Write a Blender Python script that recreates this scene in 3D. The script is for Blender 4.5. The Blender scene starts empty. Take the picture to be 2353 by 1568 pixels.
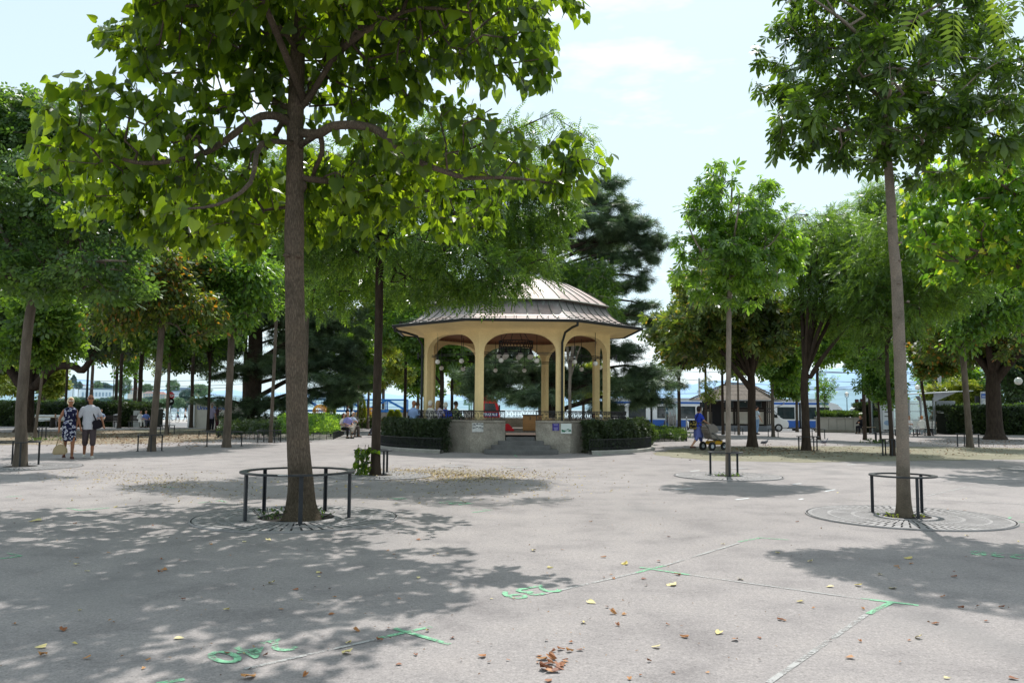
import bpy, bmesh, math, random
import numpy as np
from mathutils import Vector, Matrix, Euler
D2 = math.radians
random.seed(7); rng = np.random.default_rng(7)
scene = bpy.context.scene
COL = scene.collection
# ---------------------------------------------------------------- camera
CAM_H, FPX, PITCH, ROLL = 1.55, 1900.0, D2(4.6), D2(0.4)
cd = bpy.data.cameras.new('camera'); cam = bpy.data.objects.new('camera', cd); COL.objects.link(cam)
CR = Matrix.Rotation(math.pi/2 + PITCH, 3, 'X') @ Matrix.Rotation(ROLL, 3, 'Z')
cam.matrix_world = Matrix.Translation((0, 0, CAM_H)) @ CR.to_4x4()
cd.sensor_width = 36; cd.lens = FPX/2352*36; cd.clip_end = 9000; cd.clip_start = .1
scene.camera = cam

def gz(Y):                                   # the square falls gently towards the lake
    t = min(1, max(0, (Y-52)/45)); return -.75*t*t*(3-2*t)
def ray(px, py): return CR @ Vector(((px-1176)/FPX, -(py-784)/FPX, -1))
def G(px, py, dz=0.0):                       # point on the ground seen at a place in the photograph
    r = ray(px, py); z = 0
    for _ in range(12):
        t = (z-CAM_H)/min(r.z, -1e-4); Y = min(r.y*t, 400); z = gz(Y)
    t = Y/r.y
    return Vector((r.x*t, Y, z+dz))
def P(px, py, Y):
    r = ray(px, py); t = Y/r.y
    return Vector((r.x*t, Y, CAM_H+r.z*t))
def GX(px, Y): p = P(px, 940, Y); return Vector((p.x, Y, gz(Y)))

# ---------------------------------------------------------------- materials
def nt(name):
    m = bpy.data.materials.new(name); m.use_nodes = True; t = m.node_tree
    for n in list(t.nodes): t.nodes.remove(n)
    o = t.nodes.new('ShaderNodeOutputMaterial'); return m, t, o
def N(t, kind, **kw):
    n = t.nodes.new(kind)
    for k, v in kw.items():
        if k in n.inputs: n.inputs[k].default_value = v
        else: setattr(n, k, v)
    return n
def c4(c): return (c[0], c[1], c[2], 1)
def ramp(t, fac, stops, interp='LINEAR'):
    r = t.nodes.new('ShaderNodeValToRGB'); e = r.color_ramp; e.interpolation = interp
    while len(e.elements) > 1: e.elements.remove(e.elements[0])
    e.elements[0].position = stops[0][0]; e.elements[0].color = c4(stops[0][1])
    for p, c in stops[1:]:
        x = e.elements.new(p); x.color = c4(c)
    t.links.new(fac, r.inputs[0]); return r.outputs[0]
def noise_tex(t, scale, detail=4, rough=.55, coord='Object', stretch=None):
    tc = t.nodes.new('ShaderNodeTexCoord'); src = tc.outputs[coord]
    if stretch:
        mp = t.nodes.new('ShaderNodeMapping'); mp.inputs['Scale'].default_value = stretch
        t.links.new(src, mp.inputs[0]); src = mp.outputs[0]
    n = N(t, 'ShaderNodeTexNoise', Scale=scale, Detail=detail, Roughness=rough)
    t.links.new(src, n.inputs['Vector']); return n
def mixc(t, fac, a, b, mode='MIX'):
    m = t.nodes.new('ShaderNodeMix'); m.data_type = 'RGBA'; m.blend_type = mode
    def put(sock, v):
        if isinstance(v, (int, float)): sock.default_value = v
        elif isinstance(v, (tuple, list)): sock.default_value = c4(v)
        else: t.links.new(v, sock)
    put(m.inputs[0], fac); put(m.inputs[6], a); put(m.inputs[7], b); return m.outputs[2]
MATS = {}
def mat(name, col, rough=.7, metal=0.0, var=.18, scale=3.0, spec=.4, bump=0.0, bscale=None, fine=0.0, trans=0.0, ior=1.45, alpha=None, stretch=None):
    """procedural surface: base colour broken up by two noises, optional bump"""
    if name in MATS: return MATS[name]
    m, t, o = nt(name)
    b = N(t, 'ShaderNodeBsdfPrincipled', Roughness=rough, Metallic=metal, IOR=ior)
    b.inputs['Specular IOR Level'].default_value = spec
    n = noise_tex(t, scale, 6, .6, stretch=stretch)
    lo = tuple(max(0, c*(1-var)) for c in col); hi = tuple(min(1, c*(1+var)) for c in col)
    c = ramp(t, n.outputs[0], [(.3, lo), (.7, hi)])
    if fine > 0:
        n2 = noise_tex(t, scale*14, 3, .7)
        c = mixc(t, 1.0, c, ramp(t, n2.outputs[0], [(.3, (1-fine,)*3), (.7, (1+fine if fine < .0 else 1,)*3)]), 'MULTIPLY')
    t.links.new(c, b.inputs['Base Color'])
    rr = N(t, 'ShaderNodeMapRange'); rr.inputs[3].default_value = max(.03, rough-.1); rr.inputs[4].default_value = min(1, rough+.1)
    t.links.new(n.outputs[0], rr.inputs[0]); t.links.new(rr.outputs[0], b.inputs['Roughness'])
    if trans: b.inputs['Transmission Weight'].default_value = trans
    if alpha is not None: b.inputs['Alpha'].default_value = alpha
    if bump:
        n3 = noise_tex(t, bscale or scale*6, 5, .65, stretch=stretch)
        bp = N(t, 'ShaderNodeBump', Strength=bump, Distance=.02); t.links.new(n3.outputs[0], bp.inputs['Height'])
        t.links.new(bp.outputs[0], b.inputs['Normal'])
    t.links.new(b.outputs[0], o.inputs[0]); MATS[name] = m; return m
def leafmat(name, dark, mid, light, tr=.45, rough=.45, tint=(1.25, 1.35, .55), odd=None, clump=.5, spec=.5):
    if name in MATS: return MATS[name]
    m, t, o = nt(name)
    geo = t.nodes.new('ShaderNodeNewGeometry')
    st = [(0, dark), (.45, mid), (.9, light)]
    if odd: st += [(.955, odd), (1, odd)]
    c = ramp(t, geo.outputs['Random Per Island'], st)
    n = noise_tex(t, clump, 2, .5)
    c = mixc(t, .13, c, (.16, .17, .14))  # haze put into the leaf colour by greying it
    c = mixc(t, 1.0, c, ramp(t, n.outputs[0], [(.35, (.7, .75, .8)), (.65, (1.15, 1.1, .95))]), 'MULTIPLY')
    b = N(t, 'ShaderNodeBsdfPrincipled', Roughness=max(.25, rough-.1)); b.inputs['Specular IOR Level'].default_value = spec
    t.links.new(c, b.inputs['Base Color'])
    tl = t.nodes.new('ShaderNodeBsdfTranslucent')
    t.links.new(mixc(t, 1.0, c, tuple(x for x in tint), 'MULTIPLY'), tl.inputs[0])
    mx = N(t, 'ShaderNodeMixShader'); mx.inputs[0].default_value = tr
    t.links.new(b.outputs[0], mx.inputs[1]); t.links.new(tl.outputs[0], mx.inputs[2])
    t.links.new(mx.outputs[0], o.inputs[0]); MATS[name] = m; return m

# ---------------------------------------------------------------- objects
def tag(o, label=None, cat=None, group=None, kind=None):
    if label: o['label'] = label
    if cat: o['category'] = cat
    if group: o['group'] = group
    if kind: o['kind'] = kind
    return o
def thing(name, label, cat, loc=(0, 0, 0), rz=0.0, group=None, sc=1.0):
    o = bpy.data.objects.new(name, None); COL.objects.link(o)
    o.location = loc; o.rotation_euler = (0, 0, rz); o.scale = (sc, sc, sc); o.empty_display_size = .2
    return tag(o, label, cat, group)
def copy_tree(o, parent=None):
    c = o.copy(); COL.objects.link(c); c.parent = parent
    if parent is not None: c.matrix_parent_inverse = o.matrix_parent_inverse.copy()
    for ch in list(o.children): copy_tree(ch, c)
    return c
def place(o, loc, rz=None, label=None, sc=None, group=None):
    o.location = loc
    if rz is not None: o.rotation_euler = (0, 0, rz)
    if sc is not None: o.scale = (sc, sc, sc) if not hasattr(sc, '__len__') else sc
    if label: o['label'] = label
    if group: o['group'] = group
    return o
class MB:
    def __init__(s): s.v = []; s.f = []
    def add(s, vs, fs):
        k = len(s.v); s.v += [tuple(x) for x in vs]; s.f += [tuple(i+k for i in f) for f in fs]; return s
    def box(s, c, d, rz=0.0, M=None):
        x, y, z = d[0]/2, d[1]/2, d[2]/2
        pts = [Vector(p) for p in ((-x,-y,-z),(x,-y,-z),(x,y,-z),(-x,y,-z),(-x,-y,z),(x,-y,z),(x,y,z),(-x,y,z))]
        R = M if M is not None else Matrix.Rotation(rz, 3, 'Z')
        return s.add([R@p+Vector(c) for p in pts], [(0,3,2,1),(4,5,6,7),(0,1,5,4),(1,2,6,5),(2,3,7,6),(3,0,4,7)])
    def bar(s, a, b, w, h=None):                 # box section between two points
        a, b = Vector(a), Vector(b); d = b-a; L = d.length
        if L < 1e-6: return s
        q = d.to_track_quat('X', 'Z').to_matrix()
        return s.box((a+b)/2, (L, w, h or w), M=q)
    def tube(s, pts, r, n=8, cap=True):
        pts = [Vector(p) for p in pts]; rs = list(r) if hasattr(r, '__len__') else [r]*len(pts)
        k0 = len(s.v); up = Vector((0, 0, 1)); prev = None
        for i, p in enumerate(pts):
            t = (pts[min(i+1, len(pts)-1)]-pts[max(i-1, 0)]).normalized()
            if prev is None:
                a = t.cross(up) if abs(t.z) < .95 else t.cross(Vector((0, 1, 0)))
            else: a = prev - t*prev.dot(t)
            if a.length < 1e-5: a = t.orthogonal()
            a.normalize(); prev = a; b = t.cross(a)
            for j in range(n):
                an = 2*math.pi*j/n; s.v.append(tuple(p + (a*math.cos(an)+b*math.sin(an))*rs[i]))
        for i in range(len(pts)-1):
            for j in range(n):
                s.f.append((k0+i*n+j, k0+(i+1)*n+j, k0+(i+1)*n+(j+1) % n, k0+i*n+(j+1) % n))
        if cap:
            s.f.append(tuple(k0+j for j in range(n)))
            s.f.append(tuple(k0+(len(pts)-1)*n+n-1-j for j in range(n)))
        return s
    def lathe(s, prof, n=24, c=(0, 0, 0), cap=False):  # profile of (r, z)
        k0 = len(s.v)
        for r, z in prof:
            for j in range(n):
                an = 2*math.pi*j/n; s.v.append((c[0]+r*math.cos(an), c[1]+r*math.sin(an), c[2]+z))
        for i in range(len(prof)-1):
            for j in range(n): s.f.append((k0+i*n+j, k0+i*n+(j+1) % n, k0+(i+1)*n+(j+1) % n, k0+(i+1)*n+j))
        if cap:
            s.f.append(tuple(k0+n-1-j for j in range(n))); s.f.append(tuple(k0+(len(prof)-1)*n+j for j in range(n)))
        return s
    def ball(s, c, r, n=12, m=8, sc=(1, 1, 1)):
        k0 = len(s.v)
        for i in range(m+1):
            th = math.pi*i/m
            for j in range(n):
                ph = 2*math.pi*j/n
                s.v.append((c[0]+r*sc[0]*math.sin(th)*math.cos(ph), c[1]+r*sc[1]*math.sin(th)*math.sin(ph), c[2]+r*sc[2]*math.cos(th)))
        for i in range(m):
            for j in range(n): s.f.append((k0+i*n+j, k0+(i+1)*n+j, k0+(i+1)*n+(j+1) % n, k0+i*n+(j+1) % n))
        return s
    def prism(s, poly, h, M=None):               # polygon (x,y) extruded along z by h, then M (4x4)
        n = len(poly); M = M or Matrix.Identity(4)
        vs = [M @ Vector((p[0], p[1], 0)) for p in poly] + [M @ Vector((p[0], p[1], h)) for p in poly]
        fs = [tuple(range(n-1, -1, -1)), tuple(range(n, 2*n))] + [(i, (i+1) % n, n+(i+1) % n, n+i) for i in range(n)]
        return s.add(vs, fs)
    def build(s, name, m, parent=None, smooth=False, bevel=0.0, label=None):
        me = bpy.data.meshes.new(name); me.from_pydata(s.v, [], s.f)
        if bevel or True:
            bm = bmesh.new(); bm.from_mesh(me)
            if s.f and len(s.f) < 20000: bmesh.ops.recalc_face_normals(bm, faces=bm.faces)
            if bevel:
                es = [e for e in bm.edges if e.is_manifold and e.calc_face_angle(0) > .6]
                try: bmesh.ops.bevel(bm, geom=es, offset=bevel, segments=2, affect='EDGES', clamp_overlap=True)
                except Exception: pass
            bm.to_mesh(me); bm.free()
        if smooth:
            me.polygons.foreach_set('use_smooth', [True]*len(me.polygons))
        me.materials.append(m)
        o = bpy.data.objects.new(name, me); COL.objects.link(o); o.parent = parent
        if smooth and smooth != 'all':
            try: me.set_sharp_from_angle(angle=D2(40))
            except Exception: pass
        if label: o['label'] = label
        return o
def npmesh(name, V, F, m, parent=None, smooth=False):
    """fast mesh from arrays; F list of (k, array[n,k]) blocks"""
    me = bpy.data.meshes.new(name)
    loops = np.concatenate([f.reshape(-1) for f in F]).astype(np.int32)
    tot = np.concatenate([np.full(len(f), f.shape[1]) for f in F]).astype(np.int32)
    start = np.concatenate([[0], np.cumsum(tot)[:-1]]).astype(np.int32)
    me.vertices.add(len(V)); me.vertices.foreach_set('co', V.astype(np.float32).reshape(-1))
    me.loops.add(len(loops)); me.loops.foreach_set('vertex_index', loops)
    me.polygons.add(len(tot)); me.polygons.foreach_set('loop_start', start)
    try: me.polygons.foreach_set('loop_total', tot)
    except Exception: pass
    me.update(calc_edges=True); me.validate()
    if smooth: me.polygons.foreach_set('use_smooth', np.ones(len(tot), dtype=bool))
    me.materials.append(m)
    o = bpy.data.objects.new(name, me); COL.objects.link(o); o.parent = parent; return o
def text_mesh(name, s, size, m, parent, M, extrude=.001, bold=0.0, sx=1.0, align='CENTER'):
    cu = bpy.data.curves.new(name, 'FONT'); cu.body = s; cu.size = size; cu.extrude = extrude; cu.align_x = align; cu.align_y = 'CENTER'
    cu.offset = bold; cu.resolution_u = 3
    o = bpy.data.objects.new(name, cu); COL.objects.link(o)
    bpy.context.view_layer.update()
    me = bpy.data.meshes.new_from_object(o.evaluated_get(bpy.context.evaluated_depsgraph_get()))
    bpy.data.objects.remove(o); bpy.data.curves.remove(cu)
    me.transform(M @ Matrix.Diagonal((sx, 1, 1, 1))); me.materials.clear(); me.materials.append(m)
    o = bpy.data.objects.new(name, me); COL.objects.link(o); o.parent = parent; return o
def upright(loc, face=0.0):                  # text or plate standing upright, facing -Y when face = 0
    return Matrix.Translation(loc) @ Matrix.Rotation(face, 4, 'Z') @ Matrix.Rotation(math.pi/2, 4, 'X')

# ---------------------------------------------------------------- sky and sun
SUN_EL, SUN_AZ = D2(60), D2(15)              # azimuth measured from +Y towards +X
w = bpy.data.worlds.new('World'); scene.world = w; w.use_nodes = True; t = w.node_tree
bg = t.nodes['Background']; sky = t.nodes.new('ShaderNodeTexSky'); sky.sky_type = 'NISHITA'; sky.sun_disc = False
sky.sun_elevation = SUN_EL; sky.sun_rotation = SUN_AZ; sky.air_density = 1.0; sky.dust_density = 2.2; sky.ozone_density = 1.0
tc = t.nodes.new('ShaderNodeTexCoord'); mp = t.nodes.new('ShaderNodeMapping'); mp.inputs['Scale'].default_value = (1, 1, 3.2); mp.inputs['Location'].default_value = (.35, .2, .1)
t.links.new(tc.outputs['Generated'], mp.inputs[0])
cn = N(t, 'ShaderNodeTexNoise', Scale=3.1, Detail=7, Roughness=.58); t.links.new(mp.outputs[0], cn.inputs['Vector'])
cf = ramp(t, cn.outputs[0], [(.5, (0, 0, 0)), (.72, (.85, .85, .85))])
sx = t.nodes.new('ShaderNodeSeparateXYZ'); t.links.new(tc.outputs['Generated'], sx.inputs[0])
hz = N(t, 'ShaderNodeMapRange'); hz.inputs[1].default_value = 0; hz.inputs[2].default_value = .5; hz.inputs[3].default_value = .85; hz.inputs[4].default_value = .6
t.links.new(sx.outputs[2], hz.inputs[0])
skyc = mixc(t, hz.outputs[0], sky.outputs[0], (6.9, 8.6, 9.2))
skyc = mixc(t, cf, skyc, (11, 11, 11))
t.links.new(skyc, bg.inputs[0]); bg.inputs[1].default_value = .136
sl = bpy.data.lights.new('sun', 'SUN'); sl.energy = 5.0; sl.angle = D2(.53); sl.color = (1, .97, .93)
so = bpy.data.objects.new('sun', sl); COL.objects.link(so)
sdir = Vector((math.sin(SUN_AZ)*math.cos(SUN_EL), math.cos(SUN_AZ)*math.cos(SUN_EL), math.sin(SUN_EL)))
so.rotation_euler = sdir.to_track_quat('Z', 'Y').to_euler(); so.location = (0, 0, 40)
scene.view_settings.view_transform = 'Standard'; scene.view_settings.look = 'None'; scene.view_settings.exposure = 0
try:
    scene.render.engine = 'CYCLES'; cy = scene.cycles; cy.max_bounces = 6; cy.diffuse_bounces = 4; cy.glossy_bounces = 2
    cy.transmission_bounces = 4; cy.transparent_max_bounces = 8; cy.use_denoising = True; cy.denoiser = 'OPENIMAGEDENOISE'; cy.caustics_reflective = False; cy.caustics_refractive = False
except Exception: pass
# ---------------------------------------------------------------- ground
def asphalt_mat():
    m, t, o = nt('asphalt'); b = N(t, 'ShaderNodeBsdfPrincipled', Roughness=.9); b.inputs['Specular IOR Level'].default_value = .25
    big = noise_tex(t, .16, 5, .6); mid = noise_tex(t, 1.3, 6, .65); fine = noise_tex(t, 62, 3, .75)
    c = ramp(t, big.outputs[0], [(.3, (.25, .228, .22)), (.7, (.32, .292, .282))])
    c = mixc(t, 1, c, ramp(t, mid.outputs[0], [(.28, (.72, .72, .73)), (.5, (1, 1, 1)), (.75, (1.12, 1.11, 1.09))]), 'MULTIPLY')
    c = mixc(t, 1, c, ramp(t, fine.outputs[0], [(.3, (.6, .6, .6)), (.47, (.96, .96, .96)), (.6, (1.06, 1.06, 1.05)), (.72, (1.5, 1.48, 1.44))]), 'MULTIPLY')
    grain = noise_tex(t, 24, 2, .8)
    c = mixc(t, 1, c, ramp(t, grain.outputs[0], [(.32, (.82, .82, .82)), (.46, (.98, .98, .98)), (.58, (1.03, 1.03, 1.03)), (.68, (1.2, 1.2, 1.19))]), 'MULTIPLY')
    # worn darker stains and an old patch seam
    st = noise_tex(t, .7, 3, .4, stretch=(1, .35, 1))
    c = mixc(t, ramp(t, st.outputs[0], [(.6, (0, 0, 0)), (.72, (.45, .45, .45))]), c, (.2, .19, .185))
    t.links.new(c, b.inputs['Base Color'])
    bp = N(t, 'ShaderNodeBump', Strength=.5, Distance=.006); t.links.new(fine.outputs[0], bp.inputs['Height']); t.links.new(bp.outputs[0], b.inputs['Normal'])
    t.links.new(b.outputs[0], o.inputs[0]); return m
M_ASPH = asphalt_mat()
xs = [-420, -200, -90, -40, -15, 0, 15, 40, 90, 200, 420]; ys = [-60, -10, 0, 10, 20, 30, 40] + list(range(52, 99, 3)) + [110, 125, 138]
mb = MB()
for y in ys:
    for x in xs: mb.v.append((x, y, gz(y)))
W = len(xs)
for j in range(len(ys)-1):
    for i in range(W-1): mb.f.append((j*W+i, j*W+i+1, (j+1)*W+i+1, (j+1)*W+i))
tag(mb.build('ground', M_ASPH), kind='structure')
def sheet(name, pts, m, dz, label=None, jag=0.0, sub=1, kind='structure', cat=None):
    """flat piece of ground following the fall of the square; pts in world (x, y)"""
    out = []
    n = len(pts)
    for i in range(n):
        a, b = pts[i], pts[(i+1) % n]; L = math.hypot(b[0]-a[0], b[1]-a[1]); k = max(1, int(L/.35)) if jag else 1
        for q in range(k):
            f = q/k; out.append([a[0]+(b[0]-a[0])*f + random.gauss(0, jag), a[1]+(b[1]-a[1])*f + random.gauss(0, jag)])
    bm = bmesh.new(); vs = [bm.verts.new((x, y, 0)) for x, y in out]; bm.faces.new(vs)
    bmesh.ops.triangulate(bm, faces=bm.faces)
    y0 = min(p[1] for p in out); y1 = max(p[1] for p in out)
    if y1 > 52:
        yy = max(y0, 52)
        while yy < y1:
            bmesh.ops.bisect_plane(bm, geom=bm.verts[:]+bm.edges[:]+bm.faces[:], plane_co=(0, yy, 0), plane_no=(0, 1, 0)); yy += 3
    for v in bm.verts: v.co.z = gz(v.co.y)+dz
    bmesh.ops.recalc_face_normals(bm, faces=bm.faces)
    me = bpy.data.meshes.new(name); bm.to_mesh(me); bm.free()
    for p in me.polygons:
        if p.normal.z < 0: me.flip_normals(); break
    me.materials.append(m); o = bpy.data.objects.new(name, me); COL.objects.link(o)
    return tag(o, label, cat, None, kind)
def gpoly(pts): return [tuple(G(*p).xy) for p in pts]
def gravel_mat(name, a, b_, c_, mossy=(.16, .17, .08)):
    m, t, o = nt(name); b = N(t, 'ShaderNodeBsdfPrincipled', Roughness=.95); b.inputs['Specular IOR Level'].default_value = .1
    n1 = noise_tex(t, .8, 5, .65); n2 = noise_tex(t, 9, 5, .7)
    c = ramp(t, n1.outputs[0], [(.3, a), (.55, b_), (.75, c_)])
    c = mixc(t, ramp(t, n2.outputs[0], [(.5, (0, 0, 0)), (.62, (.75, .75, .75))]), c, mossy)
    t.links.new(c, b.inputs['Base Color']); t.links.new(b.outputs[0], o.inputs[0]); return m
M_GRAV = gravel_mat('gravel_bed_olive', (.19, .175, .125), (.26, .24, .18), (.34, .315, .25), (.15, .155, .085))
M_GRAV2 = gravel_mat('gravel_bed_brown', (.2, .165, .12), (.27, .23, .17), (.34, .29, .22), (.15, .1, .055))
sheet('gravel_bed', gpoly([(1500,1040),(1560,1030),(1700,1025),(1950,1024),(2150,1026),(2420,1030),(2420,1052),(2250,1056),(2050,1058),(1850,1062),(1650,1058),(1540,1050)]), M_GRAV, .004, jag=.1)
sheet('gravel_bed', gpoly([(-60,995),(200,988),(430,985),(520,992),(560,1003),(480,1012),(330,1018),(150,1020),(-60,1022)]), M_GRAV2, .004, jag=.12)
sheet('gravel_bed', gpoly([(300,988),(420,984),(520,985),(520,990),(430,994),(330,994)]), M_GRAV, .008, jag=.1)
# the roadway by the lake and the tram track behind the square
M_ROAD = mat('road_asphalt', (.2, .2, .2), .9, var=.15, scale=.6, fine=.3)
sheet('road', [(-300, 88), (300, 88), (300, 112), (-300, 112)], M_ROAD, .004)
M_PAVE = mat('pavement_concrete', (.42, .4, .37), .9, var=.12, scale=1.5, fine=.2)
sheet('pavement', [(-300, 117), (300, 117), (300, 137.5), (-300, 137.5)], M_PAVE, .004)
# water, far shore, hills
M_WATER, tt, oo = nt('lake_water'); b = N(tt, 'ShaderNodeBsdfPrincipled', Roughness=.18); b.inputs['Base Color'].default_value = (.3, .4, .45, 1)
wn = noise_tex(tt, .35, 4, .6, stretch=(.4, 1, 1)); bp = N(tt, 'ShaderNodeBump', Strength=.6, Distance=.5); tt.links.new(wn.outputs[0], bp.inputs['Height']); tt.links.new(bp.outputs[0], b.inputs['Normal']); tt.links.new(b.outputs[0], oo.inputs[0])
mb = MB(); mb.add([(-4500, 138, -2.2), (4500, 138, -2.2), (4500, 8000, -2.2), (-4500, 8000, -2.2)], [(0, 1, 2, 3)]); tag(mb.build('lake_water', M_WATER), kind='structure')
def hill(name, Y, prof, m, thick, z0=-3, n=90):
    """ridge seen at depth Y; prof = crest points in photo pixels"""
    mb = MB(); pts = []
    for i in range(n+1):
        px = prof[0][0] + (prof[-1][0]-prof[0][0])*i/n
        for (a, ya), (b2, yb) in zip(prof, prof[1:]):
            if a <= px <= b2: py = ya+(yb-ya)*(px-a)/(b2-a); break
        p = P(px, py, Y); h = max(p.z-z0, 1); h *= 1+.05*math.sin(i*1.7)+.03*math.sin(i*4.1)
        pts.append((p.x, h))
    for k, (f, q) in enumerate(((0, 0), (.45, .55), (.75, .85), (1, 1), (1.5, .7), (2.2, 0))):
        for i, (x, h) in enumerate(pts):
            mb.v.append((x*(1+(f-1)*thick/Y), Y+(f-1)*thick, z0+h*q*(1+.06*math.sin(i*2.3+k*2))))
    W = n+1
    for k in range(5):
        for i in range(n): mb.f.append((k*W+i, k*W+i+1, (k+1)*W+i+1, (k+1)*W+i))
    return tag(mb.build(name, m, smooth=True), kind='structure')
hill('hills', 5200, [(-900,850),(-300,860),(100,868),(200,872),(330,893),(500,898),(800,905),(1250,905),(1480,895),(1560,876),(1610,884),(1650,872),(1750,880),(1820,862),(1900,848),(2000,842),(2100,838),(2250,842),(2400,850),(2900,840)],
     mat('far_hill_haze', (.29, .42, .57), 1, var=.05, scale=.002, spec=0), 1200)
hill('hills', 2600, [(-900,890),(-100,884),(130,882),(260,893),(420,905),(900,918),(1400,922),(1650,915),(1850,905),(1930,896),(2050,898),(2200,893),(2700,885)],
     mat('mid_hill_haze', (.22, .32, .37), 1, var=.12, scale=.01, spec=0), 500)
# ---------------------------------------------------------------- bandstand
M_CREAM = mat('cream_plaster', (.92, .71, .36), .85, var=.1, scale=1.2, fine=.1, bump=.15, bscale=30)
M_CONC = mat('roughcast_wall', (.4, .36, .3), .95, var=.38, scale=1.4, fine=.38, bump=.6, bscale=45)
M_STEP = mat('dark_stone_step', (.17, .165, .16), .85, var=.25, scale=2, fine=.25, bump=.3)
M_IRON = mat('black_iron', (.022, .023, .025), .45, .3, var=.3, scale=5, spec=.5)
M_GUT = mat('gutter_metal', (.03, .035, .035), .4, .5, var=.3, scale=3)
M_CEIL = mat('brown_timber_ceiling', (.26, .12, .06), .7, var=.3, scale=2, stretch=(1, 8, 1))
M_FLOOR = mat('bandstand_floor', (.24, .21, .18), .8, var=.15, scale=2, fine=.2)
M_GLOBE = mat('opal_glass', (.82, .8, .74), .25, var=.03, scale=2, spec=.5)
M_WOOD_O = mat('orange_wood', (.42, .21, .08), .6, var=.2, scale=2, stretch=(1, 1, 8))
def copper():
    m, t, o = nt('weathered_copper'); b = N(t, 'ShaderNodeBsdfPrincipled', Metallic=.2, Roughness=.5)
    n1 = noise_tex(t, .55, 5, .6); n2 = noise_tex(t, 5, 5, .7, stretch=(1, 1, .35)); tc = t.nodes.new('ShaderNodeTexCoord')
    c = ramp(t, n1.outputs[0], [(.3, (.33, .235, .195)), (.5, (.4, .325, .29)), (.7, (.35, .325, .305))])
    c = mixc(t, 1, c, ramp(t, n2.outputs[0], [(.3, (.7, .7, .72)), (.7, (1.15, 1.12, 1.1))]), 'MULTIPLY')
    sp = t.nodes.new('ShaderNodeSeparateXYZ'); t.links.new(tc.outputs['Object'], sp.inputs[0])
    # dark band painted as the lip's shadow, with verdigris streaks running down
    n3 = noise_tex(t, 9, 4, .7, stretch=(1, 1, .08))
    mr = N(t, 'ShaderNodeMapRange'); mr.inputs[1].default_value = 5.05; mr.inputs[2].default_value = 5.42; t.links.new(sp.outputs[2], mr.inputs[0])
    lt = t.nodes.new('ShaderNodeMath'); lt.operation = 'LESS_THAN'; lt.inputs[1].default_value = 5.45; t.links.new(sp.outputs[2], lt.inputs[0])
    mu = t.nodes.new('ShaderNodeMath'); mu.operation = 'MULTIPLY'; t.links.new(mr.outputs[0], mu.inputs[0]); t.links.new(lt.outputs[0], mu.inputs[1])
    c = mixc(t, mu.outputs[0], c, ramp(t, n3.outputs[0], [(.42, (.085, .085, .09)), (.6, (.12, .15, .14)), (.7, (.3, .36, .33))]))
    t.links.new(c, b.inputs['Base Color'])
    rr = N(t, 'ShaderNodeMapRange'); rr.inputs[3].default_value = .42; rr.inputs[4].default_value = .68; t.links.new(n2.outputs[0], rr.inputs[0]); t.links.new(rr.outputs[0], b.inputs['Roughness'])
    bp = N(t, 'ShaderNodeBump', Strength=.25, Distance=.03); t.links.new(n1.outputs[0], bp.inputs['Height']); t.links.new(bp.outputs[0], b.inputs['Normal'])
    t.links.new(b.outputs[0], o.inputs[0]); return m
M_COP = copper()
M_SEAM = mat('green_brown_seam', (.13, .14, .11), .5, .3, var=.4, scale=6)
GC = GX(1184, 33.1); GC.z = 0
gaz = thing('bandstand', 'octagonal cream bandstand with domed copper roof on a rough grey base', 'bandstand', GC, D2(2.2))
A8 = [D2(-90+22.5+45*k) for k in range(8)]     # vertex k ; side k runs from vertex k-1 to k, side 0 faces the camera
def ov(R, z, k): a = A8[k % 8]; return Vector((R*math.cos(a), R*math.sin(a), z))
def oring(mb, prof, sides=range(8)):
    for k in sides:
        for (r0, z0), (r1, z1) in zip(prof, prof[1:]):
            mb.add([ov(r0, z0, k-1), ov(r0, z0, k), ov(r1, z1, k), ov(r1, z1, k-1)], [(0, 1, 2, 3)])
FZ, RB = .70, 4.57
# base wall, side 0 split by the stair opening
mb = MB(); prof = [(RB+.02, 0), (RB, .2), (RB, 1.06), (RB+.03, 1.07), (RB+.03, 1.12), (RB-.25, 1.12), (RB-.25, FZ-.02)]
oring(mb, prof, range(1, 8))
a, b = ov(RB, 0, -1), ov(RB, 0, 0); yf = a.y
OP = .53
for s in (-1, 1):
    x0, x1 = sorted((s*OP, s*b.x)); 
    pts = [(-r, z) for r, z in [(0, 0)]]
    wl = [Vector((x0 if s > 0 else x0, 0, 0)), ]
    yy = yf; mb.box(((x0+x1)/2, yy+.125, .53), (x1-x0-.01, .25, 1.06)); mb.box(((x0+x1)/2, yy+.115, 1.09), (x1-x0, .3, .06))
mb.build('base_wall', M_CONC, gaz)
mb = MB(); n = [ov(RB-.2, FZ, k) for k in range(8)]; mb.add(n + [v-Vector((0, 0, .1)) for v in n], [tuple(range(8))] + [(i, (i+1) % 8, 8+(i+1) % 8, 8+i) for i in range(8)])
mb.build('floor', M_FLOOR, gaz)
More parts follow.
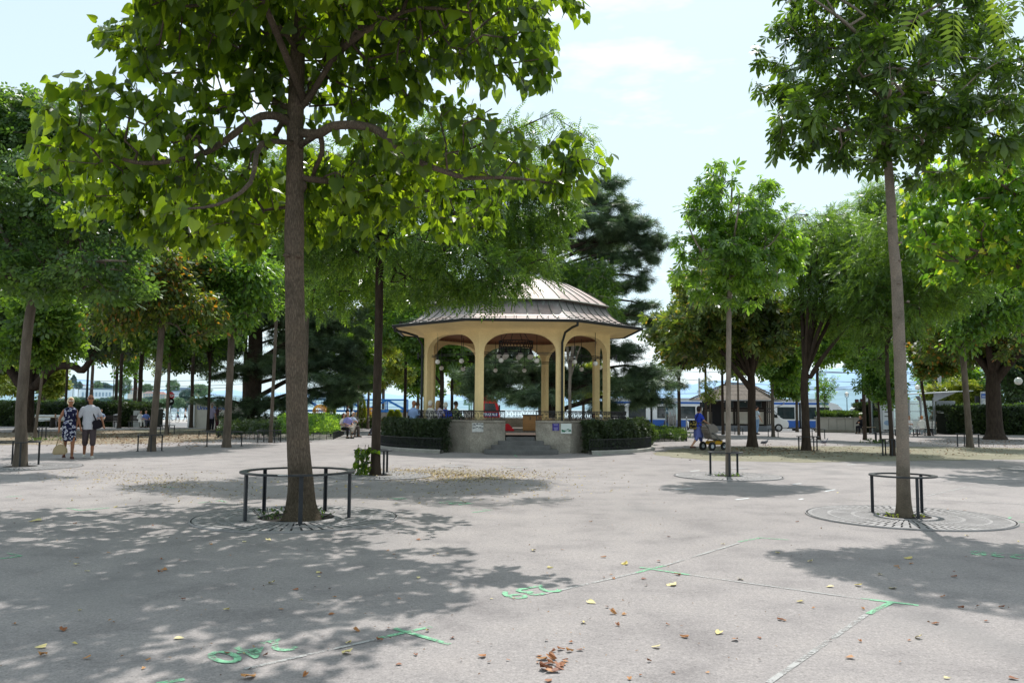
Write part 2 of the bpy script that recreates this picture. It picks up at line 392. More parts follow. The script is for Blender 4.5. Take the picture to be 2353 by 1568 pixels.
# steps: bowed slabs
for i, (hw, out, z1) in enumerate(((1.26, 1.25, .145), (1.02, .93, .29), (.79, .63, .43), (.52, .35, .565))):
    z0 = 0 if i == 0 else [.145, .29, .43][i-1]-.02
    poly = [(hw, .0), (hw, -out*.55)] + [(hw*math.cos(q)*1.0, -out*.55-out*.45*math.sin(q)) for q in (.35, .8, 1.2, 1.57, 1.94, 2.34, 2.79)] + [(-hw, -out*.55), (-hw, 0)]
    mb = MB(); mb.prism(poly[::-1], z1-z0, Matrix.Translation((0, yf+(.0 if i < 3 else .24), z0)))
    mb.build('step', M_STEP, gaz, bevel=.015)
mb = MB(); mb.box((0, yf+.2, .66), (1.04, .5, .06)); mb.build('threshold', mat('pale_threshold', (.5, .33, .26), .6, var=.1, scale=3), gaz)
# columns (each a wedge-shaped corner pier) and arched spandrels
RC = 3.86; CW = .30
def wallpt(k, s, z, off=0.0):        # point on side k, s measured from the middle along the side, off outwards
    m = (ov(RC, 0, k-1)+ov(RC, 0, k))/2; d = (ov(RC, 0, k)-ov(RC, 0, k-1)).normalized(); nrm = m.normalized()
    return m + d*s + nrm*off + Vector((0, 0, z))
SL = (ov(RC, 0, 0)-ov(RC, 0, 7)).length
HW = SL/2-.185                        # half opening
for k in range(8):
    mb = MB(); TI = .22
    c0 = []
    for z in (FZ, 3.53):
        A = wallpt(k, HW, z); Bv = ov(RC, z, k); C = wallpt(k+1, -HW, z)
        Ci = wallpt(k+1, -HW, z, -TI); Bi = ov(RC-TI*1.15, z, k); Ai = wallpt(k, HW, z, -TI); c0 += [A, Bv, C, Ci, Bi, Ai]
    mb.add(c0, [(5,4,3,2,1,0), (6,7,8,9,10,11)] + [(i, (i+1) % 6, 6+(i+1) % 6, 6+i) for i in range(6)])
    mb.build('column', M_CREAM, gaz)
ZS, ZT, ZC = 3.53, 4.24, 4.34
def archz(u):                        # |u| 0..1 → underside height; shouldered basket arch
    u = abs(u)
    T_ = [(0,.72),(.3,.705),(.5,.67),(.63,.62),(.75,.54),(.85,.44),(.93,.33),(.975,.21),(.99,.1),(1,0)]
    for (a, za), (b_, zb) in zip(T_, T_[1:]):
        if u <= b_: return ZS+(za+(zb-za)*(u-a)/(b_-a))
    return ZS
us = [-1, -.99, -.975, -.95, -.92, -.87, -.8, -.7, -.58, -.45, -.3, -.15, 0, .15, .3, .45, .58, .7, .8, .87, .92, .95, .975, .99, 1]
for k in range(8):
    mb = MB()
    for off, flip in ((0, 0), (-.22, 1)):
        lo = [wallpt(k, u*HW, archz(u), off) for u in us]
        hi = [wallpt(k, u*HW, ZC, off) for u in us]
        e0, e1 = (SL/2, SL/2) if off == 0 else (SL/2-.09, SL/2-.09)
        lo = [wallpt(k, -e0, ZS, off)]+lo+[wallpt(k, e1, ZS, off)]; hi = [wallpt(k, -e0, ZC, off)]+hi+[wallpt(k, e1, ZC, off)]
        nn = len(lo); mb.add(lo+hi, [(i, i+1, nn+i+1, nn+i) for i in range(nn-1)])
    A = [wallpt(k, u*HW, archz(u), 0) for u in us]; B = [wallpt(k, u*HW, archz(u), -.22) for u in us]; nn = len(A)
    mb.add(A+B, [(i, i+1, nn+i+1, nn+i) for i in range(nn-1)])
    mb.build('arch', M_CREAM, gaz)
mb = MB(); oring(mb, [(RC, 4.335), (RC+.04, 4.38), (RC+.2, 4.44), (RC+.62, 4.52), (5.02, 4.57), (5.02, 4.60)]); mb.build('eaves_soffit', M_CREAM, gaz)
mb = MB(); oring(mb, [(RC-.18, 4.25), (RC-.2, 4.45), (2.2, 4.62), (1.0, 4.7), (.01, 4.7)]); mb.build('ceiling', M_CEIL, gaz)
# roof
LOW = [(5.06, 4.60), (4.72, 4.66), (4.42, 4.76), (4.15, 4.90), (3.93, 5.07), (3.76, 5.26), (3.66, 5.46)]
UP = [(3.80, 5.47), (3.74, 5.53), (3.45, 5.72), (3.08, 5.94), (2.66, 6.18), (2.2, 6.40), (1.7, 6.58), (1.15, 6.72), (.55, 6.82), (.02, 6.86)]
mb = MB(); oring(mb, LOW); mb.build('lower_roof', M_COP, gaz)
mb = MB(); oring(mb, [(3.66, 5.45)]+UP); mb.build('upper_roof', M_COP, gaz)
mb = MB(); oring(mb, [(3.80, 5.455), (3.84, 5.48), (3.80, 5.51)]); mb.build('roof_lip', M_SEAM, gaz)
for prof, ns in ((LOW, 7), (UP, 5)):
    for k in range(8):
        mb = MB()
        for j in range(ns):
            f = j/ns; w_ = .022 if j else .034
            pts = [ov(r, z+.012, k-1).lerp(ov(r, z+.012, k), f) for r, z in prof]
            for p, q in zip(pts, pts[1:]): mb.bar(p, q, w_, .035)
        mb.build('standing_seams', M_SEAM, gaz)
mb = MB()
for k in range(8):                    # snow guards above the gutter
    for h in (.03, .085):
        mb.bar(ov(4.86, 4.67+h, k-1), ov(4.86, 4.67+h, k), .016)
    for j in range(10):
        p = ov(4.86, 4.64, k-1).lerp(ov(4.86, 4.64, k), (j+.5)/10); mb.bar(p, p+Vector((0, 0, .12)), .02)
        q = p*.955; q.z = 4.7; mb.bar(q, p+Vector((0, 0, .1)), .012)
mb.build('snow_guard', M_IRON, gaz)
mb = MB(); oring(mb, [(5.04, 4.53), (5.14, 4.54), (5.17, 4.62), (5.13, 4.635), (5.06, 4.615)]); mb.build('gutter', M_GUT, gaz)
for k, sgn in ((0, 1), (6, -1)):
    e = ov(5.05, 4.55, k); c = ov(RC+.07, 3.9, k) if k == 0 else ov(RC+.07, 3.9, k)
    mb = MB(); mid = e.lerp(c, .35); mid.z = 4.38; m2 = e.lerp(c, .8); m2.z = 4.25
    mb.tube([e, e-Vector((0, 0, .12)), mid, m2, c, Vector((c.x, c.y, 3.0)), Vector((c.x, c.y, FZ+.4))], .045, 8)
    mb.build('downpipe', M_GUT, gaz, smooth=True)
# railings with ring pattern, on the parapet
def railing(mb, A, B, z0, z1):
    A = Vector(A); B = Vector(B); d = B-A; L = Vector((d.x, d.y, 0)).length; u = d.normalized(); H = z1-z0
    for z, w_ in ((z0+.02, .018), (z1-.012, .028)): mb.bar(Vector((A.x, A.y, z)), Vector((B.x, B.y, z)), w_)
    n_ = max(1, round(L/.24))
    for i in range(n_+1):
        p = A+u*(L*i/n_); p.z = 0
        if i % 3 == 0 or i == n_: mb.bar(p+Vector((0, 0, z0)), p+Vector((0, 0, z1)), .02)
    for i in range(n_):
        c = A+u*(L*(i+.5)/n_); c.z = (z0+z1)/2; hx = L/n_/2
        for zz, r in ((H*.22, .046), (-H*.22, .046)):
            pts = [c+u*(r*math.cos(q))+Vector((0, 0, zz+r*math.sin(q))) for q in [k*math.pi/4 for k in range(9)]]
            for p, q in zip(pts, pts[1:]): mb.bar(p, q, .013)
            mb.box(c+Vector((0, 0, zz)), (.035, .035, .035))
        for s in (-1, 1):
            pts = [c+u*(s*hx*math.cos(q))+Vector((0, 0, H*.45*math.sin(q))) for q in (-1.5, -.8, 0, .8, 1.5)]
            for p, q in zip(pts, pts[1:]): mb.bar(p, q, .012)
for k in range(8):
    segs = [(ov(RB-.1, 0, k-1), ov(RB-.1, 0, k))]
    if k == 0:
        A, B = segs[0]; segs = [(A, Vector((-OP-.02, A.y, 0))), (Vector((OP+.02, A.y, 0)), B)]
    for A, B in segs:
        mb = MB(); railing(mb, A, B, 1.12, 1.45); mb.build('railing', M_IRON, gaz)
# tie rods and the end plates
mb = MB()
for k in (0, 1, 2, 3, 4, 5, 6, 7):
    for z in (3.50, 3.56):
        mb.bar(ov(RC-.45, z, k-1), ov(RC-.45, z, k), .022)
for k in (6, 1):
    for z in (3.47, 3.53):
        p = ov(RC-.45, z, k); q = ov(RC+.22, z, k); mb.bar(p, q, .03)
    mb.box(ov(RC+.24, 3.5, k), (.06, .06, .24))
mb.build('tie_rods', M_IRON, gaz)
# posters on the base wall
yw = yf-.012
def poster(x0, x1, z0, z1, m, nm, lab):
    mb = MB(); mb.box(((x0+x1)/2, yw, (z0+z1)/2), (x1-x0, .02, z1-z0)); return mb.build(nm, m, gaz, label=lab)
M_PAPER = mat('weathered_paper', (.62, .62, .6), .7, var=.25, scale=7)
s0 = 64.9
pa = poster((1081-1190)/s0-.0, (1106-1190)/s0, .72, 1.03, M_PAPER, 'poster', 'white weathered paper poster with dark stains')
mb = MB(); 
for q in range(46):
    x = random.uniform(-1.66, -1.31); z = random.choice([random.uniform(.96, 1.01), random.gauss(.87, .025)]); mb.box((x, yw-.012, z), (random.uniform(.008, .05), .003, random.uniform(.008, .03)))
mb.build('print', mat('grey_print', (.08, .09, .1), .8), pa)
pb = poster((1262-1190)/s0, (1277-1190)/s0, .78, 1.03, mat('blue_sign_paint', (.05, .035, .25), .5, var=.1), 'blue_notice', 'small square violet blue notice')
mb = MB()
for q, (wd) in enumerate((.16, .14, .17, .12, .15, .1)): mb.box((1.225, yw-.012, 1.0-.033*q-(.05 if q > 1 else 0)), (wd, .003, .009))
mb.build('print', mat('pale_print', (.5, .5, .7), .7), pb)
pc = poster((1281-1190)/s0, (1305-1190)/s0, .68, 1.03, mat('white_sign', (.7, .75, .72), .4, var=.06), 'picture_notice', 'white notice with green picture')
mb = MB()
for q in range(60):
    x = random.uniform(1.44, 1.74); z = .79+random.gauss(0, .02)+.02*math.sin(x*20); mb.box((x, yw-.012, z), (random.uniform(.02, .07), .003, random.uniform(.01, .025)))
mb.build('print', mat('green_print', (.02, .2, .09), .6), pc)
mb = MB(); mb.box((1.6, yw-.016, .80), (.2, .003, .02)); mb.build('print', mat('white_sign', (0, 0, 0)), pc)
# hanging lamps
def lamp(loc, ztop, r, label, grp):
    o = thing('globe_lamp', label, 'lamp', loc, 0, grp)
    mb = MB(); mb.ball((0, 0, 0), r, 16, 10); mb.build('globe', M_GLOBE, o, smooth='all')
    mb = MB(); mb.tube([(0, 0, r*.9), (0, 0, r+.05)], [.05, .03], 8); mb.tube([(0, 0, r), (0, 0, ztop-loc[2])], .011, 5); mb.build('rod', M_IRON, o)
    return o
sides = ['left', 'right']
NEARN = {0: 'over the steps'}
cnt = 0
lampx = [(1005,830.6,'leftmost front globe lamp, by the left column'),(1060,828.7,'front globe lamp left of the near left column'),(1151,826.8,'front globe lamp left of the steps axis, under the middle arch'),(1233,827.8,'front globe lamp right of the middle, under the middle arch'),(1319.7,830.6,'front globe lamp just right of the near right column'),(1367.5,834.5,'rightmost front globe lamp, by the right column')]
backx = [(1014,845,'leftmost of the lower back row of globe lamps'),(1063.7,847.4,'second lower back globe lamp from the left'),(1137.9,850,'lower back globe lamp left of the middle'),(1204.4,850.5,'lower back globe lamp right of the middle'),(1335.7,847.6,'lower back globe lamp seen through the right arch'),(1378.5,843.6,'rightmost lower back globe lamp, beside the column')]
for px, py, lb in lampx:
    Y = 33.1-RC*.92+.55 if 1100 < px < 1290 else 33.1-RC*.55
    lamp(P(px, py, Y), 4.55, .095, lb, 'globe lamps hanging in the bandstand')
for px, py, lb in backx:
    Y = 33.1+RC*.85 if 1100 < px < 1290 else 33.1+RC*.45
    lamp(P(px, py, Y), 4.5, .095, lb, 'globe lamps hanging in the bandstand')
ch = thing('chandelier', 'black iron ring chandelier with opal globes under the bandstand ceiling', 'chandelier', (GC.x, GC.y, 3.6))
mb = MB()
for z in (.35, .62):
    pts = [(.68*math.cos(q*math.pi/8), .68*math.sin(q*math.pi/8), z) for q in range(17)]
    for p, q in zip(pts, pts[1:]): mb.bar(p, q, .035)
for q in range(32):
    a = q*math.pi/16; mb.bar((.68*math.cos(a), .68*math.sin(a), .35), (.68*math.cos(a+.2), .68*math.sin(a+.2), .62), .02)
for q in range(4):
    a = q*math.pi/2+.4; mb.bar((.6*math.cos(a), .6*math.sin(a), .62), (.3*math.cos(a), .3*math.sin(a), 1.05), .02)
mb.build('iron_ring', M_IRON, ch)
for q in range(7):
    a = q*2*math.pi/7+.5; x, y = .66*math.cos(a), .66*math.sin(a)
    mb = MB(); mb.ball((x, y, .02), .115, 14, 9); g = mb.build('globe', M_GLOBE, ch, smooth='all')
    mb = MB(); mb.tube([(x, y, .1), (x, y, .2), (x, y, .36)], [.09, .03, .015], 8); mb.build('holder', M_IRON, g)
# things standing in the bandstand
cb = thing('wooden_cabinet', 'plain orange wooden cabinet standing in the bandstand right of the stair opening', 'cabinet', (GC.x+.62, 31.2, FZ))
mb = MB(); mb.box((0, 0, .3), (.7, .5, .56)); mb.build('body', M_WOOD_O, cb, bevel=.01)
mb = MB(); mb.box((0, 0, .6), (.76, .56, .035)); mb.build('top', mat('dark_counter', (.1, .06, .04), .4), cb)
mb = MB(); mb.box((-.08, -.26, .48), (.02, .02, .12)); mb.build('handle', M_IRON, cb)
mb = MB(); mb.box((0, 0, .01), (.6, .44, .02)); mb.build('plinth', M_IRON, cb)
rb = MB()
rb.add([(-.22,-.1,0),(.2,-.14,0),(.24,.12,0),(-.2,.14,0),(-.12,-.04,.3),(.0,-.03,.26),(.04,.05,.22),(-.1,.06,.28)], [(0,3,2,1),(4,5,6,7),(0,1,5,4),(1,2,6,5),(2,3,7,6),(3,0,4,7)])
o = rb.build('cloth_bag', mat('red_cloth', (.6, .02, .03), .8, var=.2, scale=9), bevel=.03, smooth=True); o.location = (GC.x-.25, 31.0, FZ)
tag(o, 'crumpled bright red cloth bag on the bandstand floor above the steps', 'bag')
# ---------------------------------------------------------------- trees
def bark(name, col, scale=6, bump=.8):
    return mat(name, col, .9, var=.4, scale=scale*1.6, bump=bump, bscale=scale*4, stretch=(1, 1, .3), fine=.35, spec=.15)
M_BK_BROWN = bark('bark_grey_brown', (.13, .098, .072), 7, 1.0); M_BK_PALE = bark('bark_pale_grey', (.3, .25, .205), 4, .5)
M_BK_DARK = bark('bark_dark', (.068, .05, .038)); M_BK_GREY = bark('bark_grey', (.155, .125, .098), 4)
def bark2(name, col, dark, s=30, vert=.12, moss=None, horiz=False):
    m, t, o = nt(name); b = N(t, 'ShaderNodeBsdfPrincipled', Roughness=.9); b.inputs['Specular IOR Level'].default_value = .15
    tc = t.nodes.new('ShaderNodeTexCoord'); mp = t.nodes.new('ShaderNodeMapping'); mp.inputs['Scale'].default_value = (1, 1, vert); t.links.new(tc.outputs['Object'], mp.inputs[0])
    wn = N(t, 'ShaderNodeTexNoise', Scale=9, Detail=3); t.links.new(mp.outputs[0], wn.inputs['Vector']); wv = mixc(t, .06, mp.outputs[0], wn.outputs[1], 'ADD')
    v = N(t, 'ShaderNodeTexVoronoi', Scale=s, feature='DISTANCE_TO_EDGE'); t.links.new(wv, v.inputs['Vector'])
    n = noise_tex(t, 2.2, 5, .65); n2 = noise_tex(t, 45, 4, .7, stretch=(1, 1, .5 if not horiz else 3))
    c = ramp(t, v.outputs[0], [(0, dark), (.12, tuple((a+b_)/2 for a, b_ in zip(col, dark))), (.3, col)])
    c = mixc(t, 1, c, ramp(t, n.outputs[0], [(.3, (.6, .62, .6)), (.5, (1, 1, 1)), (.7, (1.25, 1.2, 1.15))]), 'MULTIPLY')
    c = mixc(t, 1, c, ramp(t, n2.outputs[0], [(.35, (.7, .7, .7)), (.65, (1.15, 1.15, 1.15))]), 'MULTIPLY')
    if moss:  # bark gets darker towards the foot of the trunk
        sp = t.nodes.new('ShaderNodeSeparateXYZ'); t.links.new(tc.outputs['Object'], sp.inputs[0]); mr = N(t, 'ShaderNodeMapRange'); mr.inputs[1].default_value = .9; mr.inputs[2].default_value = 0; t.links.new(sp.outputs[2], mr.inputs[0])
        c = mixc(t, mr.outputs[0], c, mixc(t, 1, c, moss, 'MULTIPLY'))
    t.links.new(c, b.inputs['Base Color']); bp = N(t, 'ShaderNodeBump', Strength=.7, Distance=.012); t.links.new(ramp(t, v.outputs[0], [(0, (0, 0, 0)), (.3, (1, 1, 1))]), bp.inputs['Height']); t.links.new(bp.outputs[0], b.inputs['Normal'])
    t.links.new(b.outputs[0], o.inputs[0]); return m
M_BK_HERO = bark2('bark_fissured_brown', (.175, .135, .1), (.105, .08, .06), 55, .16, (.6, .62, .55))
M_BK_HERO2 = bark2('bark_pale_spotted', (.31, .26, .21), (.26, .215, .175), 60, .8, (.6, .58, .52), True)
M_LF = dict(
 catalpa=leafmat('leaf_catalpa', (.014, .045, .005), (.038, .095, .009), (.1, .18, .016), .57, .36, (4.6, 3.8, .6), odd=None),
 catalpa_y=leafmat('leaf_catalpa_light', (.06, .15, .014), (.12, .24, .022), (.21, .32, .035), .52, .42, (2.4, 2.5, .7), odd=(.42, .42, .05)),
 fresh=leafmat('leaf_fresh', (.05, .13, .02), (.1, .21, .035), (.17, .3, .06), .5, .4, (2.6, 2.5, .7)),
 chestnut=leafmat('leaf_chestnut', (.018, .05, .009), (.035, .085, .013), (.075, .15, .02), .48, .4, (3.4, 3.2, .6)),
 locust=leafmat('leaf_locust', (.03, .085, .014), (.065, .145, .022), (.13, .22, .045), .5, .42, (2.8, 2.7, .8)),
 ash=leafmat('leaf_ash', (0.026, 0.072, 0.018), (0.052, 0.124, 0.029), (0.104, 0.195, 0.046), .42, .5, (3.0, 2.9, .8)),
 green=leafmat('leaf_green', (0.039, 0.111, 0.017), (0.078, 0.182, 0.029), (0.143, 0.260, 0.046), .45, .45, (3.0, 2.8, .8)),
 olive=leafmat('leaf_olive', (0.039, 0.085, 0.021), (0.072, 0.130, 0.031), (0.130, 0.195, 0.046), .42, .5, (2.8, 2.5, .7), odd=(.22, .18, .06)),
 autumn=leafmat('leaf_autumn', (0.033, 0.078, 0.016), (0.065, 0.130, 0.023), (0.143, 0.169, 0.033), .42, .5, (2.8, 2.5, .7), odd=(.34, .16, .03)),
 dark=leafmat('leaf_dark', (0.019, 0.046, 0.013), (0.033, 0.072, 0.019), (0.058, 0.111, 0.026), .3, .5, (1.6, 1.8, .6)),
 yellow=leafmat('leaf_yellow_green', (.12, .19, .02), (.2, .28, .035), (.32, .36, .06), .45, .5, (1.6, 1.5, .6)),
 cedar=leafmat('needle_cedar', (.045, .085, .045), (.09, .15, .08), (.19, .27, .14), .3, .6, (1.6, 1.8, 1.1)),
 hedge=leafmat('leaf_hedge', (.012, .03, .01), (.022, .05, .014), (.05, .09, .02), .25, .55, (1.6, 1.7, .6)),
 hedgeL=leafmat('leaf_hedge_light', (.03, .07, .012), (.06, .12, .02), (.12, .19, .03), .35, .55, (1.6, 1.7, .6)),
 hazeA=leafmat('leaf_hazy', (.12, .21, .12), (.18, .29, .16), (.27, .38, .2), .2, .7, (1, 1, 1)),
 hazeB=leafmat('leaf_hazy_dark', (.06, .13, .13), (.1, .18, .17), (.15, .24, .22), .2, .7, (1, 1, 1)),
)
def leaf_tpl(kind):
    """returns verts (k,3), list of faces; y = length axis (unit), z = normal"""
    if kind == 'heart':
        h = [(.0, .0), (.22, -.12), (.42, -.02), (.47, .22), (.36, .52), (.16, .82), (0, 1.06)]
        V = [(x, y, .16*abs(x)-.1*y*y) for x, y in h] + [(-x, y, .16*abs(x)-.1*y*y) for x, y in h[1:-1]]
        return V, [tuple(range(7)), (0, 6, 11, 10, 9, 8, 7)]
    if kind == 'ovate':
        V = [(0, 0, 0), (.25, .35, .07), (.16, .75, .03), (0, 1, -.08), (-.16, .75, .03), (-.25, .35, .07)]
        return V, [(0, 1, 2, 3), (0, 3, 4, 5)]
    if kind == 'palm':
        V, F = [], []
        for a, L in ((-82, .62), (-42, .85), (0, 1), (42, .85), (82, .62)):
            a = math.radians(a); s, c = math.sin(a), math.cos(a); k = len(V)
            for x, y in ((0, .02), (.17, .66), (0, 1), (-.17, .66)):
                x, y = x*L, y*L; V.append((x*c+y*s, y*c-x*s, -.22*y*y+.03*abs(x)*8*0))
            F.append((k, k+1, k+2, k+3))
        return V, F
    if kind == 'pinn':
        V, F = [], []
        for i in range(6):
            for sg in (-1, 1):
                y = .1+i*.15; k = len(V); L = .30*(1-.09*i)
                V += [(0, y, -.15*y*y), (sg*L*.5, y+.09, -.03-.15*y*y), (sg*L, y+.12, -.1-.15*y*y), (sg*L*.5, y-.02, -.03-.15*y*y)]
                F.append((k, k+1, k+2, k+3) if sg < 0 else (k, k+3, k+2, k+1))
        k = len(V); V += [(0, .9, -.12), (.05, 1.03, -.15), (0, 1.2, -.2), (-.05, 1.03, -.15)]; F.append((k, k+1, k+2, k+3))
        return V, F
    if kind == 'spray':                    # a few small leaves on one stub: cheap far foliage
        V, F = [], []
        for i, (x, y, a) in enumerate(((0, 0, 0), (.2, .3, 50), (-.22, .28, -48), (.08, .55, 18), (-.1, .6, -30))):
            a = math.radians(a); s, c = math.sin(a), math.cos(a); k = len(V)
            for u, v in ((0, 0), (.17, .25), (0, .5), (-.17, .25)):
                V.append((x+u*c+v*s, y+v*c-u*s, .05*math.sin(i*2.1)+(.12*u if i % 2 else -.1*u)))
            F.append((k, k+1, k+2, k+3))
        return V, F
    if kind == 'needle':                   # flat tuft of narrow blades
        V, F = [], []
        for i, a in enumerate((-65, -38, -14, 12, 36, 62)):
            a = math.radians(a); s, c = math.sin(a), math.cos(a); k = len(V); y0 = .1*i % .3
            for u, v in ((-.03, 0), (.03, 0), (.012, .8), (-.012, .8)):
                V.append((u*c+v*s, y0+v*c-u*s, .06*math.sin(i*2.4)*v))
            F.append((k, k+1, k+2, k+3))
        return V, F
def scatter(V, F, pos, ydir, nrm, size):
    """place a template on many points → (verts, face arrays)"""
    V = np.array(V, dtype=np.float32); n = len(pos)
    y = ydir/np.maximum(np.linalg.norm(ydir, axis=1, keepdims=True), 1e-6)
    x = np.cross(y, nrm); x /= np.maximum(np.linalg.norm(x, axis=1, keepdims=True), 1e-6)
    z = np.cross(x, y)
    P_ = pos[:, None, :] + size[:, None, None]*(V[None, :, 0:1]*x[:, None, :]+V[None, :, 1:2]*y[:, None, :]+V[None, :, 2:3]*z[:, None, :])
    k = len(V); out = {}
    base = (np.arange(n)*k)[:, None]
    for f in F: out.setdefault(len(f), []).append(base+np.array(f)[None, :])
    return P_.reshape(-1, 3), [np.concatenate(v) for v in out.values()]
def grow(trunk, limbs, tips, rtip=.008, step=.45, expo=.5, seed=0, arch=.12, jit=.07, outw=.6):
    """skeleton that reaches every tip; trunk / limbs are polylines of (x,y,z,r)"""
    r_ = np.random.default_rng(seed); pos = []; par = []; rad = []; fixed = []
    def add(p, pa, r=None): pos.append(np.array(p, float)); par.append(pa); rad.append(r or 0); fixed.append(r is not None); return len(pos)-1
    def poly(pl, pa):
        prev = pa
        if len(pl) > 2:                  # round the corners
            q = [np.array(x, float) for x in pl]; e = [q[0]]
            for i in range(len(q)-1):
                a, b, c, d = q[max(0, i-1)], q[i], q[i+1], q[min(len(q)-1, i+2)]
                for f in (.33, .67, 1.0): e.append(.5*(2*b+(c-a)*f+(2*a-5*b+4*c-d)*f*f+(3*b-a-3*c+d)*f**3))
            pl = [tuple(x[:3])+(max(.004, x[3]),) for x in e]
        for i, q in enumerate(pl):
            if i == 0 and pa is not None:
                prev = add(q[:3], pa, q[3]); continue
            if i == 0: prev = add(q[:3], -1, q[3]); continue
            a = pos[prev].copy(); ra = rad[prev]; L = np.linalg.norm(np.array(q[:3])-a); k = max(1, int(L/step))
            for j in range(1, k+1):
                f = j/k; p = a+(np.array(q[:3])-a)*f
                if j < k: p = p+r_.normal(0, jit*.25*min(1, L/2), 3)*np.array([1, 1, .5])
                prev = add(p, prev, ra+(q[3]-ra)*f)
        return prev
    poly(trunk, None); nt_ = len(pos)
    for l in limbs:
        d = [np.linalg.norm(p-np.array(l[0][:3])) for p in pos[:nt_]]; poly(l, int(np.argmin(d)))
    A = np.zeros((len(pos)+len(tips)*14, 3)); n = len(pos); A[:n] = pos
    ok = [i for i in range(n) if (i >= nt_ or pos[i][2] > (limbs[0][0][2]-.2 if limbs else 0))]
    use = np.zeros(len(A), bool); use[ok] = True
    axis = np.array(trunk[-1][:2])
    cen = np.array([trunk[len(trunk)//2][0], trunk[len(trunk)//2][1]])
    tips = sorted(tips, key=lambda q: min(np.linalg.norm(A[:n][use[:n]]-q, axis=1)))
    ends = []
    for q in tips:
        q = np.array(q); d = np.linalg.norm(A[:n]-q, axis=1)
        rq = np.linalg.norm(q[:2]-cen); ra = np.linalg.norm(A[:n, :2]-cen, axis=1)
        cost = d + outw*np.maximum(0, ra-rq) + .35*np.maximum(0, A[:n, 2]-q[2]-.1); cost[~use[:n]] = 1e9
        j = int(np.argmin(cost)); a = A[j]; L = d[j]; k = max(1, min(10, int(L/(step*.8)))); prev = j
        for i in range(1, k+1):
            f = i/k; p = a+(q-a)*f; p[2] += arch*L*math.sin(math.pi*f)
            if i < k: p += r_.normal(0, jit*min(L, 1.2)*.6, 3)
            pos.append(p); par.append(prev); rad.append(0); fixed.append(False); A[n] = p; use[n] = True; prev = n; n += 1
        ends.append(prev)
    cnt = [0]*n
    for e in ends:
        i = e
        while i != -1: cnt[i] += 1; i = par[i]
    for i in range(n):
        if not fixed[i]:
            rad[i] = rtip*max(1, cnt[i])**expo; rad[i] = min(rad[i], rad[par[i]]*.92)
            rad[i] = max(rad[i], .0035)
    return np.array(pos), par, rad, nt_, ends, cnt
def skeleton_mesh(name, pos, par, rad, nt_, m, parent, knots=None, flare=1.0, nseg=12):
    kids = {}
    for i, p in enumerate(par): kids.setdefault(p, []).append(i)
    mb = MB(); done = set()
    stack = [(0, None)]
    while stack:
        s, frm = stack.pop(); chain = ([frm] if frm is not None else [])+[s]; cur = s
        while True:
            ks = kids.get(cur, [])
            if not ks: break
            ks = sorted(ks, key=lambda q: -rad[q]); nx = ks[0]
            for o in ks[1:]: stack.append((o, cur))
            chain.append(nx); cur = nx
        if len(chain) > 1:
            rr = [rad[i] for i in chain]
            if frm is not None: rr[0] = min(rad[frm]*.8, rr[1]*1.25)
            r0 = max(rr); k = nseg if r0 > .08 else (7 if r0 > .03 else (5 if r0 > .012 else 3))
            mb.tube([pos[i] for i in chain], rr, k, cap=r0 > .03)
    if knots:
        for (x, y, z, r) in knots: mb.ball((x, y, z), r, 10, 6, (1, 1, .7))
    return mb.build(name, m, parent, smooth='all')
def blob_tips(blobs, n, seed=0, shell=.55, flat=0.0):
    r_ = np.random.default_rng(seed+100); vol = np.array([b[3]*b[4]*b[5] for b in blobs]); vol = vol/vol.sum(); out = []
    for b, v in zip(blobs, vol):
        k = max(3, int(round(n*v)))
        d = r_.normal(size=(k, 3)); d /= np.linalg.norm(d, axis=1, keepdims=True)
        rr = (shell+(1-shell)*r_.random(k)**.6)*np.where(r_.random(k) < .22, r_.random(k), 1)
        out.append(np.array(b[:3])+d*rr[:, None]*np.array(b[3:6]))
    return np.concatenate(out)
def foliage(name, pos, par, rad, ends, m, parent, kind='ovate', size=.12, per=14, spread=.28, droop=.5, seed=0, up=.6, along=True, rmax=.02, extra=1.0, szv=.25):
    r_ = np.random.default_rng(seed+55); pos = np.asarray(pos); P0 = []; Dr = []
    thin = [i for i in range(len(par)) if rad[i] <= rmax and par[i] >= 0]
    src = np.array(thin if along else ends); pa = np.array([par[i] for i in src])
    d = pos[src]-pos[pa]; k = per
    f = r_.random((len(src), k)); base = pos[pa][:, None, :]+d[:, None, :]*f[:, :, None]
    n = len(src)*k; base = base.reshape(-1, 3); dd = np.repeat(d, k, axis=0); dd /= np.maximum(np.linalg.norm(dd, axis=1, keepdims=True), 1e-6)
    off = r_.normal(size=(n, 3)); off /= np.linalg.norm(off, axis=1, keepdims=True); off *= (spread*r_.random(n)**.7)[:, None]
    p = base+off
    yd = off/max(spread, 1e-3)*.9 + dd*.5 + r_.normal(size=(n, 3))*.35; yd[:, 2] -= droop*(.6+.8*r_.random(n))
    nr = r_.normal(size=(n, 3))*(1-up); nr[:, 2] += up
    sz = size*(1+szv*r_.normal(size=n)).clip(.45, 1.7)
    V, F = leaf_tpl(kind); V, F = scatter(V, F, p, yd, nr, sz); print('LEAVES', name, kind, n)
    return npmesh(name, V, F, m, parent)
def ellcrown(cx, cy, cz, R, H, n, seed, jitter=.35, low=0.0):
    """uneven crown: n overlapping lobes inside an ellipsoid"""
    r_ = random.Random(seed); out = [(cx, cy, cz, R*.62, R*.62, H*.3)]
    for i in range(n):
        a = 2*math.pi*(i*.618+r_.uniform(-.1, .1)); zf = r_.uniform(-.8, .9); q = math.sqrt(max(.05, 1-zf*zf*.8))
        rr = R*q*r_.uniform(.5, .78); s = r_.uniform(.26, .44)
        out.append((cx+rr*math.cos(a), cy+rr*math.sin(a), cz+zf*H*.36, R*s, R*s, H*s*.45*r_.uniform(.7, 1.2)))
    return out
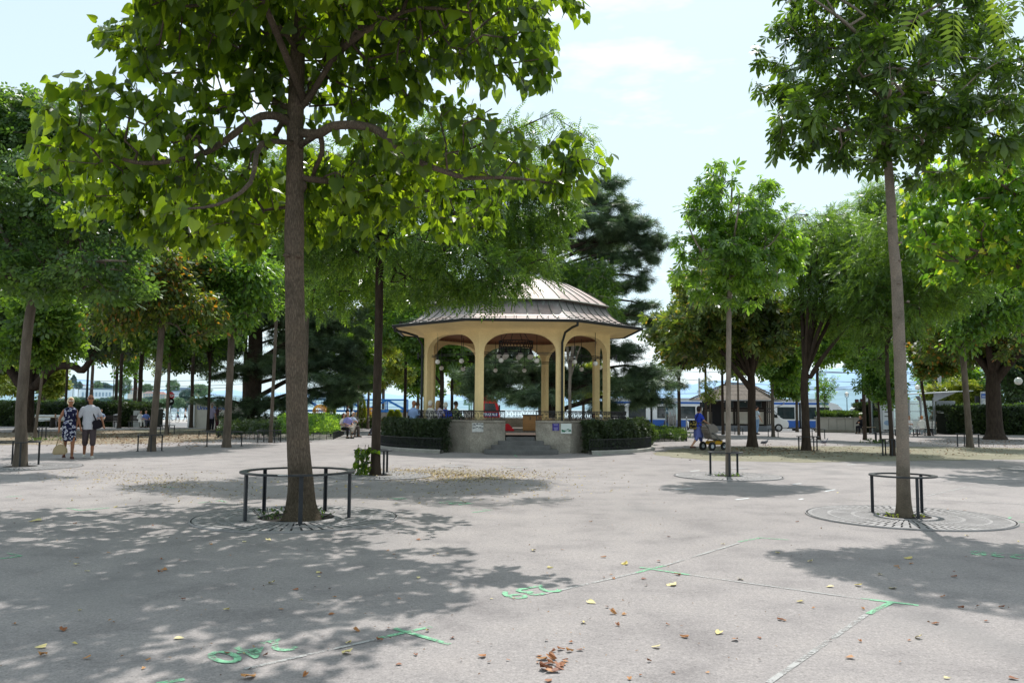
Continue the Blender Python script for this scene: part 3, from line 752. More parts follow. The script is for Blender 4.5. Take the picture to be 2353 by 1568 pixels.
def auto_limbs(base, r0, cen, R, H, n, seed, up=.55):
    r_ = random.Random(seed); out = []
    for i in range(n):
        a = 2*math.pi*i/n+r_.uniform(-.35, .35); z0 = base[2]+r_.uniform(-.1, .35)*H*.2
        L = R*r_.uniform(.5, .75); e = (cen[0]+L*math.cos(a), cen[1]+L*math.sin(a), cen[2]+H*r_.uniform(-.12, .28))
        m1 = (base[0]+(e[0]-base[0])*.3, base[1]+(e[1]-base[1])*.3, z0+(e[2]-z0)*.42); m2 = (base[0]+(e[0]-base[0])*.7, base[1]+(e[1]-base[1])*.7, z0+(e[2]-z0)*.78)
        rr = r0*r_.uniform(.4, .62)
        out.append([(base[0], base[1], z0, rr), (*m1, rr*.85), (*m2, rr*.6), (*e, rr*.28)])
    return out
CACHE = {}
def std_tree(name, label, loc, h, fork, R, trunk_r, seed, leaf='green', bk=None, kind='spray', size=.3, ntips=220, per=9, spread=.4, cen=None, lean=(0, 0), crownH=None, nlob=12, nl=5, group=None, cat='tree', rmax=.025, droop=.5, low=0, flare=1.5, up=.6):
    """trunk straight to the fork, limbs, lobed crown. h = total height, R = crown radius"""
    o = thing(name, label, cat, loc, 0, group)
    crownH = crownH or (h-fork*.8); cz = h-crownH/2; cx, cy = (cen or (0, 0)); lx, ly = lean
    trunk = [(0, 0, -.05, trunk_r*flare), (lx*.02, 0, .12, trunk_r*(1+(flare-1)*.5)), (lx*.08, ly*.08, .5, trunk_r*1.08), (lx*.5, ly*.5, fork*.5, trunk_r*.96), (lx, ly, fork, trunk_r*.86), (lx+cx*.3, ly+cy*.3, fork+(cz-fork)*.6, trunk_r*.55), (lx+cx*.8, ly+cy*.8, cz+crownH*.18, trunk_r*.22)]
    limbs = auto_limbs((lx, ly, fork), trunk_r, (lx+cx, ly+cy, cz), R, crownH, nl, seed)
    blobs = ellcrown(lx+cx, ly+cy, cz, R, crownH, nlob, seed)
    tips = blob_tips(blobs, ntips, seed)
    pos, par, rad, nt_, ends, cnt = grow(trunk, limbs, tips, seed=seed, rtip=.01)
    skeleton_mesh('trunk', pos, par, rad, nt_, bk or M_BK_GREY, o)
    foliage('crown', pos, par, rad, ends, M_LF[leaf], o, kind, size, per, spread, droop, seed, rmax=rmax, up=up)
    return o
def clone(src, loc, rz, label, sc=1.0, group=None, leaf=None):
    c = copy_tree(src); place(c, loc, rz, label, sc, group)
    if leaf:
        for ch in c.children:
            if ch.name.startswith('crown'):
                ch.data = ch.data.copy(); ch.data.materials.clear(); ch.data.materials.append(M_LF[leaf])
    return c
def hero(name, label, loc, trunk, limbs, blobs, ntips, leaf, bk, kind, size, per, spread, droop, seed, rmax=.02, rtip=.007, step=.4, knots=None, up=.5, shell=.5, szv=.25, arch=.1, zmax=None, cull=None):
    o = thing(name, label, 'tree', loc)
    tips = blob_tips(blobs, ntips, seed, shell=shell)
    if cull: tips = np.array([q for q in tips if not cull(q)])
    pos, par, rad, nt_, ends, cnt = grow(trunk, limbs, tips, seed=seed, rtip=rtip, step=step, arch=arch)
    skeleton_mesh('trunk', pos, par, rad, nt_, bk, o, knots=knots, nseg=18)
    foliage('crown', pos, par, rad, ends, M_LF[leaf], o, kind, size, per, spread, droop, seed, rmax=rmax, up=up, szv=szv)
    return o
# ---------------------------------------------------------------- the near trees
def loc(base, px, py, dY=0.0):          # photo pixel at the tree's depth (+dY) → local to the tree
    p = P(px, py, base.y+dY); return (p.x-base.x, p.y-base.y, p.z)
def lp(base, pts): return [(*loc(base, x, y, d), r) for x, y, d, r in pts]
# broad-leaved tree with heart-shaped leaves, in the iron ring, left foreground
B1 = G(692, 1192)
trunk = [(0,0,-.1,.36),(0,0,.03,.27),(-.01,0,.2,.21),(-.02,0,.5,.175)] + lp(B1, [(684,1000,0,.153),(679,800,0,.139),(676,600,0,.132),(676,540,0,.14),(677,440,0,.124),(678,300,0,.118),(680,230,.02,.115),(684,120,.05,.105),(690,0,.1,.095),(692,-150,.2,.065),(700,-330,.2,.03)])
limbs = [lp(B1, q) for q in (
 [(668,285,0,0.064),(640,268,-.2,0.060),(600,268,-.35,0.056),(560,292,-.5,0.051),(515,325,-.6,0.045),(470,352,-.7,0.040),(410,368,-.8,0.035),(330,375,-.9,0.029),(270,360,-1,0.024),(215,320,-1,0.018),(160,290,-1,0.011)],
 [(670,245,0,0.048),(640,240,.3,0.046),(600,205,.7,0.050),(565,165,1.1,0.042),(520,150,1.4,0.034),(440,165,1.8,0.024),(350,170,2,0.014)],
 [(690,305,0,0.068),(730,308,-.3,0.066),(765,290,-.6,0.061),(820,288,-.8,0.056),(868,300,-1,0.051),(910,335,-1.1,0.046),(960,370,-1.2,0.040),(1010,390,-1.3,0.034),(1070,408,-1.3,0.029),(1150,408,-1.4,0.022),(1230,415,-1.4,0.016),(1310,430,-1.4,0.010)],
 [(690,250,0,0.05),(720,210,-.2,0.047),(750,160,-.5,0.043),(790,110,-.8,0.044),(860,60,-1.2,0.036),(960,20,-1.5,0.026),(1080,30,-1.7,0.016)],
 [(692,235,0,0.044),(720,180,.4,0.041),(745,140,.9,0.046),(800,60,1.4,0.036),(900,10,2.0,0.024),(1010,60,2.4,0.014)],
 [(684,120,0,0.040),(640,60,-.5,0.036),(560,10,-1.0,0.029),(450,-20,-1.4,0.020),(330,20,-1.6,0.011)],
 [(735,306,-.3,0.040),(740,350,-.1,0.036),(720,405,.3,0.030),(760,420,.5,0.024),(850,425,.7,0.016),(950,440,.8,0.010)],
 [(655,268,0,0.040),(620,330,.8,0.036),(560,400,1.4,0.029),(500,440,1.7,0.021),(430,470,1.9,0.011)],
 [(680,330,0,0.040),(600,330,-1.0,0.036),(575,420,-1.9,0.027),(500,470,-2.4,0.018),(410,480,-2.6,0.010)],
 [(690,0,.1,0.040),(760,-80,-.5,0.032),(900,-140,-.9,0.024),(1050,-100,-1.2,0.014)],
 [(690,-60,.1,0.040),(600,-130,.5,0.032),(450,-150,.9,0.024),(300,-90,1.2,0.014)],
)]
bl = []
for px, py, d, rx, ry in ((190,300,-1,150,120),(330,230,-.6,170,130),(470,120,-.8,190,130),(420,330,-.4,200,110),(560,60,0,200,120),(640,170,.6,180,120),
    (300,420,.4,170,90),(480,480,.6,170,110),(600,420,1,150,110),(800,90,-.5,220,130),(960,60,-1.2,190,110),(1120,90,-1.2,170,110),(1190,160,-1.2,110,80),
    (800,230,.8,180,110),(950,240,0,180,120),(1040,330,-.9,170,90),(1180,370,-1.3,140,70),(1300,375,-1.4,90,60),(860,400,.7,170,100),(900,430,.2,130,70),
    (600,-120,0,330,140),(850,-140,0,330,150),(350,30,.9,180,110),(700,-220,0,300,120),(1050,-30,.6,200,120),(450,-60,-1.2,220,110),(740,-30,-1.6,250,120),(1260,100,-1.4,80,80),(1330,360,-1.4,80,50),(120,250,-1,80,70),(1360,390,-1.4,45,50),(1310,330,-1.4,50,40),(1250,420,-1.3,90,40),(110,380,-.5,90,60),(250,440,.2,120,70),(520,520,.8,110,60),(380,520,.9,120,60),(780,470,.6,120,60),(1240,200,-1.3,60,50)):
    c = loc(B1, px, py, d); s = (B1.y+d)/FPX; bl.append((c[0], c[1], c[2], rx*s, max(rx, ry)*s*1.05, ry*s))
for x, y, z, r, h in ((-1,-2.6,6.9,1.8,.8),(1.2,-2.7,7.1,1.7,.8),(-2.8,-2.2,7.4,1.6,.7),(0,-3.6,8.0,1.7,.7),(-1.8,-3.6,8.1,1.6,.6),(2.2,-1.8,7.0,1.4,.7),(-3.4,-.6,7.6,1.3,.5),(0,2.6,5.2,1.7,.8),(-2.2,2.6,5.0,1.7,.8),(1.8,2.4,5.2,1.5,.8),(-.6,3.6,5.6,1.5,.8),(-3.6,2.0,5.1,1.5,.7),(0,0,8,2.6,1),(-2,0,7.6,2,1),(2,.4,7.5,2,1)):
    bl.append((x, y, z, r, r, h))
limbs += [[(-.1,0,5.9,.06),(-.2,-1.2,6.4,.045),(-.3,-2.6,6.9,.03),(-.4,-3.6,7.4,.014)],[(-.1,0,4.7,.06),(-.4,1.2,4.9,.045),(-.6,2.4,5.1,.03),(-.8,3.4,5.4,.014)],[(-.1,0,4.8,.05),(.8,1.2,5.0,.04),(1.6,2.2,5.2,.02)]]
CRI = CR.inverted()
def proj(v): q = CRI @ (Vector(v)-Vector((0, 0, CAM_H))); return 1176+q.x/-q.z*FPX, 784-q.y/-q.z*FPX
def cull1(q):
    if q[2] < 3.6: return True
    x, y = proj(Vector(q)+B1)
    if x < 320 and -60 < y < 175-.62*(x-40): return True
    if x < 40: return True
    if abs(q[0]) < .42 and -1.5 < q[1] < .25 and q[2] < 7.4 and random.random() < .6: return True
    if x > 1400 or (x > 1300 and 150 < y < 290): return True
    return False
T1 = hero('catalpa_tree', 'large broad-leaved tree with heart-shaped leaves inside the widest iron ring, left foreground', B1, trunk, limbs, bl, 3700, 'catalpa', M_BK_HERO, 'heart', .15, 7, .19, 1.15, 11, rmax=.012, rtip=.0046, step=.38, up=.35, szv=.3,
          knots=[(loc(B1, 664, 590, 0)[0], -.14, loc(B1,664,590,0)[2], .05), (loc(B1, 690, 555, 0)[0]+.02, -.12, loc(B1,690,590,0)[2], .06)],
          cull=cull1)
# pale thin tree with hand-shaped leaves, right foreground
B2 = G(2077, 1186)
trunk = [(0,0,-.1,.15),(0,0,.02,.13),(0,0,.2,.105),(0,0,.5,.096)] + lp(B2, [(2073,1000,0,.088),(2066,800,0,.084),(2060,650,0,.08),(2052,560,0,.072),(2044,430,0,.066),(2036,330,0,.06),(2025,200,0,.056),(2012,60,0,.04),(2003,-80,0,.028),(2000,-250,0,.014)])
limbs = [lp(B2, q) for q in (
 [(2035,330,0,.04),(1980,310,-.3,.034),(1900,290,-.6,.026),(1820,260,-.8,.016)],
 [(2036,340,0,.04),(2090,320,-.4,.034),(2180,290,-.7,.026),(2290,250,-.9,.016)],
 [(2028,230,0,.038),(1960,170,.4,.03),(1880,110,.7,.022),(1790,60,.9,.012)],
 [(2028,240,0,.038),(2100,170,.5,.03),(2190,110,.9,.022),(2290,60,1.1,.014)],
 [(2020,130,0,.036),(1950,60,-.5,.028),(1870,0,-.9,.016)],
 [(2020,140,0,.036),(2080,60,-.6,.028),(2160,10,-1,.016)],
 [(2030,280,0,.036),(2040,230,-.9,.028),(2050,190,-1.6,.016)],
 [(2030,280,0,.036),(2020,230,.9,.028),(2010,190,1.6,.016)])]
bl = []
for px, py, d, rx, ry in ((1850,290,-.5,110,75),(1960,320,-.3,110,70),(1900,200,0,130,80),(1830,90,.3,110,80),(1930,60,0,130,90),(2050,150,-.8,140,110),(2050,260,.6,140,90),
    (2120,330,-.4,110,60),(2230,290,-.6,130,80),(2300,200,-.3,110,70),(2180,170,.5,140,90),(2100,40,0,150,90),(2250,60,.6,120,80),(1830,330,-.4,70,40),(1950,370,-.2,80,30),(2120,390,-.3,90,30),(2270,350,-.4,90,50),(1780,170,.2,60,60),(1950,-60,0,180,90),(2100,-100,0,160,100),(2000,-220,0,120,80)):
    c = loc(B2, px, py, d); s = (B2.y+d)/FPX; bl.append((c[0], c[1], c[2], rx*s, rx*s, ry*s))
T2 = hero('horse_chestnut_tree', 'slim pale trunk tree with dark hand-shaped leaves in the round ring guard, right foreground', B2, trunk, limbs, bl, 780, 'chestnut', M_BK_HERO2, 'palm', .19, 7, .15, .85, 21, rmax=.012, rtip=.005, step=.33, up=.75, szv=.25,
          knots=[(loc(B2, x, y, 0)[0]+ox, -.085, loc(B2, x, y, 0)[2], r) for x, y, ox, r in ((2068,652,-.06,.028),(2072,694,.05,.026),(2062,560,.0,.03),(2060,730,0,.022),(2070,790,.03,.02),(2052,500,-.02,.02),(2078,900,-.03,.018),(2056,600,.04,.024))], cull=lambda q: q[2] < 4.15)
# slender tree with a pale trunk left of the pram
B3 = G(1673, 1093)
trunk = [(0,0,-.1,.09),(0,0,.05,.07),(0,0,.5,.062)] + lp(B3, [(1673,900,0,.058),(1674,760,0,.058),(1676,655,0,.056),(1678,560,0,.04),(1680,470,0,.026),(1682,395,0,.012)])
limbs = [lp(B3, q) for q in (
 [(1676,655,0,.03),(1640,610,-.3,.026),(1600,560,-.6,.02),(1575,500,-.7,.012)], [(1677,640,0,.03),(1720,600,-.3,.026),(1770,560,-.5,.02),(1800,520,-.6,.012)],
 [(1677,620,0,.028),(1650,560,.5,.022),(1620,480,.8,.012)], [(1677,620,0,.028),(1720,550,.6,.022),(1750,470,.9,.012)],
 [(1678,600,0,.03),(1690,520,-.9,.022),(1700,450,-1,.012)], [(1676,650,0,.025),(1650,650,.5,.02),(1590,630,.9,.012)], [(1676,650,0,.025),(1740,650,.3,.02),(1800,630,.5,.012)])]
bl = []
for px, py, d, rx, ry in ((1575,570,0,50,40),(1552,630,0,26,18),(1620,655,.2,60,38),(1650,385,.2,30,25),(1765,430,0,40,28),(1840,590,0,34,30),(1700,690,0,50,16),(1720,640,-.2,85,45),(1800,600,0,55,60),(1620,470,0,60,65),(1650,410,.2,45,40),(1700,500,-.3,75,80),(1760,460,.2,50,45),(1775,530,0,70,60),(1680,570,0,90,70),(1690,600,-.8,70,60),(1670,550,.9,70,60)):
    c = loc(B3, px, py, d); s = (B3.y+d)/FPX; bl.append((c[0], c[1], c[2], rx*s, rx*s, ry*s))
T3 = hero('young_chestnut_tree', 'slender pale trunk tree with bright green crown in the small guard near the pram', B3, trunk, limbs, bl, 560, 'fresh', M_BK_PALE, 'palm', .185, 7, .18, .8, 31, rmax=.012, rtip=.005, step=.32, up=.7)
# feathery tree left of the bandstand
B4 = G(862, 1090)
trunk = [(0,0,-.1,.17),(0,0,.05,.14),(0,0,.5,.11)] + lp(B4, [(866,900,0,.1),(870,750,0,.096),(872,600,0,.094),(874,565,0,.094),(880,470,0,.08),(890,380,0,.06),(905,300,0,.035),(915,240,0,.015)])
limbs = [lp(B4, q) for q in (
 [(874,560,0,.06),(905,530,-.4,.055),(960,520,-1,.048),(1050,560,-1.2,.036),(1130,610,-1.0,.024),(1180,650,-.6,.012)],
 [(874,565,0,.06),(850,520,-.4,.054),(800,480,-.8,.044),(720,470,-1.0,.03),(650,480,-1.2,.016)],
 [(876,530,0,.06),(930,480,.8,.05),(1020,450,1.4,.04),(1150,450,1.8,.028),(1270,490,2,.016)],
 [(880,480,0,.055),(950,400,-.6,.045),(1060,350,-1.0,.034),(1180,300,-1.3,.022),(1270,260,-1.4,.01)],
 [(882,460,0,.05),(840,400,.8,.04),(780,360,1.2,.026),(720,340,1.4,.014)],
 [(885,430,0,.05),(960,360,1.0,.04),(1050,300,1.6,.028),(1130,250,1.8,.014)],
 [(876,540,0,.05),(900,520,1.0,.04),(980,560,2,.03),(1080,600,2.2,.016)],
 [(876,540,0,.05),(840,540,1.2,.04),(780,600,2,.026),(740,640,2.3,.014)])]
bl = []
for px, py, d, rx, ry in ((960,560,-1,110,60),(1060,590,-1.2,110,60),(1130,640,-1,90,50),(1180,665,-.8,50,28),(1000,650,-.5,90,40),(1100,500,1,130,70),(1230,500,1.8,110,50),(1300,490,1.8,60,22),(1000,470,0,130,70),
    (800,520,-.5,100,80),(700,520,-.8,90,70),(780,620,1.4,90,60),(760,680,1.4,60,50),(900,420,0,120,80),(1060,380,0,120,70),(1180,320,-1,80,50),(1275,268,-1.4,28,30),(1330,330,-1,60,30),(1000,320,1,110,60),(880,330,0,90,70),(940,640,.2,60,60),(900,620,1.6,110,60),(1250,440,1,90,50),(1180,400,.4,110,60),(1220,560,1.6,90,40),(700,400,1,110,80),(760,560,0,110,70),(1200,600,.6,90,40),(1080,660,-.4,110,28)):
    c = loc(B4, px, py, d); s = (B4.y+d)/FPX; bl.append((c[0], c[1], c[2], rx*s, rx*s*.9, ry*s))
T4 = hero('honey_locust_tree', 'dark slim trunk tree with feathery leaves hanging over the bandstand roof', B4, trunk, limbs, bl, 2300, 'locust', M_BK_DARK, 'pinn', .3, 7, .24, .6, 41, rmax=.012, rtip=.0052, step=.4, up=.7)
# dark ash-like tree at the left edge
B5 = G(46, 1071)
trunk = [(0,0,-.1,.25),(0,0,.05,.18),(0,0,.6,.145)] + lp(B5, [(48,950,0,.132),(56,850,0,.124),(66,740,0,.118),(80,665,0,.115),(95,620,0,.12),(110,560,0,.09),(125,480,0,.06),(135,380,0,.035),(140,290,0,.015)])
limbs = [lp(B5, q) for q in (
 [(78,670,0,.08),(55,620,-.3,.07),(20,560,-.6,.055),(-20,480,-.8,.04),(-50,400,-1,.02)], [(85,650,0,.085),(130,590,-.2,.07),(175,520,-.5,.055),(230,450,-.8,.036),(280,400,-1,.018)],
 [(95,620,0,.06),(100,520,1,.05),(60,420,1.5,.035),(30,320,1.7,.016)], [(100,600,0,.06),(160,560,1,.05),(240,540,1.6,.035),(310,520,2,.016)],
 [(90,640,0,.06),(140,620,-1,.05),(220,600,-1.8,.034),(290,600,-2.2,.016)], [(85,650,0,.06),(30,640,-1,.05),(-40,620,-1.6,.034)], [(115,540,0,.05),(170,440,0,.04),(200,340,.3,.024),(210,260,.4,.012)])]
bl = []
for px, py, d, rx, ry in ((-20,270,0,90,60),(50,250,.3,70,50),(110,300,.8,90,60),(40,330,0,110,90),(150,300,.4,110,80),(230,380,0,100,90),(-30,450,0,110,110),(90,450,-.8,140,100),(230,500,-.8,110,90),(290,560,0,80,80),(50,600,-.8,130,80),(180,620,-1,130,70),(270,640,-1,90,50),(0,560,1,130,100),(180,480,1.5,140,120),(-80,300,0,110,110),(120,560,1.8,140,100),(60,240,.2,60,40)):
    c = loc(B5, px, py, d); s = (B5.y+d)/FPX; bl.append((c[0], c[1], c[2], rx*s, rx*s, ry*s))
T5 = hero('ash_tree', 'pale trunk tree with fine dark leaves in a ring guard at the left edge', B5, trunk, limbs, bl, 1900, 'ash', M_BK_GREY, 'spray', .24, 9, .26, .6, 51, rmax=.013, rtip=.006, step=.45, up=.6)
# yellow-green tree at the right edge, trunk outside the picture
B6 = G(2440, 1078)
trunk = [(0,0,-.1,.24),(0,0,.05,.2),(0,0,.6,.17)] + lp(B6, [(2440,900,0,.16),(2436,740,0,.15),(2430,680,0,.14),(2420,560,0,.1),(2410,430,0,.06),(2400,320,0,.02)])
limbs = [lp(B6, q) for q in (
 [(2436,720,0,.07),(2380,640,-.3,.06),(2310,600,-.5,.05),(2220,570,-.8,.036),(2140,560,-1,.018)], [(2432,690,0,.07),(2380,600,.5,.06),(2300,520,1,.045),(2200,470,1.3,.03),(2120,440,1.4,.014)],
 [(2425,620,0,.06),(2380,500,-.4,.05),(2310,430,-.8,.036),(2230,390,-1,.018)], [(2425,640,0,.06),(2500,520,0,.05),(2600,450,0,.03)], [(2425,600,0,.06),(2400,470,1.2,.045),(2360,380,1.8,.02)], [(2432,690,0,.06),(2380,650,1.5,.045),(2300,620,2.2,.03),(2220,610,2.4,.014)])]
bl = []
for px, py, d, rx, ry in ((2140,440,.6,80,70),(2200,540,-.5,110,80),(2230,420,0,110,80),(2320,370,-.5,120,80),(2330,500,0,120,90),(2290,600,.5,120,50),(2400,430,1,120,100),(2420,560,-1,120,90),(2540,480,0,140,120),(2300,560,1.8,130,80),(2190,620,1.6,80,40),(2110,520,.8,60,60)):
    c = loc(B6, px, py, d); s = (B6.y+d)/FPX; bl.append((c[0], c[1], c[2], rx*s, rx*s, ry*s))
T6 = hero('catalpa_tree', 'yellow-green broad-leaved tree at the right edge, its trunk outside the photo', B6, trunk, limbs, bl, 1100, 'catalpa_y', M_BK_BROWN, 'heart', .17, 11, .22, .9, 61, rmax=.014, rtip=.006, step=.42, up=.5)
# pinnate leaves hanging in from a tree of heaven close to the camera
B7 = GX(2900, 5.6); B7.y = 5.6
trunk = [(0,0,-.1,.2),(0,0,1,.17),(0,0,3.4,.15),(0,0,6,.1)]
l0 = [(0, 0, 3.6, .06), (*loc(B7, 2600, -260, 0), .04), (*loc(B7, 2350, -160, -.1), .022), (*loc(B7, 2180, -110, -.2), .008)]
l1 = [(0, 0, 3.8, .05), (*loc(B7, 2560, -240, .4), .03), (*loc(B7, 2320, -60, .3), .012)]
o = thing('tree_of_heaven', 'tree at the right whose long feathered leaves hang into the top right corner', 'tree', B7)
pos, par, rad, nt_, ends, cnt = grow(trunk, [l0, l1], np.array([loc(B7, 2175, -60, -.15), loc(B7, 2330, -40, .1), loc(B7, 2360, 10, .2), loc(B7, 2250, -80, 0), (1.2, .5, 5.5), (-.5, -.5, 6.5), (.9, -.8, 6.2), (0, .9, 6.8)]), rtip=.006, step=.3)
skeleton_mesh('trunk', pos, par, rad, nt_, M_BK_GREY, o)
V, F = [], []
lv = []
for px, py, d, yx, yz in ((2215,-70,-.2,-.25,-1),(2190,60,-.1,-.1,-1),(2110,60,-.2,-.45,-.9),(2290,-20,.1,-.1,-1),(2335,-30,0,-.05,-1),(2370,10,.1,.1,-1),(2290,60,.2,.15,-.9),(2250,-60,.2,-.3,-.8),(2160,-40,.3,-.6,-.8)):
    lv.append((loc(B7, px, py-35, d), (yx, -.15, yz)))
pp = np.array([a for a, b in lv]); yy = np.array([b for a, b in lv], float)
Vt = []; Ft = []
for i in range(8):
    for sg in (-1, 1):
        y = .08+i*.115; k = len(Vt); L = .3*(1-.05*i)
        Vt += [(0, y, 0), (sg*L*.4, y+.09, -.02), (sg*L, y+.12, -.09), (sg*L*.45, y-.015, -.03)]; Ft.append((k, k+1, k+2, k+3))
k = len(Vt); Vt += [(-.006, 0, 0), (.006, 0, 0), (.003, 1, 0), (-.003, 1, 0)]; Ft.append((k, k+1, k+2, k+3))
V, F = scatter(Vt, Ft, pp, yy, np.tile([[.15, -1, .25]], (len(pp), 1)), np.full(len(pp), .36))
npmesh('crown', V, F, M_LF['catalpa'], o)
# ---------------------------------------------------------------- trees further back
def btree(name, label, px, py, w, box, fork, leaf, seed, bk=None, kind='spray', size=.34, ntips=260, per=7, nl=5, Y=None, lean=0, dens=1.0, nlob=12, spread=.42, flare=1.5, extra=None, up=.6, group=None, droop=.5, cat='tree'):
    B = G(px, py) if Y is None else GX(px, Y); s = B.y/FPX
    x0, x1, y0, y1 = box; cx = P((x0+x1)/2, (y0+y1)/2, B.y).x-B.x; top = P(px, y0, B.y).z-B.z; bot = P(px, y1, B.y).z-B.z; R = (x1-x0)/2*s; fz = P(px, fork, B.y).z-B.z
    H = top-bot; cz = (top+bot)/2; tr = w*s/2*.8; lx = lean*s
    o = thing(name, label, cat, B, 0, group)
    trunk = [(0,0,-.1,tr*flare),(0,0,.1,tr*(1+(flare-1)*.6)),(lx*.1,0,.5,tr*1.06),(lx*.5,.02,fz*.5,tr*.96),(lx,0,fz,tr*.88),(lx+(cx-lx)*.3,0,fz+(cz-fz)*.6,tr*.55),(lx+(cx-lx)*.8,0,cz+H*.25,tr*.2)]
    limbs = auto_limbs((lx, 0, fz), tr, (cx, 0, cz), R, H, nl, seed)
    if extra: limbs += [[(*loc(B, a, b_, d), r) for a, b_, d, r in q] for q in extra]
    blobs = ellcrown(cx, 0, cz, R, H, nlob, seed)
    tips = blob_tips(blobs, int(ntips*(1.75 if ntips > 100 else 1)), seed)
    if extra:
        e = []
        for q in extra:
            a = q[-1]; c = loc(B, a[0], a[1], a[2]); e += [(c[0]+random.gauss(0, R*.16), c[1]+random.gauss(0, R*.16), c[2]+random.gauss(.1, R*.08)) for _ in range(26)]
        tips = np.concatenate([tips, np.array(e)])
    pos, par, rad, nt_, ends, cnt = grow(trunk, limbs, tips, seed=seed, rtip=.009*max(1, s*40)**.3, step=.55)
    skeleton_mesh('trunk', pos, par, rad, nt_, bk or M_BK_GREY, o)
    foliage('crown', pos, par, rad, ends, M_LF[leaf], o, kind, size, per, spread, droop, seed, rmax=.03, up=up)
    return o
btree('maple_tree','slim tree with rust-tinged crown behind the ring guard right of the couple',348,1036,19,(195,500,470,835),735,'autumn',101,kind='ovate',size=.2,per=14,ntips=420,lean=12)
btree('lime_tree','forked grey trunk tree whose branches open in a fan, left of the big foreground trunk',520,1027,21,(415,665,490,830),790,'green',102,kind='ovate',size=.2,per=13,ntips=420,nl=6,lean=3)
btree('locust_tree','thin tree in the small guard behind the rust-tinged tree',382,997,9,(285,500,590,872),800,'locust',103,ntips=240,size=.4,per=7)
btree('plane_tree','slim straight tree before the far hedge beside the bench of two sitters',307,975,11,(245,395,640,878),835,'olive',104,ntips=220,size=.5,per=6,bk=M_BK_DARK)
btree('lime_tree','thin dark tree by the concrete urinal with a low guard',477,991,8,(395,560,560,888),850,'green',105,bk=M_BK_DARK,ntips=240,size=.42,per=6)
btree('locust_tree','slender pale tree in a low guard beside the dark conifer',621,1016,10,(520,770,440,770),735,'locust',106,kind='pinn',size=.3,per=11,ntips=340,lean=5)
btree('young_tree','very thin reddish trunk tree in a guard near the left benches',79,1009,8,(0,190,600,880),820,'locust',107,ntips=240,size=.4,per=8,lean=12)
btree('old_chestnut_tree','massive old dark tree with spreading low limbs behind the left foreground tree',58,992,40,(-150,330,500,880),890,'dark',108,bk=M_BK_DARK,kind='spray',size=.5,ntips=620,per=8,nl=6,flare=1.9,nlob=16,
  extra=[[(85,885,0,.28),(120,845,-1,.22),(165,840,-1.5,.2),(190,850,-1.8,.19),(215,815,-2,.15),(235,785,-2.2,.1),(255,760,-2.4,.06)],[(45,880,0,.28),(15,840,.5,.22),(-30,810,1,.15)],[(75,885,.3,.28),(95,820,.8,.2),(130,760,1,.1)]])
btree('plane_tree','tree on a slim dark trunk behind the walking man',207,965,9,(120,300,680,872),820,'green',109,bk=M_BK_DARK,ntips=240,size=.5,per=6)
btree('maple_tree','small reddish crowned tree in the left background',150,970,7,(120,340,610,845),790,'autumn',110,Y=66,bk=M_BK_DARK,ntips=260,size=.5,per=7)
btree('lime_tree','leafy tree filling the background behind the left benches',275,975,10,(200,470,380,760),800,'ash',111,Y=58,bk=M_BK_DARK,ntips=360,size=.5,per=7)
btree('lime_tree','full crowned tree behind the fan-branched tree',440,985,10,(380,680,420,800),820,'green',112,Y=64,bk=M_BK_DARK,ntips=400,size=.55,per=7)
btree('locust_tree','light green tree behind the big foreground trunk',700,990,12,(600,880,430,740),720,'locust',113,Y=44,kind='pinn',size=.4,ntips=400,per=10)
btree('plane_tree','thin tree by the flower bed, left one of two',822,978,5,(760,880,720,900),850,'green',114,Y=60,ntips=150,size=.4,per=7)
btree('plane_tree','thin tree by the flower bed, right one of two',846,980,7,(800,930,650,890),850,'yellow',115,Y=64,ntips=180,size=.45,per=6)
btree('lime_tree','dark green tree seen through the left arch of the bandstand',1014,985,13,(870,1110,610,890),860,'green',116,Y=52,bk=M_BK_DARK,ntips=380,size=.45,per=7,extra=[[(1012,880,0,.09),(990,850,0,.07),(975,820,0,.04)]])
btree('lime_tree','second tree seen through the left arch, just left of the near column',1038,985,9,(960,1160,640,900),870,'dark',117,Y=55,bk=M_BK_DARK,ntips=300,size=.5,per=7)
btree('locust_tree','pale forked trunk tree seen through the right arch of the bandstand',1309,988,10,(1225,1455,560,790),870,'locust',118,Y=44,bk=M_BK_PALE,kind='pinn',size=.36,ntips=380,per=10)
btree('chestnut_tree','dark trunk tree with dense olive crown standing on the gravel strip right of the pram',1728,1026,24,(1500,1860,590,865),868,'olive',119,bk=M_BK_DARK,kind='palm',size=.3,per=9,ntips=560,nl=6,flare=1.7,nlob=16,extra=[[(1722,890,0,.12),(1690,850,-.3,.1),(1650,800,-.5,.08),(1600,770,-.8,.05),(1560,760,-1,.03)]])
btree('locust_tree','big feathery light green tree on the gravel strip, right of the kiosk',1852,1034,23,(1765,2085,405,830),862,'locust',120,bk=M_BK_DARK,kind='pinn',size=.3,per=11,ntips=640,nl=6,nlob=18,extra=[[(1862,865,0,.1),(1890,820,-.3,.08),(1930,770,-.5,.05),(1960,740,-.6,.03)]])
btree('young_tree','thin dark tree beside the wooden bench with the concrete wall behind',1881,1009,9,(1825,1965,690,870),840,'green',121,bk=M_BK_DARK,ntips=220,size=.34,per=8)
btree('young_tree','thin grey tree at the right corner of the kiosk',1776,1003,9,(1720,1845,740,910),860,'green',122,ntips=200,size=.36,per=8)
btree('young_tree','thin grey tree in front of the kiosk wall, middle of the facade',1697,998,6,(1640,1770,690,870),850,'dark',123,ntips=200,size=.36,per=7)
btree('maple_tree','thin dark trunk with rust-brown crown between the kiosk and the woman in blue',1622,990,7,(1520,1690,600,850),800,'autumn',124,bk=M_BK_DARK,ntips=300,size=.4,per=7)
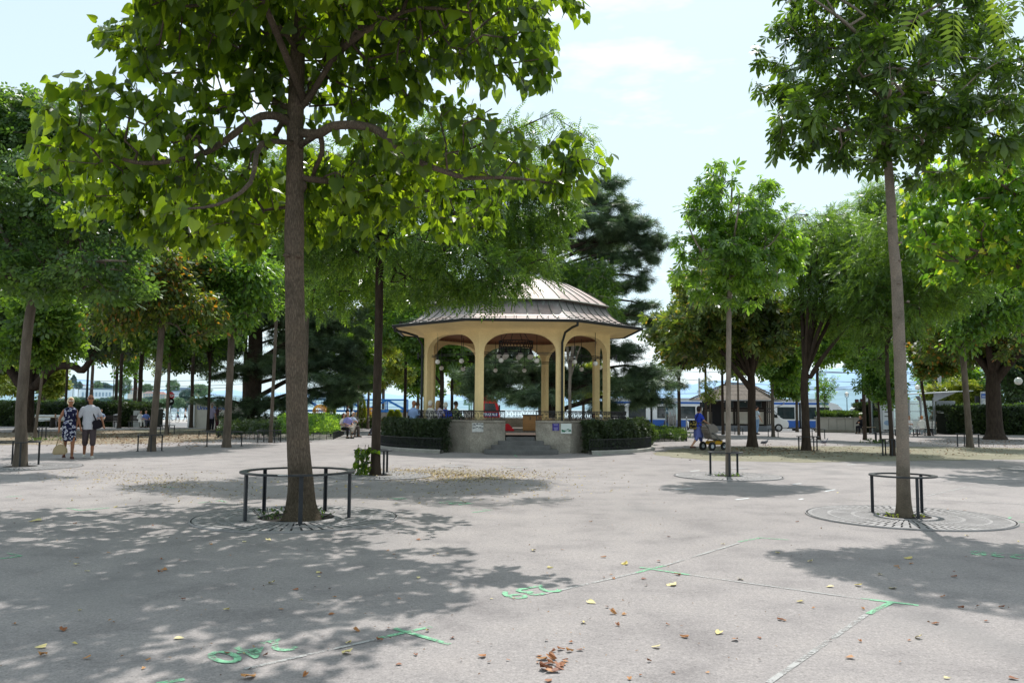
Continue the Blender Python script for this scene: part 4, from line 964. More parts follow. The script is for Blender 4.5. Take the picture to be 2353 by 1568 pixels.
btree('sapling','young sapling with sparse yellow-green leaves before the kiosk door',1632,992,3,(1592,1665,825,960),920,'yellow',125,ntips=26,size=.2,per=5,nl=3,nlob=5,spread=.25)
btree('locust_tree','dark slim trunk tree just behind the pale foreground trunk on the right',2050,1046,12,(1900,2270,440,860),800,'locust',126,bk=M_BK_DARK,kind='pinn',size=.28,per=10,ntips=520,lean=-6)
btree('lime_tree','grey trunk tree in a ring guard right of the tram shelter',2228,1027,17,(2120,2400,540,830),780,'green',127,kind='ovate',size=.22,per=12,ntips=460,lean=-8)
btree('old_chestnut_tree','massive old dark tree before the right hedge with rust-brown leaf tips',2286,1009,42,(2075,2520,600,860),880,'autumn',128,bk=M_BK_DARK,size=.4,ntips=720,per=8,nl=7,flare=1.8,nlob=18)
btree('young_tree','very thin tree in a guard left of the tram shelter',2023,1017,6,(1975,2080,780,945),860,'green',129,bk=M_BK_DARK,ntips=150,size=.3,per=7,lean=-4)
btree('young_tree','thin tree beside the brown sign and the seated girl in black',2001,994,7,(1920,2060,700,880),860,'green',130,bk=M_BK_DARK,ntips=220,size=.4,per=8,lean=-4)
btree('maple_tree','slanting thin tree in front of the shelter glass with rust-tinged crown',2134,1000,8,(2060,2225,690,880),860,'autumn',131,bk=M_BK_DARK,ntips=280,size=.4,per=8,lean=-14)
btree('young_tree','small leafy sapling tied between two brown stakes',1896,991,3,(1868,1922,840,945),930,'green',132,ntips=34,size=.26,per=6,nl=3,nlob=5,spread=.3)
btree('garden_tree','rounded yellow-green tree behind the shelter, nearer the grey mast',2150,960,10,(2120,2180,872,950),930,'yellow',133,Y=80,ntips=160,size=.4,per=10,nlob=8)
btree('garden_tree','rounded yellow-green tree behind the shelter and the display board',2215,960,12,(2172,2262,864,950),930,'yellow',134,Y=78,ntips=220,size=.45,per=10,nlob=8)
btree('plane_tree','dark tree in the background behind the yellow-green shrub trees',2180,960,10,(2100,2260,780,940),900,'green',135,Y=92,ntips=280,size=.6,per=7)
btree('plane_tree','dark tree in the background behind the old tree on the right',2330,960,10,(2240,2460,720,960),910,'dark',136,Y=74,ntips=360,size=.6,per=7)
btree('olive_tree','silvery olive-green tree above the kiosk roof',1660,985,8,(1560,1770,600,800),850,'olive',137,Y=52,bk=M_BK_DARK,ntips=320,size=.45,per=7)
btree('locust_tree','light green tree right of the kiosk above the van',1830,980,8,(1770,1850,830,915),900,'locust',138,Y=66,ntips=140,size=.45,per=8)
for i, (px, Y, box, lf, lb) in enumerate(((880,86,(830,950,740,915),'yellow','yellow-green tree beyond the blue lattice boom'),(960,90,(900,1030,790,920),'green','far green tree behind the bandstand left corner'),
    (1090,92,(1040,1160,820,920),'yellow','pale green tree far behind the red lorry'),(1240,94,(1180,1290,800,920),'yellow','pale green tree far behind the middle arch'),(1340,92,(1290,1400,830,925),'yellow','pale green tree seen low through the right arch'),
    (40,84,(-60,120,800,930),'yellow','sunlit green tree beyond the left hedge'),(100,80,(70,150,790,935),'yellow','sunlit yellow-green tree between the left trunks'))):
    btree('park_tree', lb, px, 960, 9, box, (box[2]+box[3])/2+40, lf, 150+i, Y=Y, ntips=220, size=.6, per=7, group=None)
# cedars: flat drooping plates of needles
def cedar(name, label, px, Y, w, ytop, plates, seed, bk=M_BK_DARK):
    B = GX(px, Y); s = Y/FPX; o = thing(name, label, 'tree', B); r_ = random.Random(seed)
    top = loc(B, px, ytop, 0)[2]; tr = w*s/2
    trunk = [(0,0,-.1,tr*1.5),(0,0,.6,tr*1.1),(.05,0,top*.3,tr),(0,0,top*.6,tr*.7),(-.05,0,top*.85,tr*.35),(0,0,top,.03)]
    limbs, bl = [], []
    for x, y, d, rx, ry in plates:
        c = loc(B, x, y, d); L = math.hypot(c[0], c[1]); z0 = max(.8, c[2]-L*r_.uniform(.05, .3)); r0 = min(tr*.5, .03+.018*L)
        limbs.append([(0, 0, z0, r0), (c[0]*.35, c[1]*.35, z0+(c[2]-z0)*.6+L*.04, r0*.8), (c[0]*.75, c[1]*.75, c[2]+.05*L, r0*.5), (c[0], c[1], c[2], r0*.25)])
        bl.append((c[0], c[1], c[2], rx*s, rx*s*.95, ry*s*.5)); bl.append((c[0]*.94, c[1], c[2]-ry*s*.7, rx*s*.8, rx*s*.8, ry*s*.25))
    tips = blob_tips(bl, int(36*len(bl)+140), seed, shell=.2)
    pos, par, rad, nt_, ends, cnt = grow(trunk, limbs, tips, seed=seed, rtip=.008, step=.5, arch=.05)
    skeleton_mesh('trunk', pos, par, rad, nt_, bk, o)
    foliage('crown', pos, par, rad, ends, M_LF['cedar'], o, 'needle', .36, 22, .16, .45, seed, rmax=.05, up=.8)
    return o
cedar('cedar_tree','big dark cedar with flat drooping boughs right behind the bandstand',1268,47,20,400,
  [(1405,420,0,58,20),(1380,450,-1,60,18),(1345,455,1,60,22),(1430,470,-1.5,60,14),(1465,505,-1.5,55,20),(1400,520,-1.5,70,22),(1490,545,-1,40,30),(1465,600,0,40,18),(1420,590,-1,60,16),(1340,500,-1,100,30),(1440,515,-1,78,34),(1480,560,-.5,50,34),(1500,590,0,28,40),(1515,560,-.5,26,20),(1475,640,-.5,40,24),(1370,560,1.5,110,26),(1210,510,0,110,36),(1150,560,1,90,36),(1190,600,-1,110,30),(1330,620,0,100,30),(1440,655,0,60,18),(1480,700,0,42,34),(1500,735,0,24,22),(1420,720,1,80,30),
   (1430,800,-1,70,26),(1490,850,-.5,90,18),(1550,880,0,44,12),(1450,880,-1.5,100,28),(1500,915,-1,80,14),(1300,860,1,110,40),(1190,840,0,110,40),(1120,860,.5,90,36),(1090,900,0,60,20),(1230,905,-2,110,22),(1160,790,1,90,40),(1350,790,1,90,40),(1400,930,-1,70,14)], 201)
cedar('cedar_tree','dark cedar with low flat boughs left of the flower bed',580,54,34,430,
  [(510,800,0,72,22),(470,917,-1,52,7),(560,845,0,70,26),(500,860,0,50,10),(770,790,-1,70,40),(830,760,-1,40,40),(720,830,-1,70,30),(850,850,0,40,30),(640,830,-1,80,36),(740,740,0,95,40),(800,720,0,60,36),(790,830,-.5,70,34),(745,905,-1,70,18),(800,900,0,36,24),(560,925,-1,66,20),(650,920,0,60,26),(820,800,0,50,24),(600,700,0,120,50),(690,650,0,120,50),(530,955,-1,60,14),(620,960,-1,60,14),(760,870,-1.5,90,24),(600,560,0,90,50),(640,480,0,60,40),(690,780,1,90,40)], 202)
cedar('cedar_tree','low young blue-green cedar beside the seated group by the flower bed',806,62,6,840,[(806,860,0,34,12),(780,885,0,30,8),(830,880,0,30,10),(800,905,0,36,10),(770,920,0,20,8)],203)

btree('lime_tree','tall green tree whose crown fills the gap behind the slender pale trunk tree',1560,985,10,(1480,1700,640,880),860,'olive',170,Y=60,bk=M_BK_DARK,ntips=300,size=.5,per=7)
btree('locust_tree','light feathery tree behind the pale right foreground trunk',1985,1000,10,(1880,2140,400,760),740,'locust',171,Y=44,bk=M_BK_DARK,kind='pinn',size=.4,ntips=420,per=9)
btree('lime_tree','green tree filling the gap behind the bandstand roof on the left',930,985,9,(800,1080,500,800),780,'green',172,Y=56,bk=M_BK_DARK,ntips=340,size=.5,per=7)
btree('lime_tree','tall dark tree closing the view between the left trunks',560,985,12,(430,800,330,720),720,'ash',173,Y=68,bk=M_BK_DARK,ntips=460,size=.6,per=7)
btree('lime_tree','tall green tree behind the rust-tinged crown',320,985,12,(120,440,330,700),700,'green',174,Y=70,bk=M_BK_DARK,ntips=460,size=.6,per=7)
btree('plane_tree','dark tree above the right hedge behind the tram shelter',2400,985,12,(2180,2560,480,820),800,'green',175,Y=58,bk=M_BK_DARK,ntips=460,size=.55,per=7)

btree('lime_tree','dark leafy tree low behind the stop sign and the fan-branched tree',440,985,9,(345,560,690,885),860,'dark',176,Y=74,bk=M_BK_DARK,ntips=300,size=.5,per=7)
btree('plane_tree','leafy tree low behind the bench of two men on the left',265,985,9,(190,350,700,872),850,'green',177,Y=78,bk=M_BK_DARK,ntips=240,size=.5,per=7)
btree('lime_tree','dark leafy tree low behind the big foreground trunk',690,985,9,(610,790,640,890),860,'dark',178,Y=70,bk=M_BK_DARK,ntips=300,size=.5,per=7)
# ---------------------------------------------------------------- ring guards and grates
M_GUARD = mat('guard_black_paint', (.03, .033, .038), .42, .2, var=.25, scale=9, spec=.5, fine=.2)
M_GRATE = mat('cast_iron_grate', (.3, .285, .28), .6, .1, var=.3, scale=3, fine=.3)
M_PIT = mat('dark_pit_shade', (.018, .015, .012), .95, var=.4, scale=8)  # shade of the hollow below the slots, put into the colour
def guard(px, py, R, H, label, n=4, rot=0.4, rw=.028, grate=None, base=None, group='ring guards around tree trunks'):
    B = base or G(px, py); o = thing('tree_guard', label, 'tree guard', B, rot, group)
    mb = MB(); k = 40; 
    rin, rout, z0, z1 = R-.05, R+.05 if R > .55 else R+.03, H-.022, H
    mb.lathe([(rin, z0), (rin, z1), (rout, z1), (rout, z0), (rin, z0)], k); mb.build('ring', M_GUARD, o, smooth=True)
    for i in range(n):
        a = 2*math.pi*i/n; mb = MB(); q = (R*math.cos(a), R*math.sin(a)); w = .055 if R > .55 else .04
        mb.box((q[0], q[1], H/2), (.018, w, H-.03), rz=a); mb.box((q[0]-.02*math.cos(a), q[1]-.02*math.sin(a), H/2), (.03, .014, H-.03), rz=a); mb.box((q[0], q[1], .014), (w*2.2, w*2, .012), rz=a)
        mb.build('post', M_GUARD, o)
    return o, B
def grate(B, R, rin, label, nb=62):
    o = thing('tree_grate', label, 'tree grate', (B.x, B.y, 0), .1, 'round iron grates in the asphalt')
    mb = MB(); mb.lathe([(.01, .005), (R, .005)], 64); mb.build('pit', M_PIT, o)  # flat dark disc on the asphalt, drawn for the shaded pit
    mb = MB()
    for r0, r1 in ((rin, rin+.1), (rin+.38, rin+.43), (rin+.72, rin+.76) if R-rin > 1 else (rin+.5, rin+.53), (R-.09, R-.035)): mb.lathe([(r0, .006), (r0, .02), (r1, .02), (r1, .006)], 72)
    zones = [(rin+.1, rin+.38), (rin+.43, rin+.72), (rin+.76, R-.09)] if R-rin > 1 else [(rin+.1, rin+.38), (rin+.43, R-.09)]
    for zi, (r0, r1) in enumerate(zones):
        n_ = nb if zi < 2 else nb+12
        for i in range(n_):
            a = 2*math.pi*i/n_; c, s = math.cos(a), math.sin(a); h0 = math.pi*r0/n_*.72; h1 = math.pi*r1/n_*.78
            mb.add([(c*r0-s*-h0, s*r0+c*-h0, .019), (c*r1-s*-h1, s*r1+c*-h1, .019), (c*r1-s*h1, s*r1+c*h1, .019), (c*r0-s*h0, s*r0+c*h0, .019)], [(0, 1, 2, 3)])
    mb.build('grille', M_GRATE, o)
    mb = MB(); mb.lathe([(R-.014, .006), (R-.014, .021), (R, .021), (R+.006, .003)], 72); mb.build('frame', M_GRATE, o)
    return o
g1, _ = guard(0, 0, .735, .66, 'widest black ring guard, around the big foreground trunk', 5, 1.25, base=G(682, 1190))
mb = MB(); mb.box((0, 0, 0), (.012, .13, .006)); tg = mb.build('sticker', mat('white_sticker', (.85, .85, .85), .4), g1); tg.location = (.785*math.cos(-1.57-1.25), .785*math.sin(-1.57-1.25), .656); tg.rotation_euler.z = -1.57-1.25; tg.rotation_euler.y = 0
grate(G(681, 1190), 1.40, .52, 'round slotted iron grate in shade around the big foreground trunk')
guard(0, 0, .44, .60, 'tall narrow black ring guard around the pale trunk in the right foreground', 3, .52, base=G(2076, 1183))
grate(G(2083, 1188), 1.40, .33, 'round slotted iron grate in sun under the pale right foreground tree')
guard(0, 0, .38, .55, 'small black ring guard around the slender pale trunk left of the pram', 3, .5, base=G(1667, 1091))
grate(G(1672, 1094), 1.24, .3, 'round iron grate below the slender pale trunk in mid ground', 60)
guard(0, 0, .42, .56, 'black ring guard with ivy on it, before the left planter of the bandstand', 4, .8, base=G(856, 1088))
grate(G(872, 1092), 1.2, .3, 'faint round grate around the dark trunk in front of the bandstand', 56)
guard(0, 0, .52, .62, 'black ring guard cut by the left photo edge', 4, .7, base=G(36, 1070))
grate(G(46, 1072), 1.42, .4, 'round iron grate at the left photo edge under the ash tree')
grate(G(2440, 1079), 1.5, .4, 'round grate at the right photo edge under the yellow-green tree')
for px, py, wd, ht, lb in ((344,1036,52,38,'ring guard around the trunk just right of the walking couple'),(515,1025,76,34,'ring guard around the fan-branched grey trunk'),(384,996,31,20,'low ring guard around the thin trunk before the hedge end'),
    (618,1016,56,28,'ring guard around the slender pale trunk beside the dark cedar'),(92,1007,24,26,'small ring guard at the very thin reddish trunk, left'),(482,1001,48,13,'lowest ring guard, in front of the urinal wall'),
    (1856,1034,47,32,'ring guard around the big forked trunk on the right gravel strip'),(1776,1003,23,18,'small ring guard around the thin trunk at the kiosk corner'),(1697,997,19,15,'small ring guard at the thin trunk before the kiosk facade'),
    (1880,1007,28,22,'ring guard around the thin dark trunk by the long wooden bench'),(2028,1016,42,24,'ring guard around the very thin trunk left of the tram shelter'),(2042,1046,30,38,'ring guard around the dark trunk just behind the pale foreground trunk'),
    (2224,1026,46,30,'ring guard around the grey trunk right of the tram shelter'),(2134,1000,24,16,'ring guard at the slanting thin trunk')):
    B = G(px, py); s = B.y/FPX; guard(0, 0, wd*s/2, min(.75, ht*s), lb, 4, random.uniform(0, 1.5), base=B)
# ivy on the guard and weeds round the trunks
def plant(name, label, B, n, spread, h, leaf, kind='ovate', size=.07, seed=0, cat='plant', stems=True, group=None, up=.4):
    r_ = np.random.default_rng(seed); o = thing(name, label, cat, B, 0, group)
    p = np.stack([r_.normal(0, spread, n), r_.normal(0, spread, n), r_.random(n)*h], 1)
    V, F = leaf_tpl(kind); y = r_.normal(size=(n, 3)); nr = r_.normal(size=(n, 3)); nr[:, 2] += up*2
    V, F = scatter(V, F, p, y, nr, size*(.6+.8*r_.random(n))); npmesh('leaves', V, F, M_LF[leaf], o)
    if stems:
        mb = MB()
        for i in range(0, n, max(1, n//14)): mb.tube([(p[i][0]*.5, p[i][1]*.5, 0), tuple(p[i])], .004, 3)
        mb.build('stems', M_BK_DARK, o)
    return o
gi = G(826, 1092)
ivy = thing('ivy', 'green ivy climbing the ring guard before the left planter', 'climbing plant', gi)
r_ = np.random.default_rng(5); n = 120; p = np.stack([np.where(r_.random(n) < .5, r_.normal(-.06, .05, n), r_.normal(.13, .05, n)), r_.normal(0, .04, n), r_.random(n)*.58], 1); p[-26:, 2] = .55+r_.normal(0, .03, 26); p[-26:, 0] = r_.uniform(-.1, .4, 26)
y = r_.normal(size=(n, 3))*.6; y[:, 2] -= .7; nr = r_.normal(size=(n, 3))*.6; nr[:, 1] -= 1
V, F = leaf_tpl('heart'); V, F = scatter(V, F, p, y, nr, .085*(.5+r_.random(n))); npmesh('leaves', V, F, M_LF['catalpa'], ivy)
mb = MB()
for x in (-.06, .1, .17): mb.tube([(x, 0, 0), (x+.03, .01, .2), (x-.02, 0, .4), (x+.02, 0, .7)], .006, 4)
mb.build('stems', M_BK_DARK, ivy)
plant('weeds', 'small weeds at the foot of the big foreground trunk', G(722, 1188), 50, .12, .1, 'green', size=.05, seed=1)
plant('weeds', 'weeds beside the left posts inside the widest ring guard', G(622, 1192), 50, .12, .13, 'dark', size=.06, seed=2)
plant('weeds', 'tiny yellow-green weeds left of the pale foreground trunk', G(2048, 1188), 26, .07, .05, 'yellow', size=.045, seed=3)
plant('weeds', 'tiny weeds right of the pale foreground trunk', G(2104, 1188), 20, .06, .05, 'yellow', size=.04, seed=4)
plant('weeds', 'green weeds under the slender pale trunk in mid ground', G(1650, 1093), 34, .12, .05, 'green', size=.045, seed=6)
plant('weeds', 'green weeds right of the slender pale trunk', G(1695, 1093), 34, .1, .05, 'green', size=.045, seed=7)
plant('weeds', 'weeds around the very thin trunk left of the tram shelter', G(2020, 1018), 110, .35, .14, 'hedgeL', size=.12, seed=8)
plant('weeds', 'weeds around the thin reddish trunk on the left', G(98, 1011), 110, .5, .12, 'hedgeL', size=.12, seed=9)

# ---------------------------------------------------------------- painted marks on the asphalt
def paint(name, col, wear=.45):
    m, t, o = nt(name); b = N(t, 'ShaderNodeBsdfPrincipled', Roughness=.8)
    n = noise_tex(t, 30, 4, .75); n2 = noise_tex(t, 3, 4, .6)
    c = ramp(t, n.outputs[0], [(.25, tuple(x*.6 for x in col)), (.5, col)]); t.links.new(c, b.inputs['Base Color'])
    tr = t.nodes.new('ShaderNodeBsdfTransparent'); mx = t.nodes.new('ShaderNodeMixShader')
    ad = t.nodes.new('ShaderNodeMath'); ad.operation = 'ADD'; t.links.new(n.outputs[0], ad.inputs[0]); t.links.new(n2.outputs[0], ad.inputs[1])
    f = ramp(t, ad.outputs[0], [(max(0, wear*.9), (0, 0, 0)), (min(1, wear*.9+.12), (1, 1, 1))])
    f = t.nodes.new('ShaderNodeMapRange'); f.inputs[1].default_value = wear*2-.1; f.inputs[2].default_value = wear*2+.12; t.links.new(ad.outputs[0], f.inputs[0])
    t.links.new(f.outputs[0], mx.inputs[0]); t.links.new(tr.outputs[0], mx.inputs[1]); t.links.new(b.outputs[0], mx.inputs[2]); t.links.new(mx.outputs[0], o.inputs[0]); return m
M_GREEN = paint('green_marking_paint', (.2, .46, .27), .475); M_FADE = paint('faded_marking', (.37, .365, .35), .46); M_WHITEP = paint('white_marking_paint', (.75, .78, .78), .4)
def strip(mb, a, b, w, z=.004):
    a, b = Vector(a[:2]), Vector(b[:2]); d = (b-a).normalized(); n = Vector((-d.y, d.x))*w/2
    mb.add([(*(a-n), z), (*(b-n), z), (*(b+n), z), (*(a+n), z)], [(0, 1, 2, 3)])
def mark(label, segs, w, m=None, cat='ground marking', name='ground_marking', z=.004):
    mb = MB()
    for i, (a, b) in enumerate(segs): strip(mb, G(*a), G(*b), w, z+.0015*i)
    return tag(mb.build(name, m or M_GREEN), label, cat)
mark('green paint cross on the asphalt in the lower middle, right of number 240', [((868,1466),(990,1439)),((905,1443),(1032,1480))], .045)
mark('green paint T-cross right of number 239', [((1462,1315),(1526,1299)),((1470,1303),(1583,1320))], .045)
mark('green paint T mark on the right with its stem toward the camera', [((1977,1374),(2110,1390)),((2046,1384),(1994,1410))], .05)
mark('green corner mark in sun near the bottom of the far grate on the right', [((1697,1244),(1746,1235)),((1746,1235),(1812,1240))], .045)
mark('green stripe at the bottom left edge of the photo', [((360,1570),(424,1560))], .05)
mark('green corner mark in shade at the left photo edge', [((0,1283),(48,1277)),((48,1277),(14,1269))], .05)
mark('thin green corner mark in shade left of the widest grate', [((155,1167),(184,1172)),((184,1172),(252,1166))], .04)
mark('small green mark behind the left post of the widest guard', [((455,1155),(505,1150)),((500,1148),(520,1153))], .035)
mark('small green arrow mark right of number 222', [((1080,1168),(1133,1171)),((1084,1177),(1133,1171))], .035)
mark('short green mark in leaf litter left of the widest guard', [((375,1117),(400,1121))], .04)
mark('short green mark right of the widest grate', [((860,1184),(905,1177))], .035)
mark('short green mark behind the widest grate', [((895,1144),(935,1146)),((905,1147),(930,1143))], .035)
mark('green corner mark at the right photo edge beside the grate', [((2308,1196),(2322,1187)),((2310,1197),(2360,1199))], .04)
mark('tiny green dash at the left, in full sun', [((10,1141),(50,1139))], .05)
mark('thin green line on the shaded asphalt below the bandstand steps', [((1179,1041),(1188,1050))], .05)
mark('thin green line on the asphalt below the right planter', [((1362,1037),(1380,1046))], .05)
mark('faded pale line from the cross to number 239 and beyond', [((1240,1366),(1462,1315)),((1526,1299),(1697,1247))], .035, M_FADE, name='faded_line')
mark('faded pale line between number 240 and the cross', [((560,1537),(868,1467))], .035, M_FADE, name='faded_line')
mark('long faded pale line from the T mark to the bottom of the photo', [((1765,1568),(1990,1411))], .04, M_FADE, name='faded_line')
mark('faded pale line between the two T marks on the right', [((1583,1320),(1977,1375))], .03, M_FADE, name='faded_line')
mark('faded line right of the pale foreground trunk', [((2105,1144),(2222,1118)),((2105,1145),(2352,1158))], .035, M_FADE, name='faded_line')
for a, b, lb in (((1586,1082),(1606,1080),'left'),((1550,1124),(1592,1121),'long left'),((1690,1147),(1720,1144),'front'),((1820,1112),(1840,1110),'right'),((1836,1147),(1844,1145),'small right'),((1895,1128),(1918,1124),'far right'),((1945,1067),(1966,1066),'distant')):
    mark('short white dash on the asphalt, %s one near the mid-ground grate' % lb, [(a, b)], .05, M_WHITEP, name='white_dash')
def number(s, p0, p1, h, label, bold=.006):
    """p0 = photo point of the first character's centre line, p1 = last: the writing faces away from the camera"""
    a, b = G(*p0), G(*p1); d = (b-a); ang = math.atan2(d.y, d.x); L = d.length; c = (a+b)/2
    M = Matrix.Translation((c.x, c.y, .006)) @ Matrix.Rotation(ang, 4, 'Z')
    o = text_mesh('painted_number', s, h*1.4, M_GREEN, None, Matrix.Identity(4), 0, bold)
    xs_ = [v.co.x for v in o.data.vertices]; wd = max(xs_)-min(xs_)
    o.data.transform(M @ Matrix.Diagonal((L*1.45/wd, 1, 1, 1))); return tag(o, label, 'painted number')
number('240', (638,1482), (512,1508), .30, 'green painted number 240 seen upside down, lower left')
number('239', (1250,1352), (1174,1366), .30, 'green painted number 239 seen upside down, middle of the foreground')
number('238', (2335,1277), (2248,1270), .30, 'green painted number 238 seen upside down, in shade at the right edge')
number('222', (1070,1157), (1025,1153), .30, 'small green painted number 222 behind the widest grate')
# manhole covers
for px, py, r, lb in ((1600,1116-0,.0,''),(1688,1592*0+1075,.33,'round manhole cover left of the mid-ground grate'),(1186,1073,.3,'round manhole cover before the bandstand steps'),(1042*1,1070,.3,'round manhole cover in front of the left planter')):
    if r:
        mb = MB(); mb.lathe([(.01, .006), (r*.9, .006), (r*.92, .003), (r, .003), (r, .0065), (r+.03, .0065)], 32); o = mb.build('manhole_cover', M_GRATE); o.location = G(px, py); tag(o, lb, 'manhole cover')
# ---------------------------------------------------------------- fallen leaves
def drop_mat(name, a, b_, c_):
    m, t, o = nt(name); b = N(t, 'ShaderNodeBsdfPrincipled', Roughness=.6); oi = t.nodes.new('ShaderNodeObjectInfo')
    t.links.new(ramp(t, oi.outputs['Random'], [(0, a), (.5, b_), (1, c_)]), b.inputs['Base Color']); t.links.new(b.outputs[0], o.inputs[0]); return m
M_DROPB = drop_mat('dry_leaf_brown', (.16, .045, .015), (.3, .11, .03), (.42, .2, .06)); M_DROPY = drop_mat('dry_leaf_yellow', (.6, .5, .2), (.7, .6, .32), (.5, .4, .1))
def leafmesh(seed, curl):
    r_ = random.Random(seed); V, F = leaf_tpl('heart'); me = bpy.data.meshes.new('fallen_leaf')
    V = [(x*.9, y-.5, .04+curl*(abs(x)*1.1+(y-.5)**2*1.2)+r_.gauss(0, .04)) for x, y, z in V]; z0 = min(v[2] for v in V); V = [(a, b, c-z0+.02) for a, b, c in V]
    me.from_pydata(V, [], F); return me
LM = [leafmesh(i, c) for i, c in enumerate((.15, .35, .6, .85, .5))]
for m_ in LM: m_.materials.append(M_DROPB)
LY = [l.copy() for l in LM]
for l in LY: l.materials.clear(); l.materials.append(M_DROPY)
def fallen(px, py, sz, yellow=False, label=None, curl=None):
    sz *= .68
    o = bpy.data.objects.new('fallen_leaf', (LY if yellow else LM)[curl if curl is not None else random.randrange(5)]); COL.objects.link(o)
    p = G(px, py); o.location = (p.x, p.y, .007); o.rotation_euler = (random.gauss(0, .12), random.gauss(0, .12), random.uniform(0, 6.28)); o.scale = (sz, sz, sz*random.uniform(.7, 1.2))
    if label: tag(o, label, 'fallen leaf')
    else: tag(o, 'pale yellow fallen leaf lying on the asphalt' if yellow else 'small dry brown fallen leaf lying on the asphalt', 'fallen leaf', 'pale fallen leaves' if yellow else 'brown fallen leaves')
    return o
fallen(1546, 1343, .15, True, 'largest pale fallen leaf with a stalk, below the green T-cross', 1)
fallen(575, 1556, .13, False, 'single tan fallen leaf at the bottom edge, left part', 1)
fallen(80, 1197, .2, True, 'flat pale yellow leaf in shade, left of the widest grate', 0)
for x, y in ((175,1298),(265,1165*1),(560,1245),(450,1100),(622,1325*0+1340),(1437,1295+0),(1836,1383),(1340,1430),(1650,1455),(1505,1497*0+1487),(2085,1283),(1970,1345),(1905,1348),(2052,1350*0+1352),(2108,1465),(1700,1330),(92,1488),(413,1467),(1785,1270),(2020,1320),(1360,1385),(1265,1305),(1860,1290),(795,1500),(618,1241),(1226,1265),(2222,1230*1)):
    fallen(x, y, random.uniform(.07, .12), True)
for i in range(14):                                         # the little heap at the bottom middle
    fallen(1272+random.gauss(0, 16), 1532+random.gauss(0, 11), random.uniform(.05, .11), False, None)
for x, y in ((1240,1508),(1243,1515),(1270,1497),(1290,1492),(1310,1496),(1330,1494),(1110,1508),(955,1505),(820,1450),(1040,1350*0+1465),(1420,1437),(1410,1410),(1432,1412),(1395,1395),(1570,1520*0+1463),(1790,1423),(1800,1425),(1690,1470),(1745,1466),(2145,1433),(2150,1432),(2300,1395),(1950,1512),(2330,1560),(700,1553),(520,1500),(100,1505),(145,1448),(370,1284),(905,1273),(645,1215),(1385,1280),(1300,1455*0+1520),(250,1270),(300,1145),(380,1310),(960,1240),(1480,1330),(1555,1320),(2190,1325)):
    fallen(x, y, random.uniform(.045, .09))
r2 = random.Random(44)
for i in range(110):
    x = r2.uniform(0, 2352); y = 1130+(r2.random()**1.3)*438; fallen(x, y, r2.uniform(.03, .07), r2.random() < .18)
# countless crumbs of leaf litter
def litter(name, label, centers, size, m, seed):
    r_ = np.random.default_rng(seed); P0 = []
    for px, py, sx_, sy_, n in centers:
        for _ in range(n):
            g = G(px+r_.normal(0, sx_), py+r_.normal(0, sy_)); P0.append((g.x, g.y, gz(g.y)+.012))
    P0 = np.array(P0); n = len(P0); V, F = leaf_tpl('ovate'); y = r_.normal(size=(n, 3)); y[:, 2] *= .2; nr = r_.normal(size=(n, 3))*.35; nr[:, 2] = 1
    V, F = scatter(V, F, P0, y, nr, size*(.4+1.1*r_.random(n))); o = npmesh(name, V, F, m); tag(o, label, 'leaf litter', None, 'stuff'); return o
M_LIT = leafmat('litter_tan', (.3, .2, .07), (.45, .33, .13), (.6, .48, .2), .1, .7, (1, 1, 1), odd=(.2, .08, .03)); M_LITB = leafmat('litter_brown', (.12, .05, .02), (.22, .1, .04), (.36, .2, .08), .1, .7, (1, 1, 1))
litter('leaf_litter', 'scattered tan leaf crumbs on the sunny asphalt before the bandstand', [(1060,1092,100,8,3200),(960,1084,60,5,900),(380,1110,60,9,420),(250,1092,90,9,300),(1150,1120,160,16,350),(560,1120,220,22,350)], .045, M_LIT, 1)
litter('leaf_litter', 'fine brown leaf crumbs over the foreground asphalt', [(600,1180,500,50,500),(1500,1200,500,60,260),(1200,1400,700,110,240)], .018, M_LITB, 2)
litter('leaf_litter', 'brown leaf litter under the trees on the left gravel', [(300,1006,150,9,2600),(150,1000,120,8,900),(500,1000,60,6,500)], .09, M_LITB, 3)
litter('leaf_litter', 'brown leaf litter on the right gravel strip', [(1790,1032,90,5,900),(1950,1040,220,7,900),(2250,1028,90,6,500),(2250,1014,80,3,500)], .07, M_LITB, 4)
